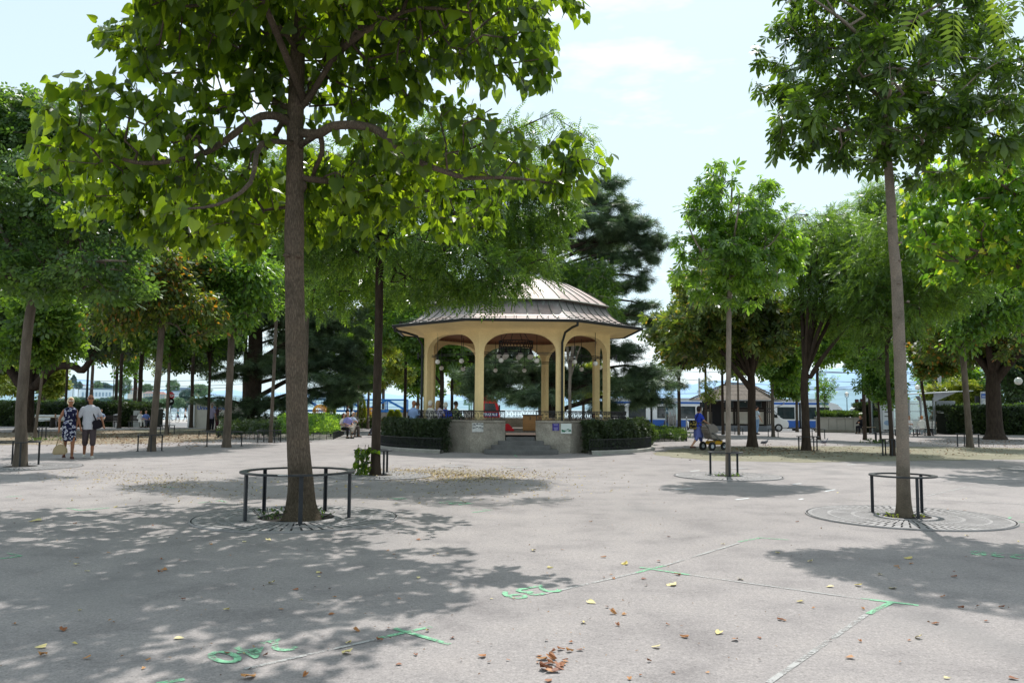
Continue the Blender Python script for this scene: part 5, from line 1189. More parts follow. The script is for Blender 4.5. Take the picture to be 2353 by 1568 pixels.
# ---------------------------------------------------------------- planting round the bandstand, hedges, flower bed
M_CORE = mat('dark_core_shade', (.012, .016, .008), .95)  # shade inside the foliage, put into the colour of a solid core
M_KERB = mat('kerb_stone', (.4, .38, .34), .9, var=.2, scale=2, fine=.3, bump=.3)
def bush_leaves(vol, n, leaf, o, seed, size=.12, kind='spray', name='foliage', inside=.35):
    """vol: function(rng, n) → points + outward normals"""
    r_ = np.random.default_rng(seed); p, nr = vol(r_, n); y = nr*.7+r_.normal(size=p.shape)*.6; y[:, 2] += .25
    q = nr+r_.normal(size=p.shape)*.7; V, F = leaf_tpl(kind); V, F = scatter(V, F, p, y, q, size*(.6+.8*r_.random(len(p)))); return npmesh(name, V, F, M_LF[leaf], o)
def arcv(cx, cy, r0, r1, a0, a1, h, lump=.04):
    def f(r_, n):
        a = a0+(a1-a0)*r_.random(n); k = r_.random(n); ee = r_.random(n) < .1; a = np.where(ee, np.where(r_.random(n) < .5, a0, a1)+r_.normal(0, .012, n), a); top = k < .45
        r = np.where(top | ee, r0+(r1-r0)*r_.random(n), np.where(r_.random(n) < .75, r1, r0)); e = lump*np.sin(a*23)+lump*.7*np.sin(a*51+1)
        z = np.where(top, h+e, (h+e)*r_.random(n)**.8)+r_.normal(0, .04, n); r = r+r_.normal(0, .05, n)+.05*np.sin(a*37+z*5)
        nr = np.stack([np.cos(a)*np.where(top, .1, np.sign(r-(r0+r1)/2)), np.sin(a)*np.where(top, .1, 1), np.where(top, 1, .2)], 1)
        return np.stack([cx+r*np.cos(a), cy+r*np.sin(a), z], 1), nr
    return f
def planter(name_l, a0, a1, label, seed, leaf='hedge', r0=4.62, r1=5.15, h=1.0):
    o = thing('planter_bed', label, 'planted bed', (GC.x, GC.y, 0)); nn = 28
    mb = MB()
    for i in range(nn):
        for (ra, za), (rb_, zb) in zip([(r1+.12, 0), (r1+.12, .11), (r1+.3, .13), (r1+.34, .1), (r1+.34, 0)], [(r1+.12, .11), (r1+.3, .13), (r1+.34, .1), (r1+.34, 0), (r1+.12, 0)]):
            b0, b1 = a0+(a1-a0)*i/nn, a0+(a1-a0)*(i+1)/nn
            mb.add([(ra*math.cos(b0), ra*math.sin(b0), za), (ra*math.cos(b1), ra*math.sin(b1), za), (rb_*math.cos(b1), rb_*math.sin(b1), zb), (rb_*math.cos(b0), rb_*math.sin(b0), zb)], [(0, 1, 2, 3)])
    mb.build('kerb', M_KERB, o)
    mb = MB()
    for i in range(nn):
        b0, b1 = a0+(a1-a0)*i/nn, a0+(a1-a0)*(i+1)/nn; R = r1+.18
        for z in (.5, .2): mb.bar((R*math.cos(b0), R*math.sin(b0), z), (R*math.cos(b1), R*math.sin(b1), z), .022 if z > .3 else .014)
        for q in range(3):
            b = b0+(b1-b0)*q/3; mb.bar((R*math.cos(b), R*math.sin(b), .12), (R*math.cos(b), R*math.sin(b), .5), .013)
    mb.build('low_fence', M_IRON, o)
    mb = MB()
    for i in range(1, nn-1):
        b0, b1 = a0+(a1-a0)*i/nn, a0+(a1-a0)*(i+1)/nn; A = r0+.05; B_ = r1-.1; z = h-.16
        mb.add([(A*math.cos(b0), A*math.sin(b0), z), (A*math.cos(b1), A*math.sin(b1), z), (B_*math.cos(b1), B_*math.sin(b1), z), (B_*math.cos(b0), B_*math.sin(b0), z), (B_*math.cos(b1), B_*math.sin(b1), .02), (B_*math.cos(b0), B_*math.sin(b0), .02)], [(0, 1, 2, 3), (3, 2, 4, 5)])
    mb.build('branches', M_CORE, o)  # solid dark core under the leaves, coloured as inner shade
    bush_leaves(arcv(0, 0, r0, r1, a0+.05, a1-.05, h), 26000, leaf, o, seed, .065)
    return o
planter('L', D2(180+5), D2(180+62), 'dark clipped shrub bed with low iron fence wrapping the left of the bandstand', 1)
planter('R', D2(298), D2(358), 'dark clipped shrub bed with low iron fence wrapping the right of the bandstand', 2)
o = thing('shrub', 'lighter green bushy shrub at the right end of the bandstand bed', 'shrub', G(1470, 1022)+Vector((0, .6, 0)))
def ball(rx, ry, rz, cz):
    def f(r_, n):
        d = r_.normal(size=(n, 3)); d /= np.linalg.norm(d, axis=1, keepdims=True); q = (.75+.3*r_.random(n))[:, None]*(1+.12*np.sin(d[:, 0:1]*9+d[:, 2:3]*7))
        p = d*q*np.array([rx, ry, rz]); p[:, 2] = np.maximum(p[:, 2]+cz, .02); return p, d
    return f
bush_leaves(ball(.75, .7, .55, .5), 2600, 'hedgeL', o, 3, .13)
mb = MB(); 
for a in range(7): mb.tube([(0, 0, 0), (.3*math.cos(a), .3*math.sin(a), .4), (.5*math.cos(a), .5*math.sin(a), .8)], [.02, .014, .006], 4)
mb.build('branches', M_BK_DARK, o)
o = thing('shrub', 'small rust-brown shrub in front of the right bed', 'shrub', G(1342, 1034)+Vector((0, .9, 0)))
bush_leaves(ball(.22, .2, .35, .55), 260, 'autumn', o, 4, .09); mb = MB(); mb.tube([(0, 0, 0), (.03, 0, .6)], .012, 5); mb.build('branches', M_BK_DARK, o)
# ivy covered bed right of it
def flatbed(name, label, poly, h, n, leaf, seed, size=.13, fence=True, cat='planted bed', kind='spray'):
    pts = [G(*q) for q in poly]; c = sum(pts, Vector())/len(pts); o = thing(name, label, cat, c)
    xs_ = [p.x-c.x for p in pts]; ys_ = [p.y-c.y for p in pts]
    def inside(x, y):
        r = False; j = len(xs_)-1
        for i in range(len(xs_)):
            if (ys_[i] > y) != (ys_[j] > y) and x < (xs_[j]-xs_[i])*(y-ys_[i])/(ys_[j]-ys_[i])+xs_[i]: r = not r
            j = i
        return r
    def f(r_, n):
        P_ = []
        while len(P_) < n:
            x, y = r_.uniform(min(xs_), max(xs_)), r_.uniform(min(ys_), max(ys_))
            if inside(x, y): P_.append((x, y, h*(.4+.6*r_.random())*(1+.4*math.sin(x*3+y*2))+gz(y+c.y)-c.z))
        return np.array(P_), np.tile([[0, -.3, 1.]], (n, 1))+r_.normal(size=(n, 3))*.2
    bush_leaves(f, n, leaf, o, seed, size, kind)
    if fence:
        mb = MB()
        for i in range(len(pts)):
            a, b = pts[i]-c, pts[(i+1) % len(pts)]-c; L = (b-a).length; k = max(1, int(L/.3))
            mb.bar(a+Vector((0, 0, .34)), b+Vector((0, 0, .34)), .025)
            for q in range(k): p = a.lerp(b, q/k); mb.bar(p, p+Vector((0, 0, .36)), .02)
        mb.build('low_fence', M_IRON, o)
    return o
flatbed('ivy_bed', 'low ivy bed with iron edging right of the bandstand', [(1500,1014),(1578,1013),(1560,1004),(1490,996)], .32, 2600, 'hedgeL', 11, .2)
fb = flatbed('shrub_bed', 'leafy shrub bed with low iron fence behind the big foreground trunk', [(640,1011),(765,1009),(790,998),(740,984),(640,984)], .7, 5200, 'green', 12, .24)
r_ = np.random.default_rng(3); n = 90; cc = [( (x-.5)*7, (y-.5)*5, .75+.25*z) for x, y, z in r_.random((n, 3))]
V, F = leaf_tpl('spray'); V, F = scatter(V, F, np.array(cc), r_.normal(size=(n, 3)), r_.normal(size=(n, 3)), .13+0*r_.random(n)); npmesh('blossoms', V, F, leafmat('blossom_pink', (.6, .4, .38), (.75, .6, .55), (.8, .78, .72), .2, .6, (1, 1, 1)), fb)
flatbed('shrub_bed', 'dark leafy undergrowth at the foot of the left cedar', [(500,1006),(640,1011),(640,992),(520,988)], .5, 2600, 'hedge', 13, .24)
flatbed('flower_bed', 'distant bed of white and violet flowers with green edging', [(700,968),(930,968),(930,963),(700,963)], .5, 3000, 'hedgeL', 14, .4, fence=False, cat='flower bed')
r_ = np.random.default_rng(8)
o = thing('flower_border', 'strip of small violet and white flowers before the lake road', 'flower bed', GX(815, 72)); n = 1500
p = np.stack([r_.uniform(-4.2, 4.2, n), r_.uniform(-.8, .8, n), .35+.35*r_.random(n)], 1); V, F = leaf_tpl('spray'); V, F = scatter(V, F, p, r_.normal(size=(n, 3)), r_.normal(size=(n, 3)), .16+0*p[:, 0]); npmesh('blossoms', V, F, leafmat('blossom_violet', (.25, .12, .4), (.55, .5, .6), (.75, .75, .72), .2, .6, (1, 1, 1), odd=(.1, .2, .05)), o)
for px, py, w_, lb in ((736,945,9,'mound of orange-yellow flowers left of the green topiary cones'),(836,947,7,'mound of orange-yellow flowers under the right thin tree'),(935*0+853,955,6,'small yellow flowers beside the boom')):
    o = thing('flower_mound', lb, 'flowers', GX(px, 70)); n = 420; d = r_.normal(size=(n, 3)); d /= np.linalg.norm(d, axis=1, keepdims=True); p = d*np.array([.5, .4, .42])+np.array([0, 0, 1.45 if px == 736 else 1.2]); V, F = leaf_tpl('spray'); V, F = scatter(V, F, p, d, r_.normal(size=(n, 3)), .16+0*p[:, 0]); npmesh('blossoms', V, F, leafmat('blossom_orange', (.75, .3, .02), (.85, .5, .03), (.85, .65, .08), .2, .6, (1, 1, 1)), o)
    n = 500; p = np.stack([r_.normal(0, .3, n), r_.normal(0, .3, n), r_.random(n)*1.2], 1); V, F = leaf_tpl('spray'); V, F = scatter(V, F, p, r_.normal(size=(n, 3)), r_.normal(size=(n, 3)), .2+0*p[:, 0]); npmesh('leaves', V, F, M_LF['hedgeL'], o)
for px, h, lb in ((761,2.5,'lime-green topiary cone in the flower bed, left one'),(832,2.4,'lime-green topiary cone beside the right thin tree'),(899,1.5,'lime-green small cone before the white container, left one'),(913,1.5,'lime-green small cone before the white container, right one')):
    o = thing('topiary_cone', lb, 'topiary', GX(px, 69)); n = 1100; a = r_.random(n)*6.28; z = r_.random(n)**1.2; q = .4*(1-z)**.7*np.sin(np.clip(z+.25, 0, 1)*1.57+.0)
    p = np.stack([q*np.cos(a), q*np.sin(a), .5+z*(h-.5)], 1); d = np.stack([np.cos(a), np.sin(a), .6+0*a], 1); V, F = leaf_tpl('spray'); V, F = scatter(V, F, p, d, d+r_.normal(size=(n, 3))*.4, .17+0*a); npmesh('foliage', V, F, M_LF['yellow'], o)
    mb = MB(); mb.tube([(0, 0, -.05), (0, 0, h*.8)], [.05, .02], 6); mb.build('stem', M_BK_DARK, o)
def hedge(label, a, b, th, h, leaf, seed, n=9000, size=.3, lighttop=None):
    A, B = Vector((a.x, a.y, 0)), Vector((b.x, b.y, 0)); c = (A+B)/2; c.z = gz(c.y); L = (B-A).length; rz = math.atan2(B.y-A.y, B.x-A.x); o = thing('hedge', label, 'hedge', c, rz)
    mb = MB(); mb.box((0, 0, h/2-.08), (L-.2, th-.25, h-.2)); mb.build('branches', M_CORE, o)  # plain box core, its near-black colour stands for shade between leaves
    def f(r_, n):
        k = r_.random(n); x = (r_.random(n)-.5)*L; top = k < .35; y = np.where(top, (r_.random(n)-.5)*th, np.where(r_.random(n) < .85, -th/2, th/2)); z = np.where(top, h, r_.random(n)*h)
        e = .05*np.sin(x*2.1)+.04*np.sin(x*5.3); y = y+r_.normal(0, .05, n)+e; z = np.maximum(.03, z+r_.normal(0, .04, n)+e*top)
        return np.stack([x, y, z], 1), np.stack([0*x, np.where(top, 0, np.sign(y)), np.where(top, 1., .1)], 1)
    bush_leaves(f, n, leaf, o, seed, size); return o
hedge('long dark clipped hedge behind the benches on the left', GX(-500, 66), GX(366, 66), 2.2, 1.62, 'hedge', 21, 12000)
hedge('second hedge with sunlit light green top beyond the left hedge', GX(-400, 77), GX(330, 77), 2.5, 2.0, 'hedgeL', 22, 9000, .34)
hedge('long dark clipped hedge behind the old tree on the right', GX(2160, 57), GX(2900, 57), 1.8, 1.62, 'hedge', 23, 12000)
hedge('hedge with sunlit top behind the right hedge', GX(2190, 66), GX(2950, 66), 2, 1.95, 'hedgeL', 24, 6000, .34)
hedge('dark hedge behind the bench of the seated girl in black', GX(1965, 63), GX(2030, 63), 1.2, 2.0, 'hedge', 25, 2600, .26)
# ---------------------------------------------------------------- kiosk
M_WHITE = mat('white_paint', (.75, .76, .76), .4, var=.05, scale=2, spec=.5); M_BLACK = mat('black_rubber', (.015, .015, .017), .7, var=.3, scale=5)
M_BLUE = mat('tram_blue', (.02, .11, .42), .3, var=.06, scale=1, spec=.6); M_GREYM = mat('grey_metal', (.46, .48, .5), .45, .4, var=.12, scale=2); M_DGREY = mat('dark_grey_metal', (.08, .085, .09), .5, .3, var=.2, scale=3)
M_GLASSD = mat('dark_vehicle_glass', (.025, .04, .045), .06, var=.5, scale=1.2, spec=.8); M_TIMB = mat('dark_timber', (.03, .022, .018), .7, var=.3, scale=4)
M_RED = mat('lorry_red', (.6, .012, .02), .3, var=.08, spec=.6); M_TILE = mat('roof_tile', (.22, .185, .155), .85, var=.35, scale=5, fine=.3); M_PANEL = mat('kiosk_panel', (.66, .61, .53), .85, var=.1, scale=1.5)
def glass_mat(name, tint, a):
    m, t, o = nt(name); tr = t.nodes.new('ShaderNodeBsdfTransparent'); tr.inputs[0].default_value = c4(tint); g = N(t, 'ShaderNodeBsdfGlossy', Roughness=.04); n = noise_tex(t, 1.2, 2)
    mx = t.nodes.new('ShaderNodeMixShader'); f = N(t, 'ShaderNodeMapRange'); f.inputs[3].default_value = a*.6; f.inputs[4].default_value = a*1.5; t.links.new(n.outputs[0], f.inputs[0]); t.links.new(f.outputs[0], mx.inputs[0])
    t.links.new(tr.outputs[0], mx.inputs[1]); t.links.new(g.outputs[0], mx.inputs[2]); t.links.new(mx.outputs[0], o.inputs[0]); return m
M_GLASS = glass_mat('clear_glass', (.72, .84, .82), .22); M_GLASSB = glass_mat('vehicle_glass', (.3, .38, .38), .25)
kr = G(1760, 991); kz = kr.z
ang = D2(-24.5); Wd = 4.95; Dp = 3.9
ko = thing('kiosk', 'low half-timbered kiosk with dark hipped tile roof and pale panels', 'kiosk', (kr.x, kr.y, kz), ang)   # origin at the near right corner
# front wall runs to local -x, side wall runs to local +y, front faces -y
ET = 2.55
mb = MB(); mb.box((-Wd/2, Dp/2, .22), (Wd+.1, Dp+.1, .46)); mb.build('plinth', mat('plinth_grey', (.26, .27, .3), .9, var=.12), ko)
mb = MB(); mb.box((-Wd/2, Dp/2, (.44+ET)/2), (Wd-.06, Dp-.06, ET-.44)); mb.build('wall', M_PANEL, ko)
mb = MB()
for x in (-.08, -1.22, -2.22, -2.45, -3.35, -4.35, -Wd+.08): mb.box((x, .02, (.44+ET)/2), (.16, .12, ET-.46))
for z in (.52, 1.62, 1.78, ET-.08): mb.box((-Wd/2, .025, z), (Wd, .11, .13))
mb.box((-Wd/2, .04, 2.15), (Wd-.2, .1, .66))
for y in (.1, .95, 2.0, 3.1, 4.1): mb.box((-.02, y, (.44+ET)/2), (.12, .14, ET-.46))
for z in (.52, 1.55, 1.8, ET-.08): mb.box((-.025, Dp/2, z), (.11, Dp, .12))
mb.build('timber_frame', M_TIMB, ko)
d = MB(); d.box((-3.75, -.03, 1.25), (.9, .06, 1.7)); do = d.build('door', M_BLACK, ko); d = MB(); d.box((-3.42, -.07, 1.2), (.05, .04, .16)); d.build('handle', M_GREYM, do)
for x in (-.66, -1.75, -2.85, -4.75):
    f = MB(); f.box((x, -.035, 2.12), (.72 if x > -4 else .5, .05, .5)); w_ = f.build('window', M_DGREY, ko); f = MB(); f.box((x, -.065, 2.12), (.6 if x > -4 else .4, .02, .4)); f.build('pane', M_GLASSD, w_)
def hiproof(mb, x0, x1, y0, y1, z, rise, inset, rows=12, fl=.0):
    cy_ = (y0+y1)/2
    P_ = lambda t: [(x0+(inset)*t, y0+(cy_-y0)*t, z+rise*t**(1.12)), (x1-inset*t, y0+(cy_-y0)*t, z+rise*t**1.12), (x1-inset*t, y1-(y1-cy_)*t, z+rise*t**1.12), (x0+inset*t, y1-(y1-cy_)*t, z+rise*t**1.12)]
    for i in range(rows):
        a, b = P_(i/rows), P_((i+1)/rows); b = [(p[0], p[1], p[2]) for p in b]; up_ = [(p[0], p[1], p[2]+.03) for p in a]
        for k in range(4): mb.add([a[k], a[(k+1) % 4], up_[(k+1) % 4], up_[k]], [(0, 1, 2, 3)]); mb.add([up_[k], up_[(k+1) % 4], b[(k+1) % 4], b[k]], [(0, 1, 2, 3)])
mb = MB(); hiproof(mb, -Wd-.85, .85, -.9, Dp+.9, ET-.08, 1.33, 2.4); rf = mb.build('roof', M_TILE, ko)
mb = MB(); 
for a, b in (((-Wd-.85, -.9, ET-.06), (-Wd+1.55, Dp/2, ET+1.28)), ((.85, -.9, ET-.06), (-1.55, Dp/2, ET+1.28)), ((-Wd+1.55, Dp/2, ET+1.28), (-1.55, Dp/2, ET+1.28)), ((.85, Dp+.9, ET-.06), (-1.55, Dp/2, ET+1.28))):
    for q in range(16): p = Vector(a).lerp(Vector(b), q/16); p2 = Vector(a).lerp(Vector(b), (q+.9)/16); mb.tube([p+Vector((0, 0, .02)), p2+Vector((0, 0, .05))], .06, 6)
mb.build('ridge_tiles', M_TILE, rf)
mb = MB(); mb.lathe([(.14, 0), (.1, .12), (.13, .18), (.05, .25), (.07, .34), (.01, .4)], 10, (-Wd+1.55, Dp/2, ET+1.22)); mb.build('finial', M_TILE, rf, smooth=True)
mb = MB(); mb.box((-Wd/2, Dp/2, ET-.12), (Wd+1.6, Dp+1.7, .05)); mb.build('eaves', M_TIMB, ko)
mb = MB(); mb.bar((-Wd-.9, -.96, ET-.1), (.9, -.96, ET-.1), .08); mb.bar((.92, -.9, ET-.1), (.92, Dp+.9, ET-.1), .08); mb.tube([(.9, Dp+.3, ET-.12), (.9, Dp+.3, ET-.35), (.1, Dp+.05, ET-.7), (.1, Dp+.05, .3)], .04, 6); mb.build('gutter', M_GREYM, ko)
for x, lb in ((-1.55, 'right'), (-3.2, 'left')):
    l_ = MB(); l_.ball((x, -.2, ET-.22), .045, 8, 6); l_.build('lamp', M_GLOBE, ko)
mb = MB(); mb.box((-Wd-.25, .1, 1.0), (.42, .5, 1.25)); cb_ = mb.build('cabinet', mat('beige_metal', (.45, .44, .4), .5), ko)
# ---------------------------------------------------------------- trams
def wheelset(mb, x, z, r): mb.tube([(x, -.1, z), (x, .12, z)], r, 14)
def tram(name, label, loc_, rz, L, ad=None, mods=6, z0=.32):
    o = thing(name, label, 'tram', loc_, rz); W2 = 1.15; H = 3.25; ml = L/mods
    for i in range(mods):
        x0 = -L/2+i*ml+.12; x1 = x0+ml-.24; last = i == mods-1
        b = MB()
        if last:      # streamlined nose at +x
            prof = [(x0, z0), (x1-.25, z0), (x1+.05, z0+.5), (x1-.1, 1.3), (x1-.75, 2.55), (x1-1.35, 3.0), (x1-2.2, 3.2), (x0, 3.2)]
        else: prof = [(x0, z0), (x1, z0), (x1, 3.2), (x0, 3.2)]
        b.prism(prof, 2*W2, Matrix.Translation((0, W2, 0)) @ Matrix.Rotation(math.pi/2, 4, 'X')); bo = b.build('car_body', M_WHITE, o, bevel=.06, smooth=True)
        s = MB(); s.box(((x0+x1)/2-(.25 if last else 0), -W2-.008, .74), (x1-x0-(.6 if last else 0), .012, .76)); s.box(((x0+x1)/2-(1.1 if last else 0), -W2-.008, 3.0), (x1-x0-(2.2 if last else 0), .012, .24)); s.build('blue_band', M_BLUE, bo)
        nw = 3 if ml > 6 else 2; e = x1-(2.0 if last else .3); wl = (e-(x0+.3))/nw
        for k in range(nw):
            cx_ = x0+.3+wl*(k+.5); wd = wl*.82
            if k == 1 and nw == 3:
                dd = MB(); dd.box((cx_, -W2-.014, 1.62), (wd*.98, .02, 2.35)); dr = dd.build('door', M_WHITE, o)
                for sg in (-1, 1): g = MB(); g.box((cx_+sg*wd*.23, -W2-.03, 1.85), (wd*.36, .015, 1.5)); g.build('pane', M_GLASSD, dr)
            else:
                f = MB(); f.box((cx_, -W2-.012, 1.95), (wd, .02, 1.32)); fw = f.build('window', M_BLACK, o, bevel=.0); g = MB(); g.box((cx_, -W2-.027, 1.95), (wd-.14, .012, 1.18)); g.build('pane', M_GLASSD, fw)
                g = MB(); g.box((cx_, -W2-.036, 2.22), (wd-.14, .01, .035)); g.build('glazing_bar', M_BLACK, fw)
        r = MB(); r.box(((x0+x1)/2-(.9 if last else 0), 0, 3.36), (x1-x0-(2.4 if last else .5), 1.7, .34)); r.build('roof_box', M_GREYM, o, bevel=.04)
        if not last:
            c_ = MB(); c_.box((x1+.12, 0, 1.75), (.26, 2.05, 2.7)); c_.build('bellows', M_BLACK, o)
        if i % 2 == 0:
            w_ = MB()
            for xx in (ml*.3, ml*.3+1.4): wheelset(w_, x0+xx, .3, .3)
            wo = w_.build('bogie', M_BLACK, o); wo.location.y = -W2+.2
        sk = MB(); sk.box(((x0+x1)/2-(.2 if last else 0), 0, z0-.06), (x1-x0-(.5 if last else 0), 2*W2-.1, .12)); sk.build('skirt', M_DGREY, o)
    x1 = L/2-.12
    g = MB(); g.add([(x1-.2, -.98, 1.42), (x1-.2, .98, 1.42), (x1-.78, .9, 2.5), (x1-.78, -.9, 2.5)], [(0, 1, 2, 3)]); wo = g.build('windscreen', M_GLASSD, o); wo.location = (.05, 0, .03)
    g = MB(); g.add([(x1-.35, -W2-.02, 1.45), (x1-1.75, -W2-.02, 1.45), (x1-1.75, -W2-.02, 2.35), (x1-.9, -W2-.02, 2.35)], [(0, 1, 2, 3)]); g.build('cab_window', M_GLASSD, o)
    g = MB(); g.box((x1-1.08, 0, 2.78), (.3, 1.3, .26)); g.build('destination_sign', M_BLACK, o)
    for sg in (-1, 1): g = MB(); g.ball((x1-.02, sg*.75, .95), .11, 10, 6); g.build('headlight', M_GLOBE, o)
    p = MB(); p.bar((-2, 0, 3.5), (-1, 0, 4.3), .05); p.bar((-1, 0, 4.3), (-2, 0, 5.0), .05); p.bar((-2, -.7, 5.0), (-2, .7, 5.0), .06); p.build('pantograph', M_DGREY, o)
    if ad:
        t_ = MB(); t_.box((L/2-ad[1], -.86, 3.37), (3.4, .02, .3)); tp = t_.build('ad_board', mat('ad_grey', (.62, .62, .62), .5), o)
        text_mesh('lettering', ad[0], .5, M_DGREY, o, upright((L/2-ad[1]-.1, -.875, 3.38)), .002, .004)
    return o
TY = 93.0; a_, b_ = GX(1380, TY), GX(1942, TY)
tr1 = tram('tram', 'blue and white low-floor tram passing behind the kiosk and the bandstand', ((a_.x+b_.x)/2, TY, gz(TY)), 0, b_.x-a_.x, ('modissa', 6.4), 5)
a_, b_ = GX(1945, 104), GX(2160, 104)
tr2 = tram('tram', 'second tram farther back behind the traffic lights and tram shelter', ((a_.x+b_.x)/2, 104, gz(104)), math.pi, b_.x-a_.x, None, 2)
# ---------------------------------------------------------------- generic vehicles
def car(name, label, cat, loc_, rz, prof, W, m, wins, wheels, wr=.33, lights=True):
    """prof: side outline (x,z) ; wins: list of window outlines"""
    o = thing(name, label, cat, loc_, rz)
    b = MB(); b.prism(prof, W, Matrix.Translation((0, W/2, 0)) @ Matrix.Rotation(math.pi/2, 4, 'X')); bo = b.build('body', m, o, bevel=.07, smooth=True)
    for w_ in wins:
        for sg in (-1, 1):
            g = MB(); g.add([(x, sg*(W/2+.012), z) for x, z in w_], [tuple(range(len(w_)))]); g.build('side_window', M_GLASSD, o)
    for x in wheels:
        for sg in (-1, 1):
            t_ = MB(); t_.tube([(x, sg*(W/2-.2), wr), (x, sg*(W/2+.02), wr)], wr, 18); wh = t_.build('wheel', M_BLACK, o)
            t_ = MB(); t_.tube([(x, sg*(W/2+.0), wr), (x, sg*(W/2+.035), wr)], wr*.6, 12); t_.build('rim', M_GREYM, wh)
    xm = max(p[0] for p in prof)
    if lights:
        for sg in (-1, 1): g = MB(); g.ball((xm-.12, sg*(W/2-.25), .72), .14, 10, 6, (.6, 1, .8)); g.build('headlight', M_GLOBE, o)
        g = MB(); g.box((xm-.01, 0, .42), (.06, W-.3, .18)); g.build('bumper', M_BLACK, o)
    return o
vY = 74; vl = GX(1790, vY)
van = car('van', 'white delivery van parked nose right beside the kiosk', 'van', (vl.x-1.95, vY, gz(vY)), 0,
  [(-2.6,.3),(2.35,.3),(2.5,.55),(2.42,.95),(1.75,1.25),(1.0,1.95),(.6,2.05),(-2.6,2.05)], 1.9, M_WHITE, [[(.45,1.3),(1.55,1.22),(.95,1.85),(.45,1.88)],[(.2,1.3),(.35,1.3),(.35,1.88),(.2,1.88)]], (-1.6, 1.55), .35)
g = MB(); g.add([(1.72, -.8, 1.3), (1.72, .8, 1.3), (1.05, .75, 1.93), (1.05, -.75, 1.93)], [(0, 1, 2, 3)]); wo = g.build('windscreen', M_GLASSD, van); wo.location = (.05, 0, .04)
g = MB(); g.box((1.35, -1.05, 1.38), (.12, .18, .26)); g.build('mirror', M_BLACK, van, bevel=.03)
for px, Y, c_, lb in ((60, 95, M_WHITE, 'white car half hidden behind the left hedge'), (-20, 97, M_GREYM, 'grey car behind the left hedge at the photo edge'), (220, 96, M_WHITE, 'white car on the lake road behind the walking couple')):
    p = GX(px, Y); car('car', lb, 'car', (p.x, Y, gz(Y)), 0, [(-2.1,.25),(2.1,.25),(2.15,.7),(1.3,.9),(.6,1.42),(-1.1,1.45),(-1.9,.95),(-2.15,.8)], 1.7, c_, [[(-1.0,.92),(1.0,.9),(.52,1.34),(-.95,1.36)]], (-1.35, 1.35), .31)
# lorry cab seen through the bandstand and trailer with a blue lattice boom
lY = 80.0; p = GX(1122, lY); z = gz(lY)
lo = thing('lorry', 'red lorry cab with blue name strip seen through the bandstand', 'lorry', (p.x, lY, z))
b = MB(); b.prism([(-1.15,.45),(1.0,.45),(1.12,1.2),(1.0,2.1),(.7,2.95),(.3,3.15),(-1.15,3.15)], 2.3, Matrix.Translation((0, 1.15, 0)) @ Matrix.Rotation(math.pi/2, 4, 'X')); b.build('cab', M_RED, lo, bevel=.1, smooth=True)
g = MB(); g.add([(-.35, -1.17, 1.75), (.8, -1.17, 1.75), (.62, -1.17, 2.5), (-.35, -1.17, 2.5)], [(0, 1, 2, 3)]); g.build('side_window', M_GLASSD, lo)
g = MB(); g.add([(1.13, -1.0, 1.55), (1.13, 1.0, 1.55), (.83, .95, 2.75), (.83, -.95, 2.75)], [(0, 1, 2, 3)]); g.build('windscreen', M_GLASSD, lo)
g = MB(); g.box((-.05, -1.175, 1.45), (2.0, .03, .32)); st = g.build('name_strip', M_BLUE, lo)
text_mesh('lettering', 'INTERKRAN', .34, M_WHITE, lo, upright((-.05, -1.2, 1.44)), .004, .012, .95)
for x in (-.75, .55): 
    for sg in (-1, 1): g = MB(); g.tube([(x, sg*.9, .5), (x, sg*1.2, .5)], .5, 16); g.build('wheel', M_BLACK, lo)
for sg in (-1, 1): g = MB(); g.box((1.05, sg*1.3, 2.1), (.12, .14, .5)); g.build('mirror', M_BLACK, lo)
g = MB(); g.ball((-.2, 0, 3.25), .14, 10, 6); g.build('beacon', mat('orange_lens', (.7, .2, .02), .3), lo)
tl = thing('lorry_trailer', 'flatbed trailer with red chassis and white boxes in front of the lake', 'trailer', (GX(900, 82).x, 82, gz(82)))
g = MB(); g.box((0, 0, .8), (8.5, 2.3, .22)); g.build('chassis', M_RED, tl)
for x in (-3.2, -2.2, 2.4, 3.3): g = MB(); g.tube([(x, -1.2, .45), (x, -.8, .45)], .45, 14); g.build('wheel', M_BLACK, tl)
for x, wd, h in ((-2.6, 2.6, .9), (.5, 3.2, 1.0), (3.2, 1.7, .9)): g = MB(); g.box((x, 0, .93+h/2), (wd, 2.0, h)); g.build('box', mat('off_white_box', (.6, .6, .55), .6, var=.1), tl, bevel=.03)
M_LBLUE = mat('boom_blue', (.03, .19, .55), .4, var=.08)
bY = 80.5; x0, x1 = GX(700, bY).x, GX(935, bY).x; zt, zb = P(900, 918, bY).z, P(900, 944, bY).z
bo = thing('lattice_boom', 'long blue lattice gangway boom with diagonal braces left of the bandstand', 'crane boom', ((x0+x1)/2, bY, zb)); L = x1-x0; H = zt-zb
mb = MB()
for y in (-.5, .5):
    mb.bar((-L/2, y, 0), (L/2, y, 0), .2); mb.bar((-L/2, y, H), (L/2, y, H), .14)
    n_ = 5
    for i in range(n_):
        xa, xb = -L/2+L*i/n_, -L/2+L*(i+1)/n_
        mb.bar((xa, y, .05 if i % 2 else H), (xb, y, H if i % 2 else .05), .13); mb.bar((xb, y, 0), (xb, y, H), .1)
    for z_ in (.4, .75): mb.bar((-L/2, y, z_), (L/2, y, z_), .03)
mb.build('lattice', M_LBLUE, bo)
mb = MB(); mb.box((0, 0, -.08), (L, 1.1, .06)); mb.build('deck', M_DGREY, bo)
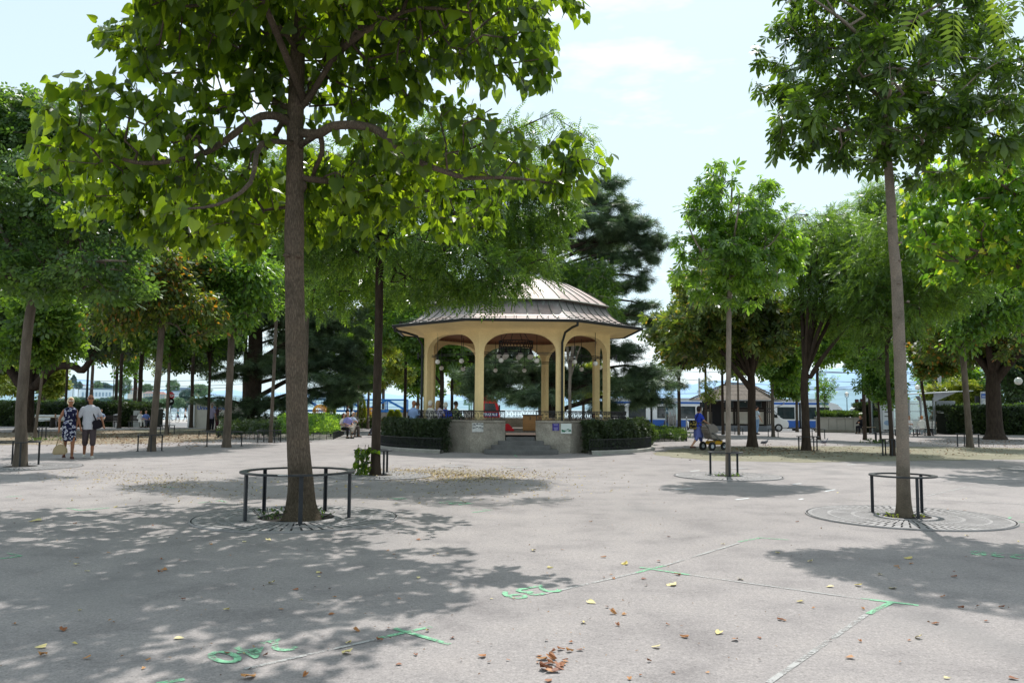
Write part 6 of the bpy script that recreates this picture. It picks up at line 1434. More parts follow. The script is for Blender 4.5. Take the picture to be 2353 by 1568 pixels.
# ---------------------------------------------------------------- phone booth, scooter, bollards, trough
pb_ = thing('phone_booth', 'glass phone booth with a dark grey telephone panel, right of the bandstand', 'phone booth', G(1544, 990))
s = G(1544, 990).y/FPX; R = .5; H = 2.15
mb = MB(); mb.lathe([(R, .06), (R, H-.06)], 8); mb.build('glass', M_GLASS, pb_)
mb = MB(); mb.lathe([(R+.04, 0), (R+.04, .08), (.01, .08)], 16); mb.build('base', M_GREYM, pb_)
mb = MB(); mb.lathe([(.01, H+.06), (R+.05, H), (R+.05, H-.1), (.01, H-.1)], 16); mb.build('roof', M_GREYM, pb_)
mb = MB()
for k in range(8): a = k*math.pi/4; mb.bar((R*math.cos(a), R*math.sin(a), 0), (R*math.cos(a), R*math.sin(a), H-.05), .03)
mb.build('frame', M_GREYM, pb_)
mb = MB(); mb.box((.05, .1, 1.15), (.5, .12, 1.5)); tp = mb.build('telephone_panel', mat('panel_dark_green', (.08, .1, .09), .4, .3), pb_)
mb = MB(); mb.box((.08, .02, 1.28), (.26, .06, .2), M=Matrix.Rotation(.5, 3, 'X')); mb.build('keypad', M_GREYM, tp); mb = MB(); mb.box((-.16, .02, 1.35), (.06, .08, .2)); mb.build('handset', M_RED, tp)
def bollard(px, py, h, label, y=None):
    o = thing('bollard', label, 'bollard', G(px, py), 0, 'metal bollards'); mb = MB(); mb.tube([(0, 0, 0), (0, 0, h)], .05, 10); mb.build('post', M_GREYM, o); mb = MB(); mb.ball((0, 0, h), .058, 8, 5); mb.build('cap', M_GREYM, o)
bollard(1492, 982, .95, 'slim steel bollard beside the scooter rider'); bollard(1577, 990, 1.05, 'slim steel bollard right of the phone booth'); bollard(1577+6*0+1503, 984, .8, 'short bollard in front of the tram doors'); bollard(1710*0+1590, 983, .8, 'bollard farther back beside the phone booth')
def bicycle(label, B, rz, m=M_DGREY, sc=1.0):
    o = thing('bicycle', label, 'bicycle', B, rz, None, sc)
    for x in (-.52, .52):
        mb = MB(); pts = [(x+.33*math.cos(a*math.pi/12), 0, .34+.33*math.sin(a*math.pi/12)) for a in range(25)]
        mb.tube(pts, .02, 6, cap=False)
        for a in range(8): q = a*math.pi/4; mb.bar((x, 0, .34), (x+.33*math.cos(q), 0, .34+.33*math.sin(q)), .005)
        mb.build('wheel', M_BLACK, o)
    mb = MB()
    for a, b in (((-.52,0,.34),(-.1,0,.3)),((-.52,0,.34),(-.2,0,.78)),((-.1,0,.3),(-.22,0,.86)),((-.2,0,.78),(.36,0,.82)),((-.1,0,.3),(.38,0,.72)),((.52,0,.34),(.34,0,.95))): mb.tube([a, b], .02, 6)
    mb.build('frame', m, o)
    mb = MB(); mb.tube([(.34,-.27,1.0),(.3,-.1,.98),(.34,0,.95),(.3,.1,.98),(.34,.27,1.0)], .014, 6); mb.build('handlebar', M_DGREY, o)
    mb = MB(); mb.box((-.23, 0, .89), (.24, .13, .06)); mb.build('saddle', M_BLACK, o, bevel=.02)
    mb = MB(); mb.tube([(-.1, -.08, .3), (-.1, .08, .3)], .09, 12); mb.bar((-.1, .1, .3), (.02, .12, .18), .02); mb.bar((-.1, -.1, .3), (-.22, -.12, .42), .02); mb.build('crank', M_GREYM, o); return o
bicycle('bicycle parked by the railings near the stop sign', G(398, 970), .1, mat('silver_frame', (.4, .4, .42), .3, .6)); bicycle('dark bicycle leaning left of the tram shelter', G(2016, 993), 1.1)
bicycle('bicycle parked in front of the right hedge behind the grey trunk', G(2229, 999), 1.25, mat('silver_frame', (0, 0, 0)))
def scooter(label, B, rz, m):
    o = thing('scooter', label, 'scooter', B, rz)
    for x in (-.6, .62):
        mb = MB(); mb.tube([(x, -.06, .22), (x, .06, .22)], .22, 14); w_ = mb.build('wheel', M_BLACK, o)
    mb = MB(); mb.prism([(-.95,.55),(-.6,.42),(-.2,.3),(.25,.28),(.42,.35),(.52,.9),(.44,.95),(.3,.42),(-.05,.42),(-.25,.72),(-.95,.78)], .3, Matrix.Translation((0, .15, 0)) @ Matrix.Rotation(math.pi/2, 4, 'X')); mb.build('body', m, o, bevel=.03, smooth=True)
    mb = MB(); mb.box((-.55, 0, .8), (.7, .26, .1)); mb.build('seat', M_BLACK, o, bevel=.03)
    mb = MB(); mb.tube([(.62, 0, .22), (.48, 0, 1.0)], .035, 6); mb.bar((.46, -.3, 1.03), (.46, .3, 1.03), .035); mb.build('handlebar', M_DGREY, o)
    mb = MB(); mb.ball((.56, 0, .9), .08, 8, 6); mb.build('headlight', M_GLOBE, o); return o
SC1 = G(1500, 986); scooter('dark scooter ridden past the tram by a person in a white shirt', SC1, 0, M_DGREY)
scooter('scooter with white front parked at the left end of the kiosk', G(1590, 988), 2.3, M_WHITE)
tr_ = thing('fountain_trough', 'dark bowl-shaped iron fountain trough with a small tap, right of the van', 'fountain', G(1827, 988))
mb = MB(); mb.lathe([(.01, 0), (.33, 0), (.36, .1), (.52, .45), (.6, .66), (.62, .7), (.57, .7), (.5, .6), (.01, .55)], 20); mb.build('bowl', M_DGREY, tr_, smooth=True)
mb = MB(); mb.tube([(-.3, 0, .6), (-.3, 0, 1.12), (-.22, 0, 1.18), (-.1, 0, 1.12)], .03, 8); mb.build('tap', M_GREYM, tr_)
# concrete planter wall with hedge on top
wY = 61.0; xa, xb = GX(1884, wY).x, GX(1978, wY).x; zz = gz(wY)
pw = thing('planter_wall', 'long pale concrete planter with low hedge on top behind the wooden bench', 'planter', ((xa+xb)/2, wY, zz)); L = xb-xa
mb = MB(); mb.box((0, .5, .06), (L+.1, 1.1, .28)); mb.build('footing', M_CONC, pw)
mb = MB()
for i in range(5): mb.box((-L/2+L*(i+.5)/5, .5, .62), (L/5-.03, 1.0, .85))
mb.build('wall', mat('smooth_concrete', (.46, .44, .39), .9, var=.12, scale=1.5, fine=.1), pw); mb = MB(); mb.box((0, .5, 1.08), (L+.16, 1.12, .08)); mb.build('coping', M_KERB, pw)
def fl(r_, n): p = np.stack([r_.uniform(-L/2, L/2, n), .5+r_.normal(0, .25, n), 1.15+.3*r_.random(n)], 1); return p, np.tile([[0, 0, 1.]], (n, 1))
bush_leaves(fl, 1500, 'hedgeL', pw, 31, .2)
stk = G(1896, 991)
for dx, lb in ((-.42, 'left'), (.45, 'right')):
    o = thing('tree_stake', 'brown wooden stake, %s one of the pair holding the small sapling' % lb, 'stake', stk+Vector((dx, -.1, 0))); mb = MB(); mb.tube([(0, 0, 0), (0, 0, 1.95)], .05, 8); mb.build('pole', M_TIMB, o)
    mb = MB(); mb.bar((0, 0, 1.7), (-dx*.9, 0, 1.7), .05); mb.build('crossbar', M_TIMB, o)
# ---------------------------------------------------------------- benches
M_SLAT = mat('bench_wood', (.34, .25, .15), .7, var=.25, scale=3, stretch=(1, 9, 9)); M_SLATW = mat('bench_pale_slats', (.72, .73, .7), .6, var=.12, scale=3)
def bench(label, B, rz, L=1.8, back=True, m=None, group=None):
    m = m or M_SLAT; o = thing('bench', label, 'bench', B, rz, group)
    mb = MB()
    for i in range(4): mb.box((0, -.18+i*.12, .45), (L, .1, .035))
    mb.build('seat', m, o)
    if back:
        mb = MB()
        for i in range(4): mb.box((0, .24+.02*i, .56+i*.1), (L, .03, .08))
        mb.build('backrest', m, o)
    for sx_ in (-L/2+.15, L/2-.15):
        mb = MB(); mb.bar((sx_, -.2, 0), (sx_, -.2, .44), .05); mb.bar((sx_, .2, 0), (sx_, .22, .44), .05); mb.bar((sx_, -.24, .42), (sx_, .26, .42), .04)
        if back: mb.bar((sx_, .22, .4), (sx_, .33, .92), .04)
        mb.build('leg', M_IRON, o)
    return o
bench('long backless wooden bench before the concrete planter on the right', G(1897, 990), 0, 2.05, False)
bench('bench with pale slats carrying the seated girl in black', G(1972, 993), .05, 2.2, True, M_SLATW)
bench('bench with pale slats carrying the woman in white before the shelter', G(2103, 998), 3.0, 2.2, True, M_SLATW)
bench('low empty wooden bench left of the pale bench at the shelter', G(2082, 1001), .1, 1.5, False, M_SLATW)
bench('backless dark bench beside the seated girl', G(1990, 996), .3, 1.2, False)
bench('slatted bench with the child at the far left', GX(113, 61.5), .05, 2.3, True, M_SLATW)
bt = thing('park_table', 'narrow wooden table in front of the left slatted bench', 'table', GX(103, 59)); mb = MB(); mb.box((0, 0, .72), (1.8, .6, .05)); mb.build('table_top', M_SLAT, bt)
for x in (-.6, .6): mb = MB(); mb.box((x, 0, .35), (.09, .5, .7)); mb.build('leg', M_TIMB, bt)
bench('low wooden bench beside the narrow table on the left', GX(128, 59.5), 0, 1.3, False)
bench('dark bench with two resting men before the left hedge', GX(240, 62), -.1, 2.2, True, M_TIMB)
bench('dark bench of the pair in white and blue at the hedge end', GX(325, 62.5), .0, 1.9, True, M_TIMB)
bench('green slatted bench with three sitters beside the shrub bed', G(790, 1002), 2.45, 2.0, True, mat('green_bench', (.12, .16, .1), .6))
def bin_(label, B, h, m, w_=.38):
    o = thing('litter_bin', label, 'litter bin', B, .1); mb = MB(); mb.prism([(-w_/2,0),(w_/2,0),(w_/2+.03,h),(-w_/2,h-.08)], w_, Matrix.Translation((0, w_/2, 0)) @ Matrix.Rotation(math.pi/2, 4, 'X')); mb.build('body', m, o, bevel=.02)
    mb = MB(); mb.box((0, -w_/2-.004, h*.8), (w_*.6, .01, .1)); mb.build('opening', M_BLACK, o); return o
bin_('pale steel litter bin right of the bench with two men', GX(269, 62.5), 1.05, mat('bin_steel', (.5, .5, .5), .4, .5)); bin_('slim grey litter bin left of the shelter bench', G(2046, 993), 1.25, M_GREYM, .24)
# ---------------------------------------------------------------- tram shelter
sh = thing('tram_shelter', 'grey glass tram shelter with a slanting cantilever roof', 'shelter', G(2090, 996)); sb = G(2090, 996); sY = sb.y; s = sY/FPX
X = lambda px: (px-2090)*s
mb = MB()
for px in (2025, 2052, 2090, 2117, 2147): mb.bar((X(px), 0, 0), (X(px), 0, 2.5), .1)
for z in (.15, .95, 1.55, 2.05): mb.bar((X(2025), 0, z), (X(2147), 0, z), .04)
for px in (2025, 2147): mb.bar((X(px), 0, 0), (X(px), 0, 2.5), .12); mb.bar((X(px), 1.4, 0), (X(px), 1.4, 2.4), .08)
mb.build('frame', M_GREYM, sh)
mb = MB(); mb.box(((X(2025)+X(2147))/2, .03, 1.2), (X(2147)-X(2025), .012, 2.2)); mb.box((X(2025), .7, 1.2), (.012, 1.3, 2.1)); mb.build('glass_wall', M_GLASS, sh)
mb = MB(); x0, x1 = X(2018), X(2222); mb.add([(x0, -.9, 2.55), (x1, -.9, 2.95), (x1, 1.8, 2.95), (x0, 1.8, 2.55), (x0, -.9, 2.63), (x1, -.9, 3.0), (x1, 1.8, 3.0), (x0, 1.8, 2.63)], [(0,3,2,1),(4,5,6,7),(0,1,5,4),(1,2,6,5),(2,3,7,6),(3,0,4,7)]); mb.build('roof', M_GREYM, sh)
mb = MB()
for px in (2052, 2090, 2117): mb.add([(X(px), .1, 2.05), (X(px), .8, 2.62), (X(px), .1, 2.62)], [(0, 1, 2)])
mb.add([(X(2147), 0, 2.2), (X(2147), 0, 2.8), (X(2200), 0, 2.88)], [(0, 1, 2)]); mb.build('bracket', M_GREYM, sh)
mb = MB(); mb.box(((X(2028)+X(2050))/2, -.04, 1.25), (X(2050)-X(2028), .06, 1.9)); ps = mb.build('advert_panel', mat('poster_white', (.72, .76, .78), .5, var=.05), sh)
for q, (z_, wd) in enumerate(((2.0, .5), (1.85, .3), (1.5, .3), (1.2, .35))): mb = MB(); mb.box((X(2035)+wd/4, -.075, z_), (wd, .01, .07)); mb.build('print', M_DGREY, ps)
mb = MB(); mb.ball((X(2040), -.075, .75), .3, 12, 8, (1, .02, .6)); mb.build('print', mat('print_blue', (.3, .42, .6), .5), ps)
bd = thing('display_board', 'grey framed display board right of the shelter above the hedge', 'board', GX(2173, 58.5)); mb = MB(); mb.box((0, 0, 1.9), (1.28, .06, .82)); mb.build('frame', M_GREYM, bd)
mb = MB(); mb.box((0, -.035, 1.9), (1.16, .02, .7)); mb.build('panel', mat('board_grey', (.42, .45, .47), .3, var=.15), bd)
mb = MB(); mb.box((-.1, -.05, 1.86), (.85, .01, .03)); mb.build('stripe', mat('salmon', (.6, .3, .2), .5), bd)
for x in (-.5, .5): mb = MB(); mb.bar((x, .05, 0), (x, .05, 1.5), .06); mb.build('post', M_GREYM, bd)
sg_ = thing('stop_sign_column', 'tall narrow information column with blue head beside the old right tree', 'information column', GX(2262, 59)); mb = MB(); mb.box((0, 0, 1.5), (.52, .12, 3.0)); mb.build('panel', mat('column_white', (.6, .62, .65), .4), sg_, bevel=.03)
mb = MB(); mb.box((0, -.07, 2.7), (.5, .02, .32)); b1_ = mb.build('name_plate', M_BLUE, sg_); mb = MB(); mb.box((0, -.085, 2.66), (.4, .01, .05)); mb.build('print', M_WHITE, b1_)
mb = MB(); mb.box((.03, -.07, 2.2), (.34, .02, .45)); mb.build('timetable', M_PAPER, sg_)
mb = MB(); mb.box((0, -.07, 1.45), (.5, .02, .16)); mb.build('blue_strip', M_BLUE, sg_); mb = MB(); mb.box((.06, -.085, 1.36), (.25, .02, .06)); mb.build('red_strip', M_RED, sg_)
# ---------------------------------------------------------------- lamps, masts, lights, signs
def lamp_post(label, B, h, r=.05, head='lyre', m=M_IRON):
    o = thing('street_lamp', label, 'street lamp', B); mb = MB(); mb.tube([(0, 0, 0), (0, 0, .9), (0, 0, h)], [r*1.6, r, r*.7], 10); mb.build('post', m, o)
    if head == 'lyre':
        mb = MB(); mb.tube([(0, 0, h), (-.18, 0, h+.12), (-.2, 0, h+.5)], .025, 6); mb.tube([(0, 0, h), (.18, 0, h+.12), (.2, 0, h+.5)], .025, 6); mb.build('bracket', m, o); mb = MB(); mb.lathe([(.08, h+.12), (.17, h+.5), (.2, h+.52), (.02, h+.68)], 12); mb.build('lantern', M_GLOBE, o)
    elif head == 'globe':
        mb = MB(); mb.tube([(0, 0, h), (-.3, 0, h+.15), (-.9, 0, h+.02)], .03, 6); mb.build('arm', m, o); mb = MB(); mb.ball((-.95, 0, h-.2), .27, 16, 10); mb.build('globe', M_GLOBE, o, smooth='all')
    return o
lamp_post('slim black lamp post with a forked head by the concrete planter', G(1947, 990), 3.6)
lamp_post('black lamp post between the left trunks before the hedge', G(257, 975), 6.0, .07)
lamp_post('thick black post behind the walking man', GX(198, 70), 6.5, .11, 'none')
p = P(2339, 875, 60); lamp_post('globe lamp on a curved arm at the right photo edge', (p.x+.95, 60, gz(60)), p.z+.2-gz(60), .06, 'globe')
p = P(2108, 916, 90); lamp_post('distant globe lamp over the tram shelter', (p.x+.95, 90, gz(90)), 5.0, .06, 'globe', M_GREYM)
def mast(label, px, Y, ytop, r, m=M_GREYM):
    B = GX(px, Y); h = P(px, ytop, Y).z-B.z; o = thing('catenary_mast', label, 'mast', B); mb = MB(); mb.tube([(0, 0, 0), (0, 0, h)], [r, r*.85], 14); mb.build('pole', m, o, smooth=True); mb = MB(); mb.lathe([(r*1.25, 0), (r*1.25, .35), (r, .4)], 12); mb.build('collar', m, o); return o
mast('thick grey catenary mast behind the brown sign', 1989, 78, 840, .2); mast('grey catenary mast right of the yellow-green shrub tree', 2160, 84, 850, .2); mast('dark tall post on the skyline above the tram, left of a pair', 1497, 130, 832, .3, M_DGREY); mast('dark post on the skyline above the tram, right of a pair', 1504, 131, 838, .26, M_DGREY)
mast('grey pole beyond the kiosk roof', 1607, 100, 868, .16); mast('thin distant mast behind the second tram', 2005, 120, 880, .14)
def tlight(px, Y, ytop, label):
    B = GX(px, Y); h = P(px, ytop, Y).z-B.z; o = thing('traffic_light', label, 'traffic light', B); mb = MB(); mb.tube([(.25, 0, 0), (.25, 0, h)], .05, 8); mb.build('pole', M_GREYM, o); mb = MB(); mb.box((0, 0, h-.45), (.3, .25, .95)); hd = mb.build('head', M_BLACK, o, bevel=.03)
    for i, c_ in enumerate(((.12, .01, .01), (.12, .07, .01), (.01, .08, .04))): mb = MB(); mb.ball((0, -.13, h-.14-i*.3), .1, 10, 6, (1, .4, 1)); mb.build('lens', mat('lens%d' % i, c_, .3), hd)
tlight(1968, 84, 917, 'traffic light left of the grey mast'); tlight(1980, 80, 916, 'traffic light touching the grey mast')
o = thing('traffic_light', 'traffic light column on striped pole beside the information column', 'traffic light', GX(2245, 68)); mb = MB()
for i in range(6): mb.box((0, 0, 1.35+.28*i), (.16, .16, .14))
mb.build('dark_bands', M_BLACK, o); mb = MB(); mb.tube([(0, 0, 0), (0, 0, 2.9)], .06, 8); mb.build('pole', M_WHITE, o); mb = MB(); mb.box((0, 0, 2.6), (.28, .24, .85)); mb.build('head', M_BLACK, o)
bs = thing('sign', 'small reddish-brown board sign on a thin pole by the thin tree', 'sign', GX(2013, 62)); h = P(2013, 908, 62).z-bs.location.z; mb = MB(); mb.box((0, 0, h), (.8, .05, .27)); mb.build('plate', mat('brown_sign', (.2, .06, .035), .6), bs); mb = MB(); mb.bar((.36, .04, 0), (.36, .04, h+.1), .05); mb.build('post', M_DGREY, bs)
def disc_sign(px, Y, ys, label, name='road_sign', posth=None):
    """ys: list of (photo y, kind)"""
    B = GX(px, Y); o = thing(name, label, 'road sign', B); top = P(px, ys[0][0]-8, Y).z-B.z; mb = MB(); mb.tube([(0, 0, 0), (0, 0, top)], .04, 8); mb.build('post', M_GREYM, o)
    for y, k in ys:
        z = P(px, y, Y).z-B.z
        if k == 'stop':
            mb = MB(); mb.prism([(.36*math.cos(D2(22.5+45*i)), .36*math.sin(D2(22.5+45*i))) for i in range(8)], .03, Matrix.Translation((0, -.04, z)) @ Matrix.Rotation(math.pi/2, 4, 'X')); q = mb.build('plate', mat('sign_red', (.6, .02, .03), .4), o); text_mesh('lettering', 'STOP', .3, M_WHITE, o, upright((0, -.085, z)), .004, .012, .9)
        elif k == 'blue':
            mb = MB(); mb.tube([(0, -.04, z), (0, -.07, z)], .34, 20); mb.build('plate', mat('sign_blue', (.02, .13, .55), .4), o)
            mb = MB(); f = -.085; pts = [(-.2, f, z-.18), (-.12, f, z-.02), (.04, f, z+.04)]; mb.bar(pts[0], pts[1], .075, .01); mb.bar(pts[1], pts[2], .075, .01); mb.add([(.02, f, z+.17), (.24, f, z+.05), (.02, f, z-.09)], [(0, 1, 2)]); mb.build('arrow', M_WHITE, o)
        else:
            mb = MB(); mb.box((0, -.05, z), (.75, .03, .28)); mb.build('plate', M_WHITE, o); mb = MB(); mb.box((0, -.07, z), (.75, .01, .08)); mb.build('stripe', mat('sign_blue', (0, 0, 0)), o)
disc_sign(137, 82, [(894, 'plate'), (905.5, 'blue')], 'round blue arrow sign under a white and blue plate, over the left hedge')
disc_sign(391, 72, [(908.5, 'stop'), (922, 'blue')], 'red stop sign above a round blue arrow sign')
o = thing('utility_cabinet', 'pale cabinet behind the bench at the hedge end', 'cabinet', GX(316, 64.4)); mb = MB(); mb.box((0, 0, .65), (.5, .3, 1.3)); mb.build('body', mat('cabinet_pale', (.36, .38, .36), .5), o, bevel=.02); mb = MB(); mb.box((.1, -.16, 1), (.03, .02, .2)); mb.build('handle', M_DGREY, o)
# overhead wires
def wire(label, pts, r=.02):
    mb = MB(); mb.tube(pts, r, 4); return tag(mb.build('overhead_wire', M_DGREY), label, 'wire')
wl = [((1440,835,110),(2360,862,110)),((1440,850,104),(2360,850,104)),((1440,862,100),(2360,905,96)),((1500,905,98),(2360,868,98)),((1440,815,120),(1700,845,110)),((1500,818,130),(2000,858,78)),((1620,895,98),(2160,872,84)),((1780,868,98),(2352,880,98)),((1780,890,98),(2352,893,98)),((130,880,100),(560,882,100)),((130,871,104),(560,868,104)),((130,888,98),(520,890,98))]
for i, (a, b) in enumerate(wl):
    A, B = P(*a), P(*b); pts = [A.lerp(B, k/8)-Vector((0, 0, .35*math.sin(math.pi*k/8))) for k in range(9)]
    wire('tram overhead wire crossing the sky %s' % (['highest of the level ones on the right', 'level over the kiosk roof', 'falling to the right edge', 'rising to the right edge', 'short one above the twin posts', 'running down to the grey mast', 'joining two grey masts', 'upper of the close pair on the right', 'lower of the close pair on the right', 'middle one over the left lake', 'highest over the left lake', 'lowest over the left lake'][i]), pts, .028)
# ---------------------------------------------------------------- urinal, lake side, far shore
uY = 66; u = thing('urinal_building', 'small concrete urinal building with a white end and blue lettering', 'building', GX(470, uY)); s = uY/FPX; x0, x1, xm = (434-470)*s, (560-470)*s, (449-470)*s; Hh = 1.95
mb = MB(); mb.box(((xm+x1)/2, 1.2, Hh/2), (x1-xm, 2.4, Hh)); mb.build('wall', M_PANEL, u); mb = MB(); mb.box(((x0+xm)/2, 1.0, Hh*.46), (xm-x0, 2.4, Hh*.92)); mb.build('end_panel', M_WHITE, u)
mb = MB(); mb.box(((x0+x1)/2, 1.2, Hh+.08), (x1-x0+.3, 2.8, .14)); mb.build('roof', M_KERB, u)
text_mesh('lettering', 'Urinal Pissoir', .42, M_BLUE, u, upright((xm+.15, -.02, Hh*.8)), .01, .01, 1.0, 'LEFT')
rl = thing('promenade_railing', 'dark railing along the lake promenade on the left', 'railing', (0, 136, gz(136))); mb = MB(); xa, xb = GX(100, 136).x, GX(640, 136).x
for z in (.5, 1.05): mb.bar((xa, 0, z), (xb, 0, z), .06)
for i in range(int((xb-xa)/.7)): mb.bar((xa+i*.7, 0, 0), (xa+i*.7, 0, 1.05), .05)
mb.build('bars', M_DGREY, rl)
def boat(label, px, Y, L, cover=True):
    p = P(px, 934, Y); o = thing('boat', label, 'boat', (p.x, Y, -2.1), random.uniform(-.3, .3)); mb = MB()
    mb.add([(-L/2,-.9,0),(L*.3,-.9,0),(L/2,0,.2),(L*.3,.9,0),(-L/2,.9,0),(-L/2,-1.1,1.0),(L*.3,-1.1,1.1),(L/2+.5,0,1.4),(L*.3,1.1,1.1),(-L/2,1.1,1.0)], [(0,1,2,3,4),(5,6,7,8,9),(0,1,6,5),(1,2,7,6),(2,3,8,7),(3,4,9,8),(4,0,5,9)]); mb.build('hull', M_WHITE, o)
    mb = MB(); mb.prism([(-L*.45,0),(L*.35,0),(L*.15,.9),(-L*.35,1.0)], 1.7, Matrix.Translation((0, .85, 1.0)) @ Matrix.Rotation(math.pi/2, 4, 'X')); mb.build('cover', M_WHITE, o, bevel=.1, smooth=True)
for i, (px, Y, L, lb) in enumerate(((180,150,7,'white covered boat moored behind the walking couple, left one'),(222,158,7,'white covered boat behind the walking man'),(300,165,9,'white covered boat right of the black lamp post'),(660,150,8,'white boat seen between the cedar trunks'),(700,160,9,'white boat left of the big trunk over the flower bed'))): boat(lb, px, Y, L)
def mooring(px, Y): pass
def house(name, label, px0, px1, py0, py1, Y, wall, roofm, rows=2, cols=5, flat=False, roofh=.3):
    a, b = P(px0, py1, Y), P(px1, py1, Y); top = P(px0, py0, Y).z; H = top+3; Wd = b.x-a.x; o = thing(name, label, 'building', ((a.x+b.x)/2, Y, -3)); D_ = Wd*.6; he = H if flat else H-Wd*roofh*.5
    mb = MB(); mb.box((0, D_/2, he/2), (Wd, D_, he)); mb.build('wall', wall, o); mb = MB()
    if flat: mb.box((0, D_/2, he+.4), (Wd*1.04, D_*1.04, .9))
    else: hiproof(mb, -Wd*.54, Wd*.54, -D_*.06, D_*1.06, he, Wd*roofh*.5, Wd*.28, 4)
    mb.build('roof', roofm, o); vis = (py1-py0)*Y/FPX*(1 if flat else .6)
    for r in range(rows):
        for c_ in range(cols):
            mb = MB(); x = -Wd/2+Wd*(c_+.5)/cols; z = he-vis*(r+.6)/rows; mb.box((x, -.1, z), (Wd/cols*.5, .3, vis/rows*.5)); mb.build('window', mat('hazy_window', (.3, .38, .46), .4, var=.1), o)
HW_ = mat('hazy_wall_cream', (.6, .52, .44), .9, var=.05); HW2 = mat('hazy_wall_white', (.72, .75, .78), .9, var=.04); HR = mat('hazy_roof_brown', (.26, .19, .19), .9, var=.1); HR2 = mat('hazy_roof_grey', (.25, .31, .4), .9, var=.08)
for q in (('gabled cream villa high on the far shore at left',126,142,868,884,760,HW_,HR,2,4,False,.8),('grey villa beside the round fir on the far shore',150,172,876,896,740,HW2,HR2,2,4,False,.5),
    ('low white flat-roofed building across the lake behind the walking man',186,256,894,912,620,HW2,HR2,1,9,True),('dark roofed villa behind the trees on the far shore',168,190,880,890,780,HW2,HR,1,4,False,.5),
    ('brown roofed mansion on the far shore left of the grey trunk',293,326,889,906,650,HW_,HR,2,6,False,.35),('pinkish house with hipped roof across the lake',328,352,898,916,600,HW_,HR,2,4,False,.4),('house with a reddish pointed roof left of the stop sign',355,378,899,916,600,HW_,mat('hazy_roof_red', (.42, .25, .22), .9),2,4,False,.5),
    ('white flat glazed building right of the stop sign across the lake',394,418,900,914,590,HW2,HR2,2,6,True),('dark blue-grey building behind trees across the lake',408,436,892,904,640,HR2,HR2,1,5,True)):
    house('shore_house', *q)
def fartree(label, px, py0, py1, wpx, Y, lf, seed, conic=False):
    top = P(px, py0, Y).z; B = P(px, 935, Y); H = top+2.5; R = wpx/2*Y/FPX; o = thing('shore_tree', label, 'tree', (B.x, Y, -2.5)); hh = (py1-py0)*Y/FPX
    r_ = np.random.default_rng(seed); n = 900; d = r_.normal(size=(n, 3)); d /= np.linalg.norm(d, axis=1, keepdims=True); lump = 1+.16*np.sin(d[:, 0:1]*7+seed)+.12*np.sin(d[:, 2:3]*9+seed); f = (.7+.3*r_.random(n))[:, None]*lump
    p = d*f*np.array([R, R, hh/2]); 
    if conic: p[:, :2] *= (1.15-(p[:, 2:3]/hh+.5))*1.1
    p[:, 2] += H-hh/2; V, F = leaf_tpl('spray'); V, F = scatter(V, F, p, d+r_.normal(size=(n, 3))*.4, d, R*.32*(.6+.8*r_.random(n))); npmesh('crown', V, F, M_LF[lf], o)
    mb = MB(); mb.tube([(0, 0, 0), (0, 0, H-hh*.4)], R*.08, 6); mb.build('trunk', M_BK_GREY, o)
k = 0
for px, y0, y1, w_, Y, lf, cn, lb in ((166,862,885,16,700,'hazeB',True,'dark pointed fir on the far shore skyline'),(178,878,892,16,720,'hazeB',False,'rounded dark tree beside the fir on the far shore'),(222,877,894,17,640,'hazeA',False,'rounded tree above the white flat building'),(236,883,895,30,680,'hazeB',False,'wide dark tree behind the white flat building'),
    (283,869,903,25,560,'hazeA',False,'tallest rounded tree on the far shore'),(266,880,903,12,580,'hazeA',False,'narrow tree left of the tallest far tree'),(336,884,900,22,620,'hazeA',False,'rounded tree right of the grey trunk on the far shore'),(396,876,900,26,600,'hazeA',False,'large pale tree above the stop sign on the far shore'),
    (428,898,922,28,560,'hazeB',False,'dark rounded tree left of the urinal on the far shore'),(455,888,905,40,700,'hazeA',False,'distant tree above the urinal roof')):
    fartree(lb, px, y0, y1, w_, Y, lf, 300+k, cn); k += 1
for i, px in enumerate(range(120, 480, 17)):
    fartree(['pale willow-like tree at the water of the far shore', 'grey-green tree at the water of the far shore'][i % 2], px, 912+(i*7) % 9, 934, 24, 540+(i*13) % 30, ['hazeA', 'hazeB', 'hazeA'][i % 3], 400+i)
    bpy.context.scene.collection.objects[-1]
for o in [o for o in COL.objects if o.name.startswith('shore_tree') and 'at the water' in str(o.get('label'))]: o['group'] = 'trees along the water of the far shore'
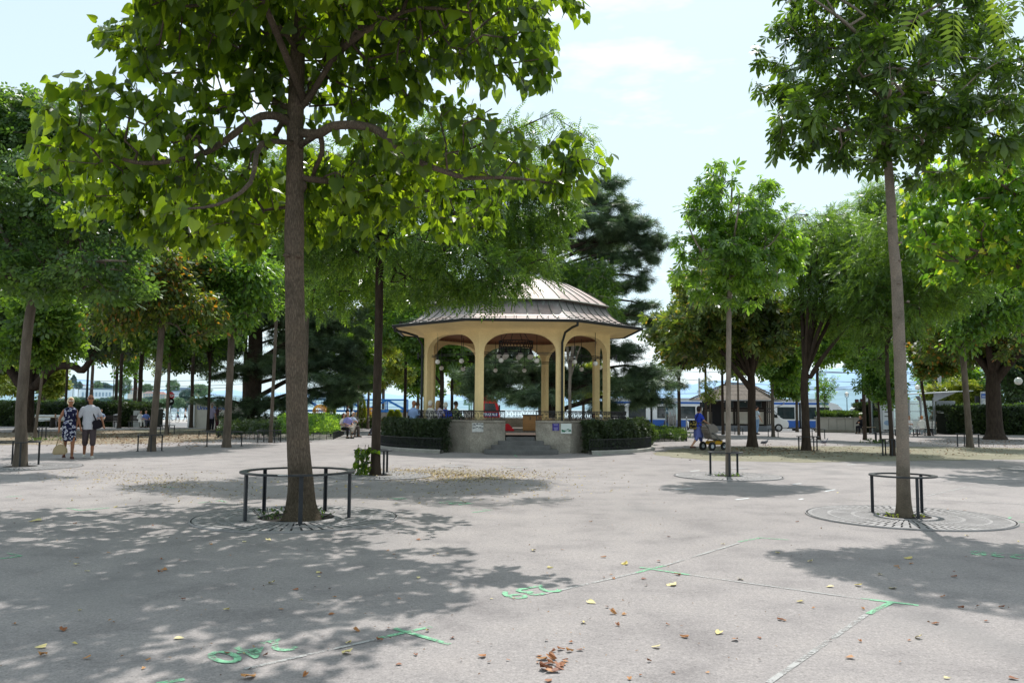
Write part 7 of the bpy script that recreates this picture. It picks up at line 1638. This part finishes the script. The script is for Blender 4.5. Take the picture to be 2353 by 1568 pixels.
# ---------------------------------------------------------------- people
def cloth(name, a, b=None, scale=20, edge=.5, c=None):
    if name in MATS: return MATS[name]
    m, t, o = nt(name); bs = N(t, 'ShaderNodeBsdfPrincipled', Roughness=.85); bs.inputs['Specular IOR Level'].default_value = .15; n = noise_tex(t, scale, 3, .5)
    st = [(0, a), (1, tuple(min(1, x*1.15) for x in a))] if b is None else ([(0, a), (edge, b)] if c is None else [(0, a), (edge, b), (edge+.1, c)])
    t.links.new(ramp(t, n.outputs[0], st, 'LINEAR' if b is None else 'CONSTANT'), bs.inputs['Base Color']); t.links.new(bs.outputs[0], o.inputs[0]); MATS[name] = m; return m
def checkcloth(name, base, line, s):
    m, t, o = nt(name); bs = N(t, 'ShaderNodeBsdfPrincipled', Roughness=.85); tc = t.nodes.new('ShaderNodeTexCoord'); sp = t.nodes.new('ShaderNodeSeparateXYZ'); t.links.new(tc.outputs['Object'], sp.inputs[0])
    acc = None
    for ax in (0, 2):
        mu = t.nodes.new('ShaderNodeMath'); mu.operation = 'MULTIPLY'; mu.inputs[1].default_value = s; t.links.new(sp.outputs[ax], mu.inputs[0]); fr = t.nodes.new('ShaderNodeMath'); fr.operation = 'FRACT'; t.links.new(mu.outputs[0], fr.inputs[0])
        lt = t.nodes.new('ShaderNodeMath'); lt.operation = 'LESS_THAN'; lt.inputs[1].default_value = .3; t.links.new(fr.outputs[0], lt.inputs[0])
        if acc is None: acc = lt
        else: mx = t.nodes.new('ShaderNodeMath'); mx.operation = 'MAXIMUM'; t.links.new(acc.outputs[0], mx.inputs[0]); t.links.new(lt.outputs[0], mx.inputs[1]); acc = mx
    t.links.new(mixc(t, acc.outputs[0], base, line), bs.inputs['Base Color']); t.links.new(bs.outputs[0], o.inputs[0]); return m
SK = mat('skin_light', (.5, .27, .17), .6, var=.1, scale=9, spec=.3); SKT = mat('skin_tanned', (.33, .15, .085), .6, var=.1, scale=9, spec=.3)
def loft(mb, rings, n=14):               # rings (x, y, z, rx, ry)
    k0 = len(mb.v)
    for x, y, z, rx, ry in rings:
        for j in range(n): a = 2*math.pi*j/n; mb.v.append((x+rx*math.cos(a), y+ry*math.sin(a), z))
    for i in range(len(rings)-1):
        for j in range(n): mb.f.append((k0+i*n+j, k0+i*n+(j+1) % n, k0+(i+1)*n+(j+1) % n, k0+(i+1)*n+j))
    mb.f.append(tuple(k0+n-1-j for j in range(n))); mb.f.append(tuple(k0+(len(rings)-1)*n+j for j in range(n)))
def limb(mb, pts, rs, n=10, sub=3):
    P_ = [Vector(p) for p in pts]; out = []; ro = []
    for i in range(len(P_)-1):
        for q in range(sub): f = q/sub; out.append(P_[i].lerp(P_[i+1], f)); ro.append(rs[i]+(rs[i+1]-rs[i])*f)
    out.append(P_[-1]); ro.append(rs[-1]); mb.tube(out, ro, n)
    for p, r in zip(P_, rs): mb.ball(p, r*.99, 8, 6)
def remesh(mb, name, m, parent, vox):
    me = bpy.data.meshes.new(name); me.from_pydata(mb.v, [], mb.f); o = bpy.data.objects.new(name, me); COL.objects.link(o)
    md = o.modifiers.new('r', 'REMESH'); md.mode = 'VOXEL'; md.voxel_size = vox; md.use_smooth_shade = True
    sm = o.modifiers.new('s', 'SMOOTH'); sm.iterations = 2; sm.factor = .5
    bpy.context.view_layer.update(); me2 = bpy.data.meshes.new_from_object(o.evaluated_get(bpy.context.evaluated_depsgraph_get()))
    o.modifiers.clear(); o.data = me2; bpy.data.meshes.remove(me); me2.name = name; me2.materials.clear(); me2.materials.append(m)
    me2.polygons.foreach_set('use_smooth', [True]*len(me2.polygons)); o.parent = parent; return o
def person(label, loc_, rz, H=1.72, pose='stand', skin=None, hair=('short', (.5, .45, .38)), top=('shirt', None), bottom=('trousers', None), shoe=(.03, .03, .03), fem=False, fine=False, hold=None, extra=None, name='person', cat='person', hands=None, glasses=None, child=1.0):
    skin = skin or SK; k = H/1.75; o = thing(name, label, cat, loc_, rz, None, k)
    v = .011 if fine else .022; lean = 0; hp = .93; sit = pose.startswith('sit')
    J = {}
    if sit:
        hp = .50; ly = .12 if pose == 'sitfwd' else -.04
        J['pel'] = (0, 0, hp); J['ch'] = (0, -ly*.6, hp+.38)
        for s in (-1, 1):
            J['hip', s] = (s*.09, 0, hp); J['kn', s] = (s*.11, -.44, hp+.02); J['an', s] = (s*.12, -.46-.02*s, .09)
            if pose == 'sitcross' and s > 0: J['kn', s] = (.04, -.45, hp+.12); J['an', s] = (-.18, -.56, .30)
            J['el', s] = (s*.26, -.06-ly, hp+.24); J['wr', s] = (s*.12, -.3, hp+.14)
            if pose == 'sitfwd': J['wr', s] = (s*.06, -.3, hp+.3)
    else:
        stp = {'stand': 0, 'walk': .17, 'walk2': .1, 'push': .26}[pose if pose in ('walk', 'walk2', 'push') else 'stand']; lean = .05 if pose == 'push' else 0
        J['pel'] = (0, 0, hp); J['ch'] = (0, -lean, hp+.38)
        for s in (-1, 1):
            d = s*stp
            J['hip', s] = (s*.085, 0, hp-.02); J['kn', s] = (s*.09, -.04-d*.6, .5+.0*d); J['an', s] = (s*.085, -d*1.3+(.06 if stp else 0), .085 if d >= 0 else .085+abs(d)*.35)
            J['el', s] = (s*.25, .04+d*.35, 1.14); J['wr', s] = (s*.27, -.04+d*.9, .89)
            if pose == 'push': J['el', s] = (s*.25, -.1, 1.16); J['wr', s] = (s*.2, -.34, 1.06)
            if pose == 'armsup': J['el', s] = (s*.3, -.05, 1.3); J['wr', s] = (s*.2, -.2, 1.4)
    if extra: J.update(extra)
    cx_, cy_, cz = J['ch']; sw = (.15 if fem else .172); zt = cz+.11; hy = cy_-.015*(1 if not sit else 1)
    def torso(mb, g=0.0, z0=-.06, z1=1.0, low=None):
        R_ = [(0, 0, hp-.08, .13, .105), (0, .01, hp+.02, .168 if fem else .158, .12), (0, cy_*.3, hp+.14, .128 if fem else .145, .1), (0, cy_*.7, hp+.27, .145 if fem else .165, .115), (0, cy_, cz, .17 if fem else .19, .12), (0, cy_, cz+.07, .17 if fem else .195, .1), (0, cy_, cz+.13, .1, .075), (0, cy_, cz+.16, .06, .06)]
        loft(mb, [(x, y, z, a+g, b+g) for x, y, z, a, b in R_])
    def arms(mb, g=0.0, f=1.0, hand=True):
        for s in (-1, 1):
            S = (s*sw, cy_, cz+.045); E = J['el', s]; W_ = J['wr', s]
            if f <= .5: E2 = Vector(S).lerp(Vector(E), f*2); limb(mb, [S, E2], [.05+g, .047+g]); continue
            limb(mb, [S, E, W_], [.05+g, .04+g, .028+g])
    def legs(mb, g=0.0, f=1.0, fl=0.0):
        for s in (-1, 1):
            Hh, Kk, Aa = Vector(J['hip', s]), Vector(J['kn', s]), Vector(J['an', s])
            if f <= .5: limb(mb, [Hh, Hh.lerp(Kk, f*2)], [.085+g, .07+g+fl]); continue
            limb(mb, [Hh, Kk, Kk.lerp(Aa, (f-.5)*2)], [.085+g, .058+g+fl*.5, (.036 if f > .9 else .05)+g+fl])
    b = MB(); torso(b); arms(b); legs(b)
    # neck, head with nose, chin and ears
    hz_ = cz+.32; hyy = cy_-.02 - (.05 if pose == 'sitfwd' else 0)
    limb(b, [(0, cy_+.01, cz+.12), (0, hyy+.015, hz_-.06)], [.058, .052])
    b.ball((0, hyy, hz_+.01), 1, 14, 10, (.075, .093, .108)); b.ball((0, hyy-.025, hz_-.055), 1, 10, 8, (.052, .058, .055)); b.ball((0, hyy-.095, hz_-.012), 1, 8, 6, (.013, .02, .022))
    for s in (-1, 1): b.ball((s*.076, hyy+.008, hz_-.005), 1, 8, 6, (.012, .02, .03))
    for s in (-1, 1):                       # hands: palm, four unequal curled fingers and a thumb
        W_ = Vector(J['wr', s]); E = Vector(J['el', s]); d = (W_-E).normalized(); side = d.cross(Vector((0, -1, 0)) if abs(d.y) < .8 else Vector((0, 0, 1))).normalized(); fw = side.cross(d).normalized()
        pc = W_+d*.05; limb(b, [W_, W_+d*.085], [.026, .03], 8, 1)
        if fine:
            for q, (off, L) in enumerate(((-.027, .062), (-.009, .072), (.009, .068), (.026, .054))):
                r0 = W_+d*.085+fw*off; r1 = r0+d*L*.55+side*(-s)*.006; r2 = r1+d*L*.35+side*(-s)*.022; b.tube([r0-d*.02, r0, r1, r2], [.0105, .0105, .0095, .008], 6)
            r0 = W_+d*.04-fw*.03; b.tube([r0+fw*.012, r0-fw*.012+d*.02, r0-fw*.02+d*.055], [.013, .0115, .009], 6)
        else: b.ball(W_+d*.13, 1, 8, 6, (.03, .03, .045))
    for s in (-1, 1): A = J['an', s]; limb(b, [(A[0], A[1]+.03, A[2]-.03), (A[0]+s*.01, A[1]-.13, max(.03, A[2]-.055))], [.036, .03], 8, 2)
    remesh(b, 'body', skin, o, v)
    kind, tm = top
    if kind in ('shirt', 'tshirt', 'longshirt', 'vest'):
        b = MB(); torso(b, .016)
        if kind != 'vest': arms(b, .016, {'shirt': .42, 'tshirt': .3, 'longshirt': 1.0}[kind])
        if kind == 'shirt': loft(b, [(0, 0, hp-.14, .17, .135), (0, 0, hp+.02, .182, .142), (0, cy_*.4, hp+.2, .172, .132)])
        remesh(b, 'shirt', tm, o, v)
    if kind == 'dress' or bottom[0] == 'skirt':
        b = MB(); zk = .47 if not sit else hp-.1
        if kind == 'dress': torso(b, .014)
        loft(b, [(0, -.0, .50, .19, .17), (0, -.0, .7, .185, .165), (0, 0, .85, .185, .15), (0, 0, .98, .178, .135), (0, 0, 1.08, .15, .12)] if not sit else [(0, -.2, hp-.1, .19, .3), (0, -.15, hp+.12, .18, .24)])
        remesh(b, 'dress' if kind == 'dress' else 'skirt', tm if kind == 'dress' else bottom[1], o, v)
    if bottom[0] in ('trousers', 'shorts', 'breeches'):
        b = MB(); legs(b, .014, {'trousers': .93, 'shorts': .44, 'breeches': .62}[bottom[0]], .012); loft(b, [(0, 0, hp-.1, .15, .12), (0, .01, hp+.02, .172, .133), (0, 0, hp+.1, .155, .118)]); remesh(b, 'trousers', bottom[1], o, v)
    sm_ = cloth('shoe_%02d%02d%02d' % tuple(int(c*99) for c in shoe), shoe)
    for s in (-1, 1):
        A = J['an', s]; b = MB(); z_ = max(.035, A[2]-.05); limb(b, [(A[0], A[1]+.04, z_), (A[0]+s*.012, A[1]-.15, z_-.003)], [.042, .038], 8, 2); b.box((A[0]+s*.006, A[1]-.05, z_-.028), (.078, .25, .02)); b.build('shoe', sm_, o, smooth=True)
    st_, hc = hair
    if st_ != 'bald':
        hm = cloth('hair_%02d%02d%02d' % tuple(int(c*99) for c in hc), hc, scale=60); b = MB()
        b.ball((0, hyy+.018, hz_+.032), 1, 14, 10, (.086, .096, .098))
        if st_ == 'bob': b.ball((0, hyy+.035, hz_-.01), 1, 12, 8, (.095, .085, .11))
        if st_ == 'long': limb(b, [(0, hyy+.05, hz_+.02), (0, hyy+.075, hz_-.12), (0, hyy+.09, hz_-.28)], [.088, .085, .05])
        if st_ == 'tail': limb(b, [(0, hyy+.1, hz_+.05), (0, hyy+.14, hz_-.04), (0, hyy+.12, hz_-.16)], [.035, .035, .015])
        # cut the hair away from the face
        remesh(b, 'hair', hm, o, v*.9); ob = bpy.data.objects[-1] if False else None
        hob = [c for c in o.children if c.name.startswith('hair')][-1]; bm = bmesh.new(); bm.from_mesh(hob.data)
        dl = [x for x in bm.verts if x.co.y < hyy-.045 and x.co.z < hz_+.058]; bmesh.ops.delete(bm, geom=dl, context='VERTS'); bm.to_mesh(hob.data); bm.free()
    elif hc is not None:
        hm = cloth('hair_%02d%02d%02d' % tuple(int(c*99) for c in hc), hc, scale=60); b = MB(); loft(b, [(0, hyy+.03, hz_-.05, .07, .075), (0, hyy+.03, hz_-.0, .082, .08), (0, hyy+.03, hz_+.04, .08, .08)]); b.build('hair', hm, o, smooth=True)
    if glasses is not None:
        b = MB()
        for s in (-1, 1): b.ball((s*.034, hyy-.092, hz_+.012), 1, 8, 6, (.027, .008, .018)); b.bar((s*.06, hyy-.085, hz_+.016), (s*.08, hyy, hz_+.012), .007)
        b.bar((-.02, hyy-.098, hz_+.018), (.02, hyy-.098, hz_+.018), .008); b.build('sunglasses', glasses, o)
    return o
C = lambda n, a, **kw: cloth(n, a, **kw)
# the walking couple
DRESS = cloth('floral_dress', (.012, .014, .045), (.5, .52, .6), 13, .54, (.03, .035, .2)); SHIRTC = checkcloth('checked_shirt', (.72, .72, .74), (.3, .32, .4), 46)
W1 = person('woman with short white-blonde hair in a dark floral sleeveless dress walking with a man', G(156, 1053), .6, 1.78, 'walk2', SKT, ('bob', (.8, .68, .45)), ('dress', DRESS), (None, None), (.12, .05, .04), True, True, glasses=mat('white_frame', (.6, .55, .5), .3), extra={('el', 1): (.22, .02, 1.15), ('wr', 1): (.27, -.06, .9), ('el', -1): (-.25, .03, 1.14), ('wr', -1): (-.26, -.02, .87)})
M1 = person('tanned elderly man in a white checked shirt, dark knee breeches and pale shoes', G(202, 1052), .55, 1.86, 'walk2', SKT, ('bald', (.72, .7, .66)), ('shirt', SHIRTC), ('breeches', C('dark_breeches', (.07, .055, .06))), (.6, .57, .52), False, True, glasses=mat('dark_lens', (.01, .01, .012), .2),
  extra={('el', 1): (.28, .05, 1.15), ('wr', 1): (.33, -.12, .92), ('el', -1): (-.27, .06, 1.12), ('wr', -1): (-.32, .0, .87)})
def wpt(o, p): return Matrix.Translation(o.location) @ Matrix.Rotation(o.rotation_euler.z, 4, 'Z') @ Matrix.Scale(o.scale[0], 4) @ Vector(p)
q = wpt(W1, (-.26, -.05, .73)); hb = thing('handbag', 'large beige handbag hanging from the hand of the woman in the floral dress', 'handbag', (q.x+.06, q.y, q.z-.62), .28, None, .88)
b = MB(); b.prism([(-.24,0),(.22,.02),(.2,.2),(.09,.33),(-.1,.34),(-.2,.2)], .14, Matrix.Translation((0, .07, 0)) @ Matrix.Rotation(math.pi/2, 4, 'X')); b.build('bag_body', cloth('beige_leather', (.42, .33, .2)), hb, bevel=.04, smooth=True)
b = MB()
for y in (-.03, .03): b.tube([(-.12, y, .3), (-.08, y, .5), (0, y, .6), (.06, y, .5), (.1, y, .3)], .013, 6)
b.build('handle', MATS['beige_leather'], hb)
q = wpt(M1, (.17, -.14, .93)); sb_ = thing('shoulder_bag', 'black shoulder bag with a strap across the checked shirt of the elderly man', 'bag', q, .22)
b = MB(); b.box((0, 0, 0), (.27, .1, .26), M=Matrix.Rotation(-.25, 3, 'Y')); b.build('bag_body', cloth('black_bag', (.015, .013, .018)), sb_, bevel=.03, smooth=True)
b = MB(); b.tube([(-.02, .01, .1), (-.12, .0, .32), (-.22, .01, .5), (-.3, .06, .66), (-.3, .16, .7)], .02, 6); b.build('strap', MATS['black_bag'], sb_)
# woman pushing the pram
PW = person('woman in blue top and knee-length blue skirt trousers pushing a pram', G(1604, 1033), 2.05, 1.68, 'push', SK, ('bob', (.03, .02, .02)), ('tshirt', C('royal_blue_top', (.03, .06, .42))), ('breeches', C('dusty_blue', (.13, .16, .42))), (.12, .06, .05), True, True)
b = MB(); loft(b, [(0, -.02, .5, .2, .2), (0, -.01, .7, .2, .19), (0, 0, .95, .17, .14)]); remesh(b, 'skirt', MATS['dusty_blue'], PW, .02)
q = wpt(PW, (.08, .2, 1.0)); bk_ = thing('shoulder_bag', 'black and mustard patterned bag on the back of the woman with the pram', 'bag', q, 2.05)
b = MB(); b.box((0, 0, 0), (.36, .14, .34)); b.build('bag_body', cloth('mustard_black', (.02, .02, .02), (.35, .27, .08), 12, .52), bk_, bevel=.03); b = MB(); b.tube([(-.1, -.02, .16), (-.16, -.12, .4), (-.12, -.22, .5)], .014, 6); b.build('strap', MATS['black_bag'], bk_)
PR = thing('pram', 'three-wheeled grey pram with hood and mustard-yellow basket', 'pram', G(1640, 1034), D2(28))
GRYF = cloth('pram_grey', (.23, .2, .18)); MUS = cloth('pram_mustard', (.5, .28, .03))
for x, y, r, w_ in ((-.32, -.26, .17, .04), (-.32, .26, .17, .04), (.5, 0, .16, .04)):
    b = MB(); b.tube([(x, y-w_/2, r), (x, y+w_/2, r)], r, 18); wh = b.build('wheel', M_BLACK, PR); b = MB(); b.tube([(x, y-w_/2-.005, r), (x, y+w_/2+.005, r)], r*.45, 10); b.build('hub', M_GREYM, wh)
b = MB()
for y in (-.2, .2): b.tube([(-.6, y, 1.02), (-.32, y, .72), (.1, y, .42), (.5, y*.2, .17)], .018, 6); b.tube([(-.32, y*1.25, .17), (.0, y, .5)], .016, 6)
b.tube([(-.6, -.2, 1.02), (-.66, 0, 1.05), (-.6, .2, 1.02)], .02, 6); b.build('frame', M_DGREY, PR)
b = MB(); b.prism([(-.38,.62),(-.3,.45),(.2,.38),(.42,.46),(.45,.56),(.1,.56),(-.1,.66)], .42, Matrix.Translation((0, .21, 0)) @ Matrix.Rotation(math.pi/2, 4, 'X')); b.build('seat', GRYF, PR, bevel=.03, smooth=True)
b = MB(); b.prism([(-.4,.6),(-.5,.85),(-.36,1.0),(-.14,1.0),(.06,.88),(.1,.72),(-.1,.66)], .44, Matrix.Translation((0, .22, 0)) @ Matrix.Rotation(math.pi/2, 4, 'X')); b.build('hood', GRYF, PR, bevel=.05, smooth=True)
b = MB(); b.prism([(-.3,.36),(-.26,.22),(.22,.22),(.34,.38)], .36, Matrix.Translation((0, .18, 0)) @ Matrix.Rotation(math.pi/2, 4, 'X')); b.build('basket', MUS, PR, bevel=.03)
# people sitting in the bandstand on the left
def sitg(label, px, Y, rz, head_y, hair, top, fem, skin=None, bottom=(.06, .06, .08), pose='sit', H=None):
    p = P(px, head_y, Y); H = H or 1.7; z = p.z-H/1.75*1.32
    return person(label, (p.x, Y, z), rz, H, pose, skin, hair, top, ('trousers', C('trs_%d' % px, bottom)), fem=fem)
SY = 31.0
sitg('bald man in a light blue shirt seated at the left end of the bandstand', 951, SY, 2.5, 919, ('bald', None), ('shirt', C('light_blue_shirt', (.25, .36, .6))), False, SKT)
sitg('second person in blue almost hidden behind the bald man', 960, SY+.7, 2.3, 922, ('short', (.1, .07, .05)), ('shirt', C('light_blue_shirt2', (.3, .38, .55))), False)
sitg('person with white hair and a white top seated by the left column', 990, SY-.1, 2.4, 919, ('bob', (.7, .66, .58)), ('longshirt', C('white_top', (.66, .63, .56))), True)
sitg('woman with long blonde hair and a lavender white shirt in the bandstand', 1007, SY, 2.7, 919, ('long', (.34, .22, .11)), ('tshirt', C('lavender_shirt', (.6, .55, .72))), True)
sitg('woman with a white bob and a bright blue top in the bandstand', 1024, SY+.1, 2.9, 923, ('bob', (.75, .73, .62)), ('tshirt', C('bright_blue_top', (.04, .08, .5))), True)
sitg('dark-haired person in a green patterned blouse, rightmost of the seated row', 1048, SY+.1, 2.4, 921, ('short', (.05, .035, .03)), ('longshirt', cloth('green_pattern', (.03, .05, .03), (.3, .36, .16), 16, .52)), True)
bb = thing('bench', 'low dark bench under the seated row inside the bandstand', 'bench', (P(1000, 940, SY+.1).x, SY+.15, FZ), .0); b = MB(); b.box((0, 0, .33), (2.7, .45, .06)); b.build('seat', M_TIMB, bb)
for x in (-1.2, 0, 1.2): b = MB(); b.box((x, 0, .15), (.08, .4, .3)); b.build('leg', M_IRON, bb)
sitg('dark-haired child in a turquoise patterned top behind the right railing', 1363, 30.9, 1.2, 949, ('bob', (.03, .02, .02)), ('tshirt', cloth('turquoise_pattern', (.02, .3, .4), (.5, .6, .6), 14, .56)), True, SKT, H=1.2)
# benches and walkers
LEFTB = {128: 61.3, 233: 61.8, 222: 61.9, 324: 62.3, 336: 62.3}
def sitb(label, px, py, rz, hair, top, bot, fem=False, pose='sit', H=1.72, skin=None, kind='shirt', dz=0):
    return person(label, GX(px, LEFTB[px]) if px in LEFTB else G(px, py), rz, H, pose, skin, hair, (kind, top), ('trousers', bot), fem=fem)
sitb('child with brown hair bent over something on the far left bench', 128, 980, .5, ('long', (.14, .08, .05)), C('grey_child', (.16, .15, .17)), C('grey_child2', (.2, .18, .2)), True, 'sitfwd', 1.3)
sitb('man in a light blue shirt with beige trousers, legs crossed, by the steel bin', 233, 982, .75, ('short', (.16, .13, .11)), C('pale_blue_shirt', (.3, .38, .55)), C('beige_trousers', (.42, .35, .27)), False, 'sitcross', 1.78)
sitb('second man on the dark bench, mostly hidden by the walking man', 222, 980, .6, ('short', (.3, .28, .25)), C('grey_shirt', (.4, .38, .4)), C('beige_trousers2', (.38, .32, .27)), False, 'sit', 1.75)
sitb('person in white clothes seated on the bench at the hedge end', 324, 976, .8, ('short', (.12, .08, .06)), C('white_shirt', (.68, .66, .62)), C('white_trousers', (.66, .64, .6)), True, 'sit', 1.68, kind='longshirt')
sitb('person in a blue shirt seated next to the one in white', 336, 975, .8, ('short', (.13, .1, .08)), C('mid_blue', (.15, .22, .5)), C('dark_trs', (.06, .06, .08)), False, 'sit', 1.72)
sitb('dark-haired woman in a white top, left of the three on the green bench', 789, 1006, .9, ('long', (.05, .03, .03)), C('cream_top', (.66, .6, .52)), C('black_skirt', (.02, .02, .02)), True, 'sit', 1.66)
sitb('bald man in a lavender blue shirt, middle of the three on the green bench', 798, 1006, .9, ('bald', (.5, .45, .4)), C('lavender_blue', (.25, .24, .5)), C('pale_shorts', (.4, .35, .3)), False, 'sitcross', 1.76, SK)
sitb('white-haired man in a pale blue shirt reading, right of the three on the green bench', 806, 1003, .9, ('short', (.7, .68, .66)), C('pale_blue2', (.4, .46, .62)), C('brown_trs', (.1, .08, .07)), False, 'sitfwd', 1.74)
person('person in black standing behind the three sitters', GX(798, 60), 1.6, 1.75, 'stand', None, ('short', (.04, .03, .03)), ('longshirt', C('black_top', (.015, .015, .018))), ('trousers', C('black_top', (0, 0, 0))))
person('person in a pale lilac shirt with bag strap standing before the urinal wall', G(485, 990), 2.9, 1.7, 'stand', None, ('short', (.3, .24, .2)), ('shirt', C('lilac_shirt', (.32, .28, .4))), ('trousers', C('black_trs', (.015, .015, .02))), fem=True)
person('darker person standing close beside the one in lilac', G(497, 988), 2.4, 1.62, 'armsup', None, ('short', (.12, .1, .09)), ('tshirt', C('plum_top', (.12, .07, .09))), ('trousers', C('dark_red_trs', (.1, .03, .04))), fem=True)
person('walker in dark shorts and light top by the promenade railing, left one', GX(409, 126), 1.2, 1.7, 'walk', None, ('tail', (.05, .03, .03)), ('tshirt', C('teal_top', (.08, .16, .18))), ('shorts', C('navy_shorts', (.03, .03, .08))), fem=True)
person('walker in a white top and black shorts by the promenade railing, right one', GX(426, 124), 1.5, 1.75, 'walk', None, ('short', (.3, .15, .1)), ('tshirt', C('white_tee', (.75, .68, .66))), ('shorts', C('black_trs', (0, 0, 0))))
person('person in pale blue walking behind the olive tree trunk by the kiosk', G(1739, 997), 1.9, 1.78, 'walk2', None, ('short', (.04, .03, .03)), ('tshirt', C('pale_tee', (.5, .6, .68))), ('trousers', C('pale_jeans', (.2, .32, .5))))
person('person in black passing left of the small left-hand shrub bed', G(862*1-2, 1002), 1.4, 1.66, 'walk', None, ('short', (.05, .03, .02)), ('tshirt', C('black_top', (0, 0, 0))), ('trousers', C('dark_trs', (0, 0, 0))), fem=True)
sitb('girl with long light brown hair in black reading on the pale bench', 1979, 996, -.9, ('long', (.2, .1, .05)), C('black_top', (0, 0, 0)), C('black_trs', (0, 0, 0)), True, 'sitfwd', 1.64, kind='longshirt')
sitb('woman in a white t-shirt and patterned skirt seated before the shelter', 2091, 1001, -.9, ('tail', (.35, .17, .08)), C('white_tee2', (.78, .78, .8)), cloth('zebra', (.5, .5, .5), (.1, .1, .1), 20, .5), True, 'sitfwd', 1.66, kind='tshirt')
for px, hy_, c_, hc, lb in ((2111, 947, (.3, .3, .32), (.3, .25, .2), 'person in grey waiting inside the tram shelter, left of three'), (2123, 951, (.45, .4, .36), (.55, .5, .42), 'pale-haired person waiting inside the tram shelter, middle of three'), (2141, 944, (.4, .3, .25), (.25, .15, .1), 'person at the right end of the shelter behind the glass')):
    person(lb, (GX(px, 62.5).x, 62.5, gz(62.5)), .3, 1.66, 'sit' if hy_ > 945 else 'stand', None, ('short', hc), ('shirt', C('shl_%d' % px, c_)), ('trousers', C('dark_trs', (0, 0, 0))))
sitb('red-haired person seated with a white cloth behind the shelter bench', 2118, 998, 3.3, ('bob', (.35, .15, .06)), C('white_cloth2', (.7, .66, .62)), C('pale_jeans2', (.3, .3, .35)), True, 'sit', 1.66)
sr = wpt(bpy.data.objects['scooter'], (-.45, 0, .36)); person('scooter rider in a white shirt and dark cap', (sr.x, sr.y, sr.z), math.pi/2, 1.7, 'sit', None, ('short', (.03, .02, .02)), ('longshirt', C('rider_white', (.75, .72, .76))), ('trousers', C('rider_jeans', (.03, .05, .12))), extra={('wr', 1): (.25, -.62, .72), ('wr', -1): (-.25, -.62, .72), ('el', 1): (.28, -.3, .8), ('el', -1): (-.28, -.3, .8)})
bx = G(1534, 987); bicycle('dark bicycle ridden past the phone booth', bx, math.pi, sc=1.0)
person('cyclist in dark clothes bent over the handlebar left of the phone booth', (bx.x+.1, bx.y, bx.z+.42), -math.pi/2, 1.72, 'sitfwd', None, ('short', (.03, .02, .02)), ('longshirt', C('maroon_dark', (.06, .02, .03))), ('trousers', C('dark_trs', (0, 0, 0))))
BRZ = mat('green_bronze', (.2, .33, .27), .6, .4, var=.25, scale=6)
stt = person('green bronze nude statue with raised arms on a plinth by the lake', P(1081, 942, 118), .6, 3.0, 'armsup', BRZ, ('bald', None), (None, None), (None, None), (.2, .33, .27), name='statue', cat='statue')
b = MB(); b.box((0, 0, -.6), (.8, .8, 1.2)); b.build('plinth', M_KERB, stt)
b = MB(); b.box((0, .55, .5), (.25, .8, .16)); b.box((0, .2, .25), (.12, .12, .5)); b.box((0, .9, .7), (.12, .2, .4)); b.build('eagle', BRZ, stt)
# pigeons
def pigeon(px, py, rz, label, dark=False):
    o = thing('pigeon', label, 'pigeon', G(px, py), rz, None, 1.15); v_ = .006; b = MB()
    rings = [(-.19,.095,.004,.018),(-.12,.1,.024,.03),(-.05,.12,.052,.052),(.02,.135,.062,.06),(.075,.165,.045,.045),(.1,.205,.026,.028),(.115,.235,.024,.024),(.13,.255,.025,.024),(.155,.25,.012,.012)]
    k0 = 0; n = 12
    for x, z, rw, rh in rings:
        for j in range(n): a = 2*math.pi*j/n; b.v.append((x, rw*math.cos(a), z+rh*math.sin(a)))
    for i in range(len(rings)-1):
        for j in range(n): b.f.append((i*n+j, i*n+(j+1) % n, (i+1)*n+(j+1) % n, (i+1)*n+j))
    b.f.append(tuple(range(n))); b.f.append(tuple((len(rings)-1)*n+n-1-j for j in range(n)))
    b.tube([(.15, 0, .25), (.185, 0, .242)], [.006, .002], 5)
    b.build('body', mat('pigeon_grey', (.13, .14, .17), .7, var=.4, scale=20), o, smooth='all')
    for s in (-1, 1):
        b = MB(); b.ball((-.05, s*.052, .135), 1, 10, 6, (.11, .012, .036)); b.build('wing', mat('pigeon_wing', (.28, .29, .32) if not dark else (.1, .1, .12), .7, var=.4, scale=15), o, smooth='all')
        b = MB(); b.tube([(.0, s*.022, .09), (.005, s*.022, .0)], .005, 5); b.bar((.005, s*.022, .004), (.04, s*.022, .004), .006); b.build('leg', mat('pigeon_leg', (.4, .1, .08), .6), o)
pigeon(1758, 1023, .1, 'pigeon pecking on the gravel right of the olive tree trunk', True); pigeon(1895, 1022, .35, 'pigeon standing on the sunny asphalt right of the big forked tree')
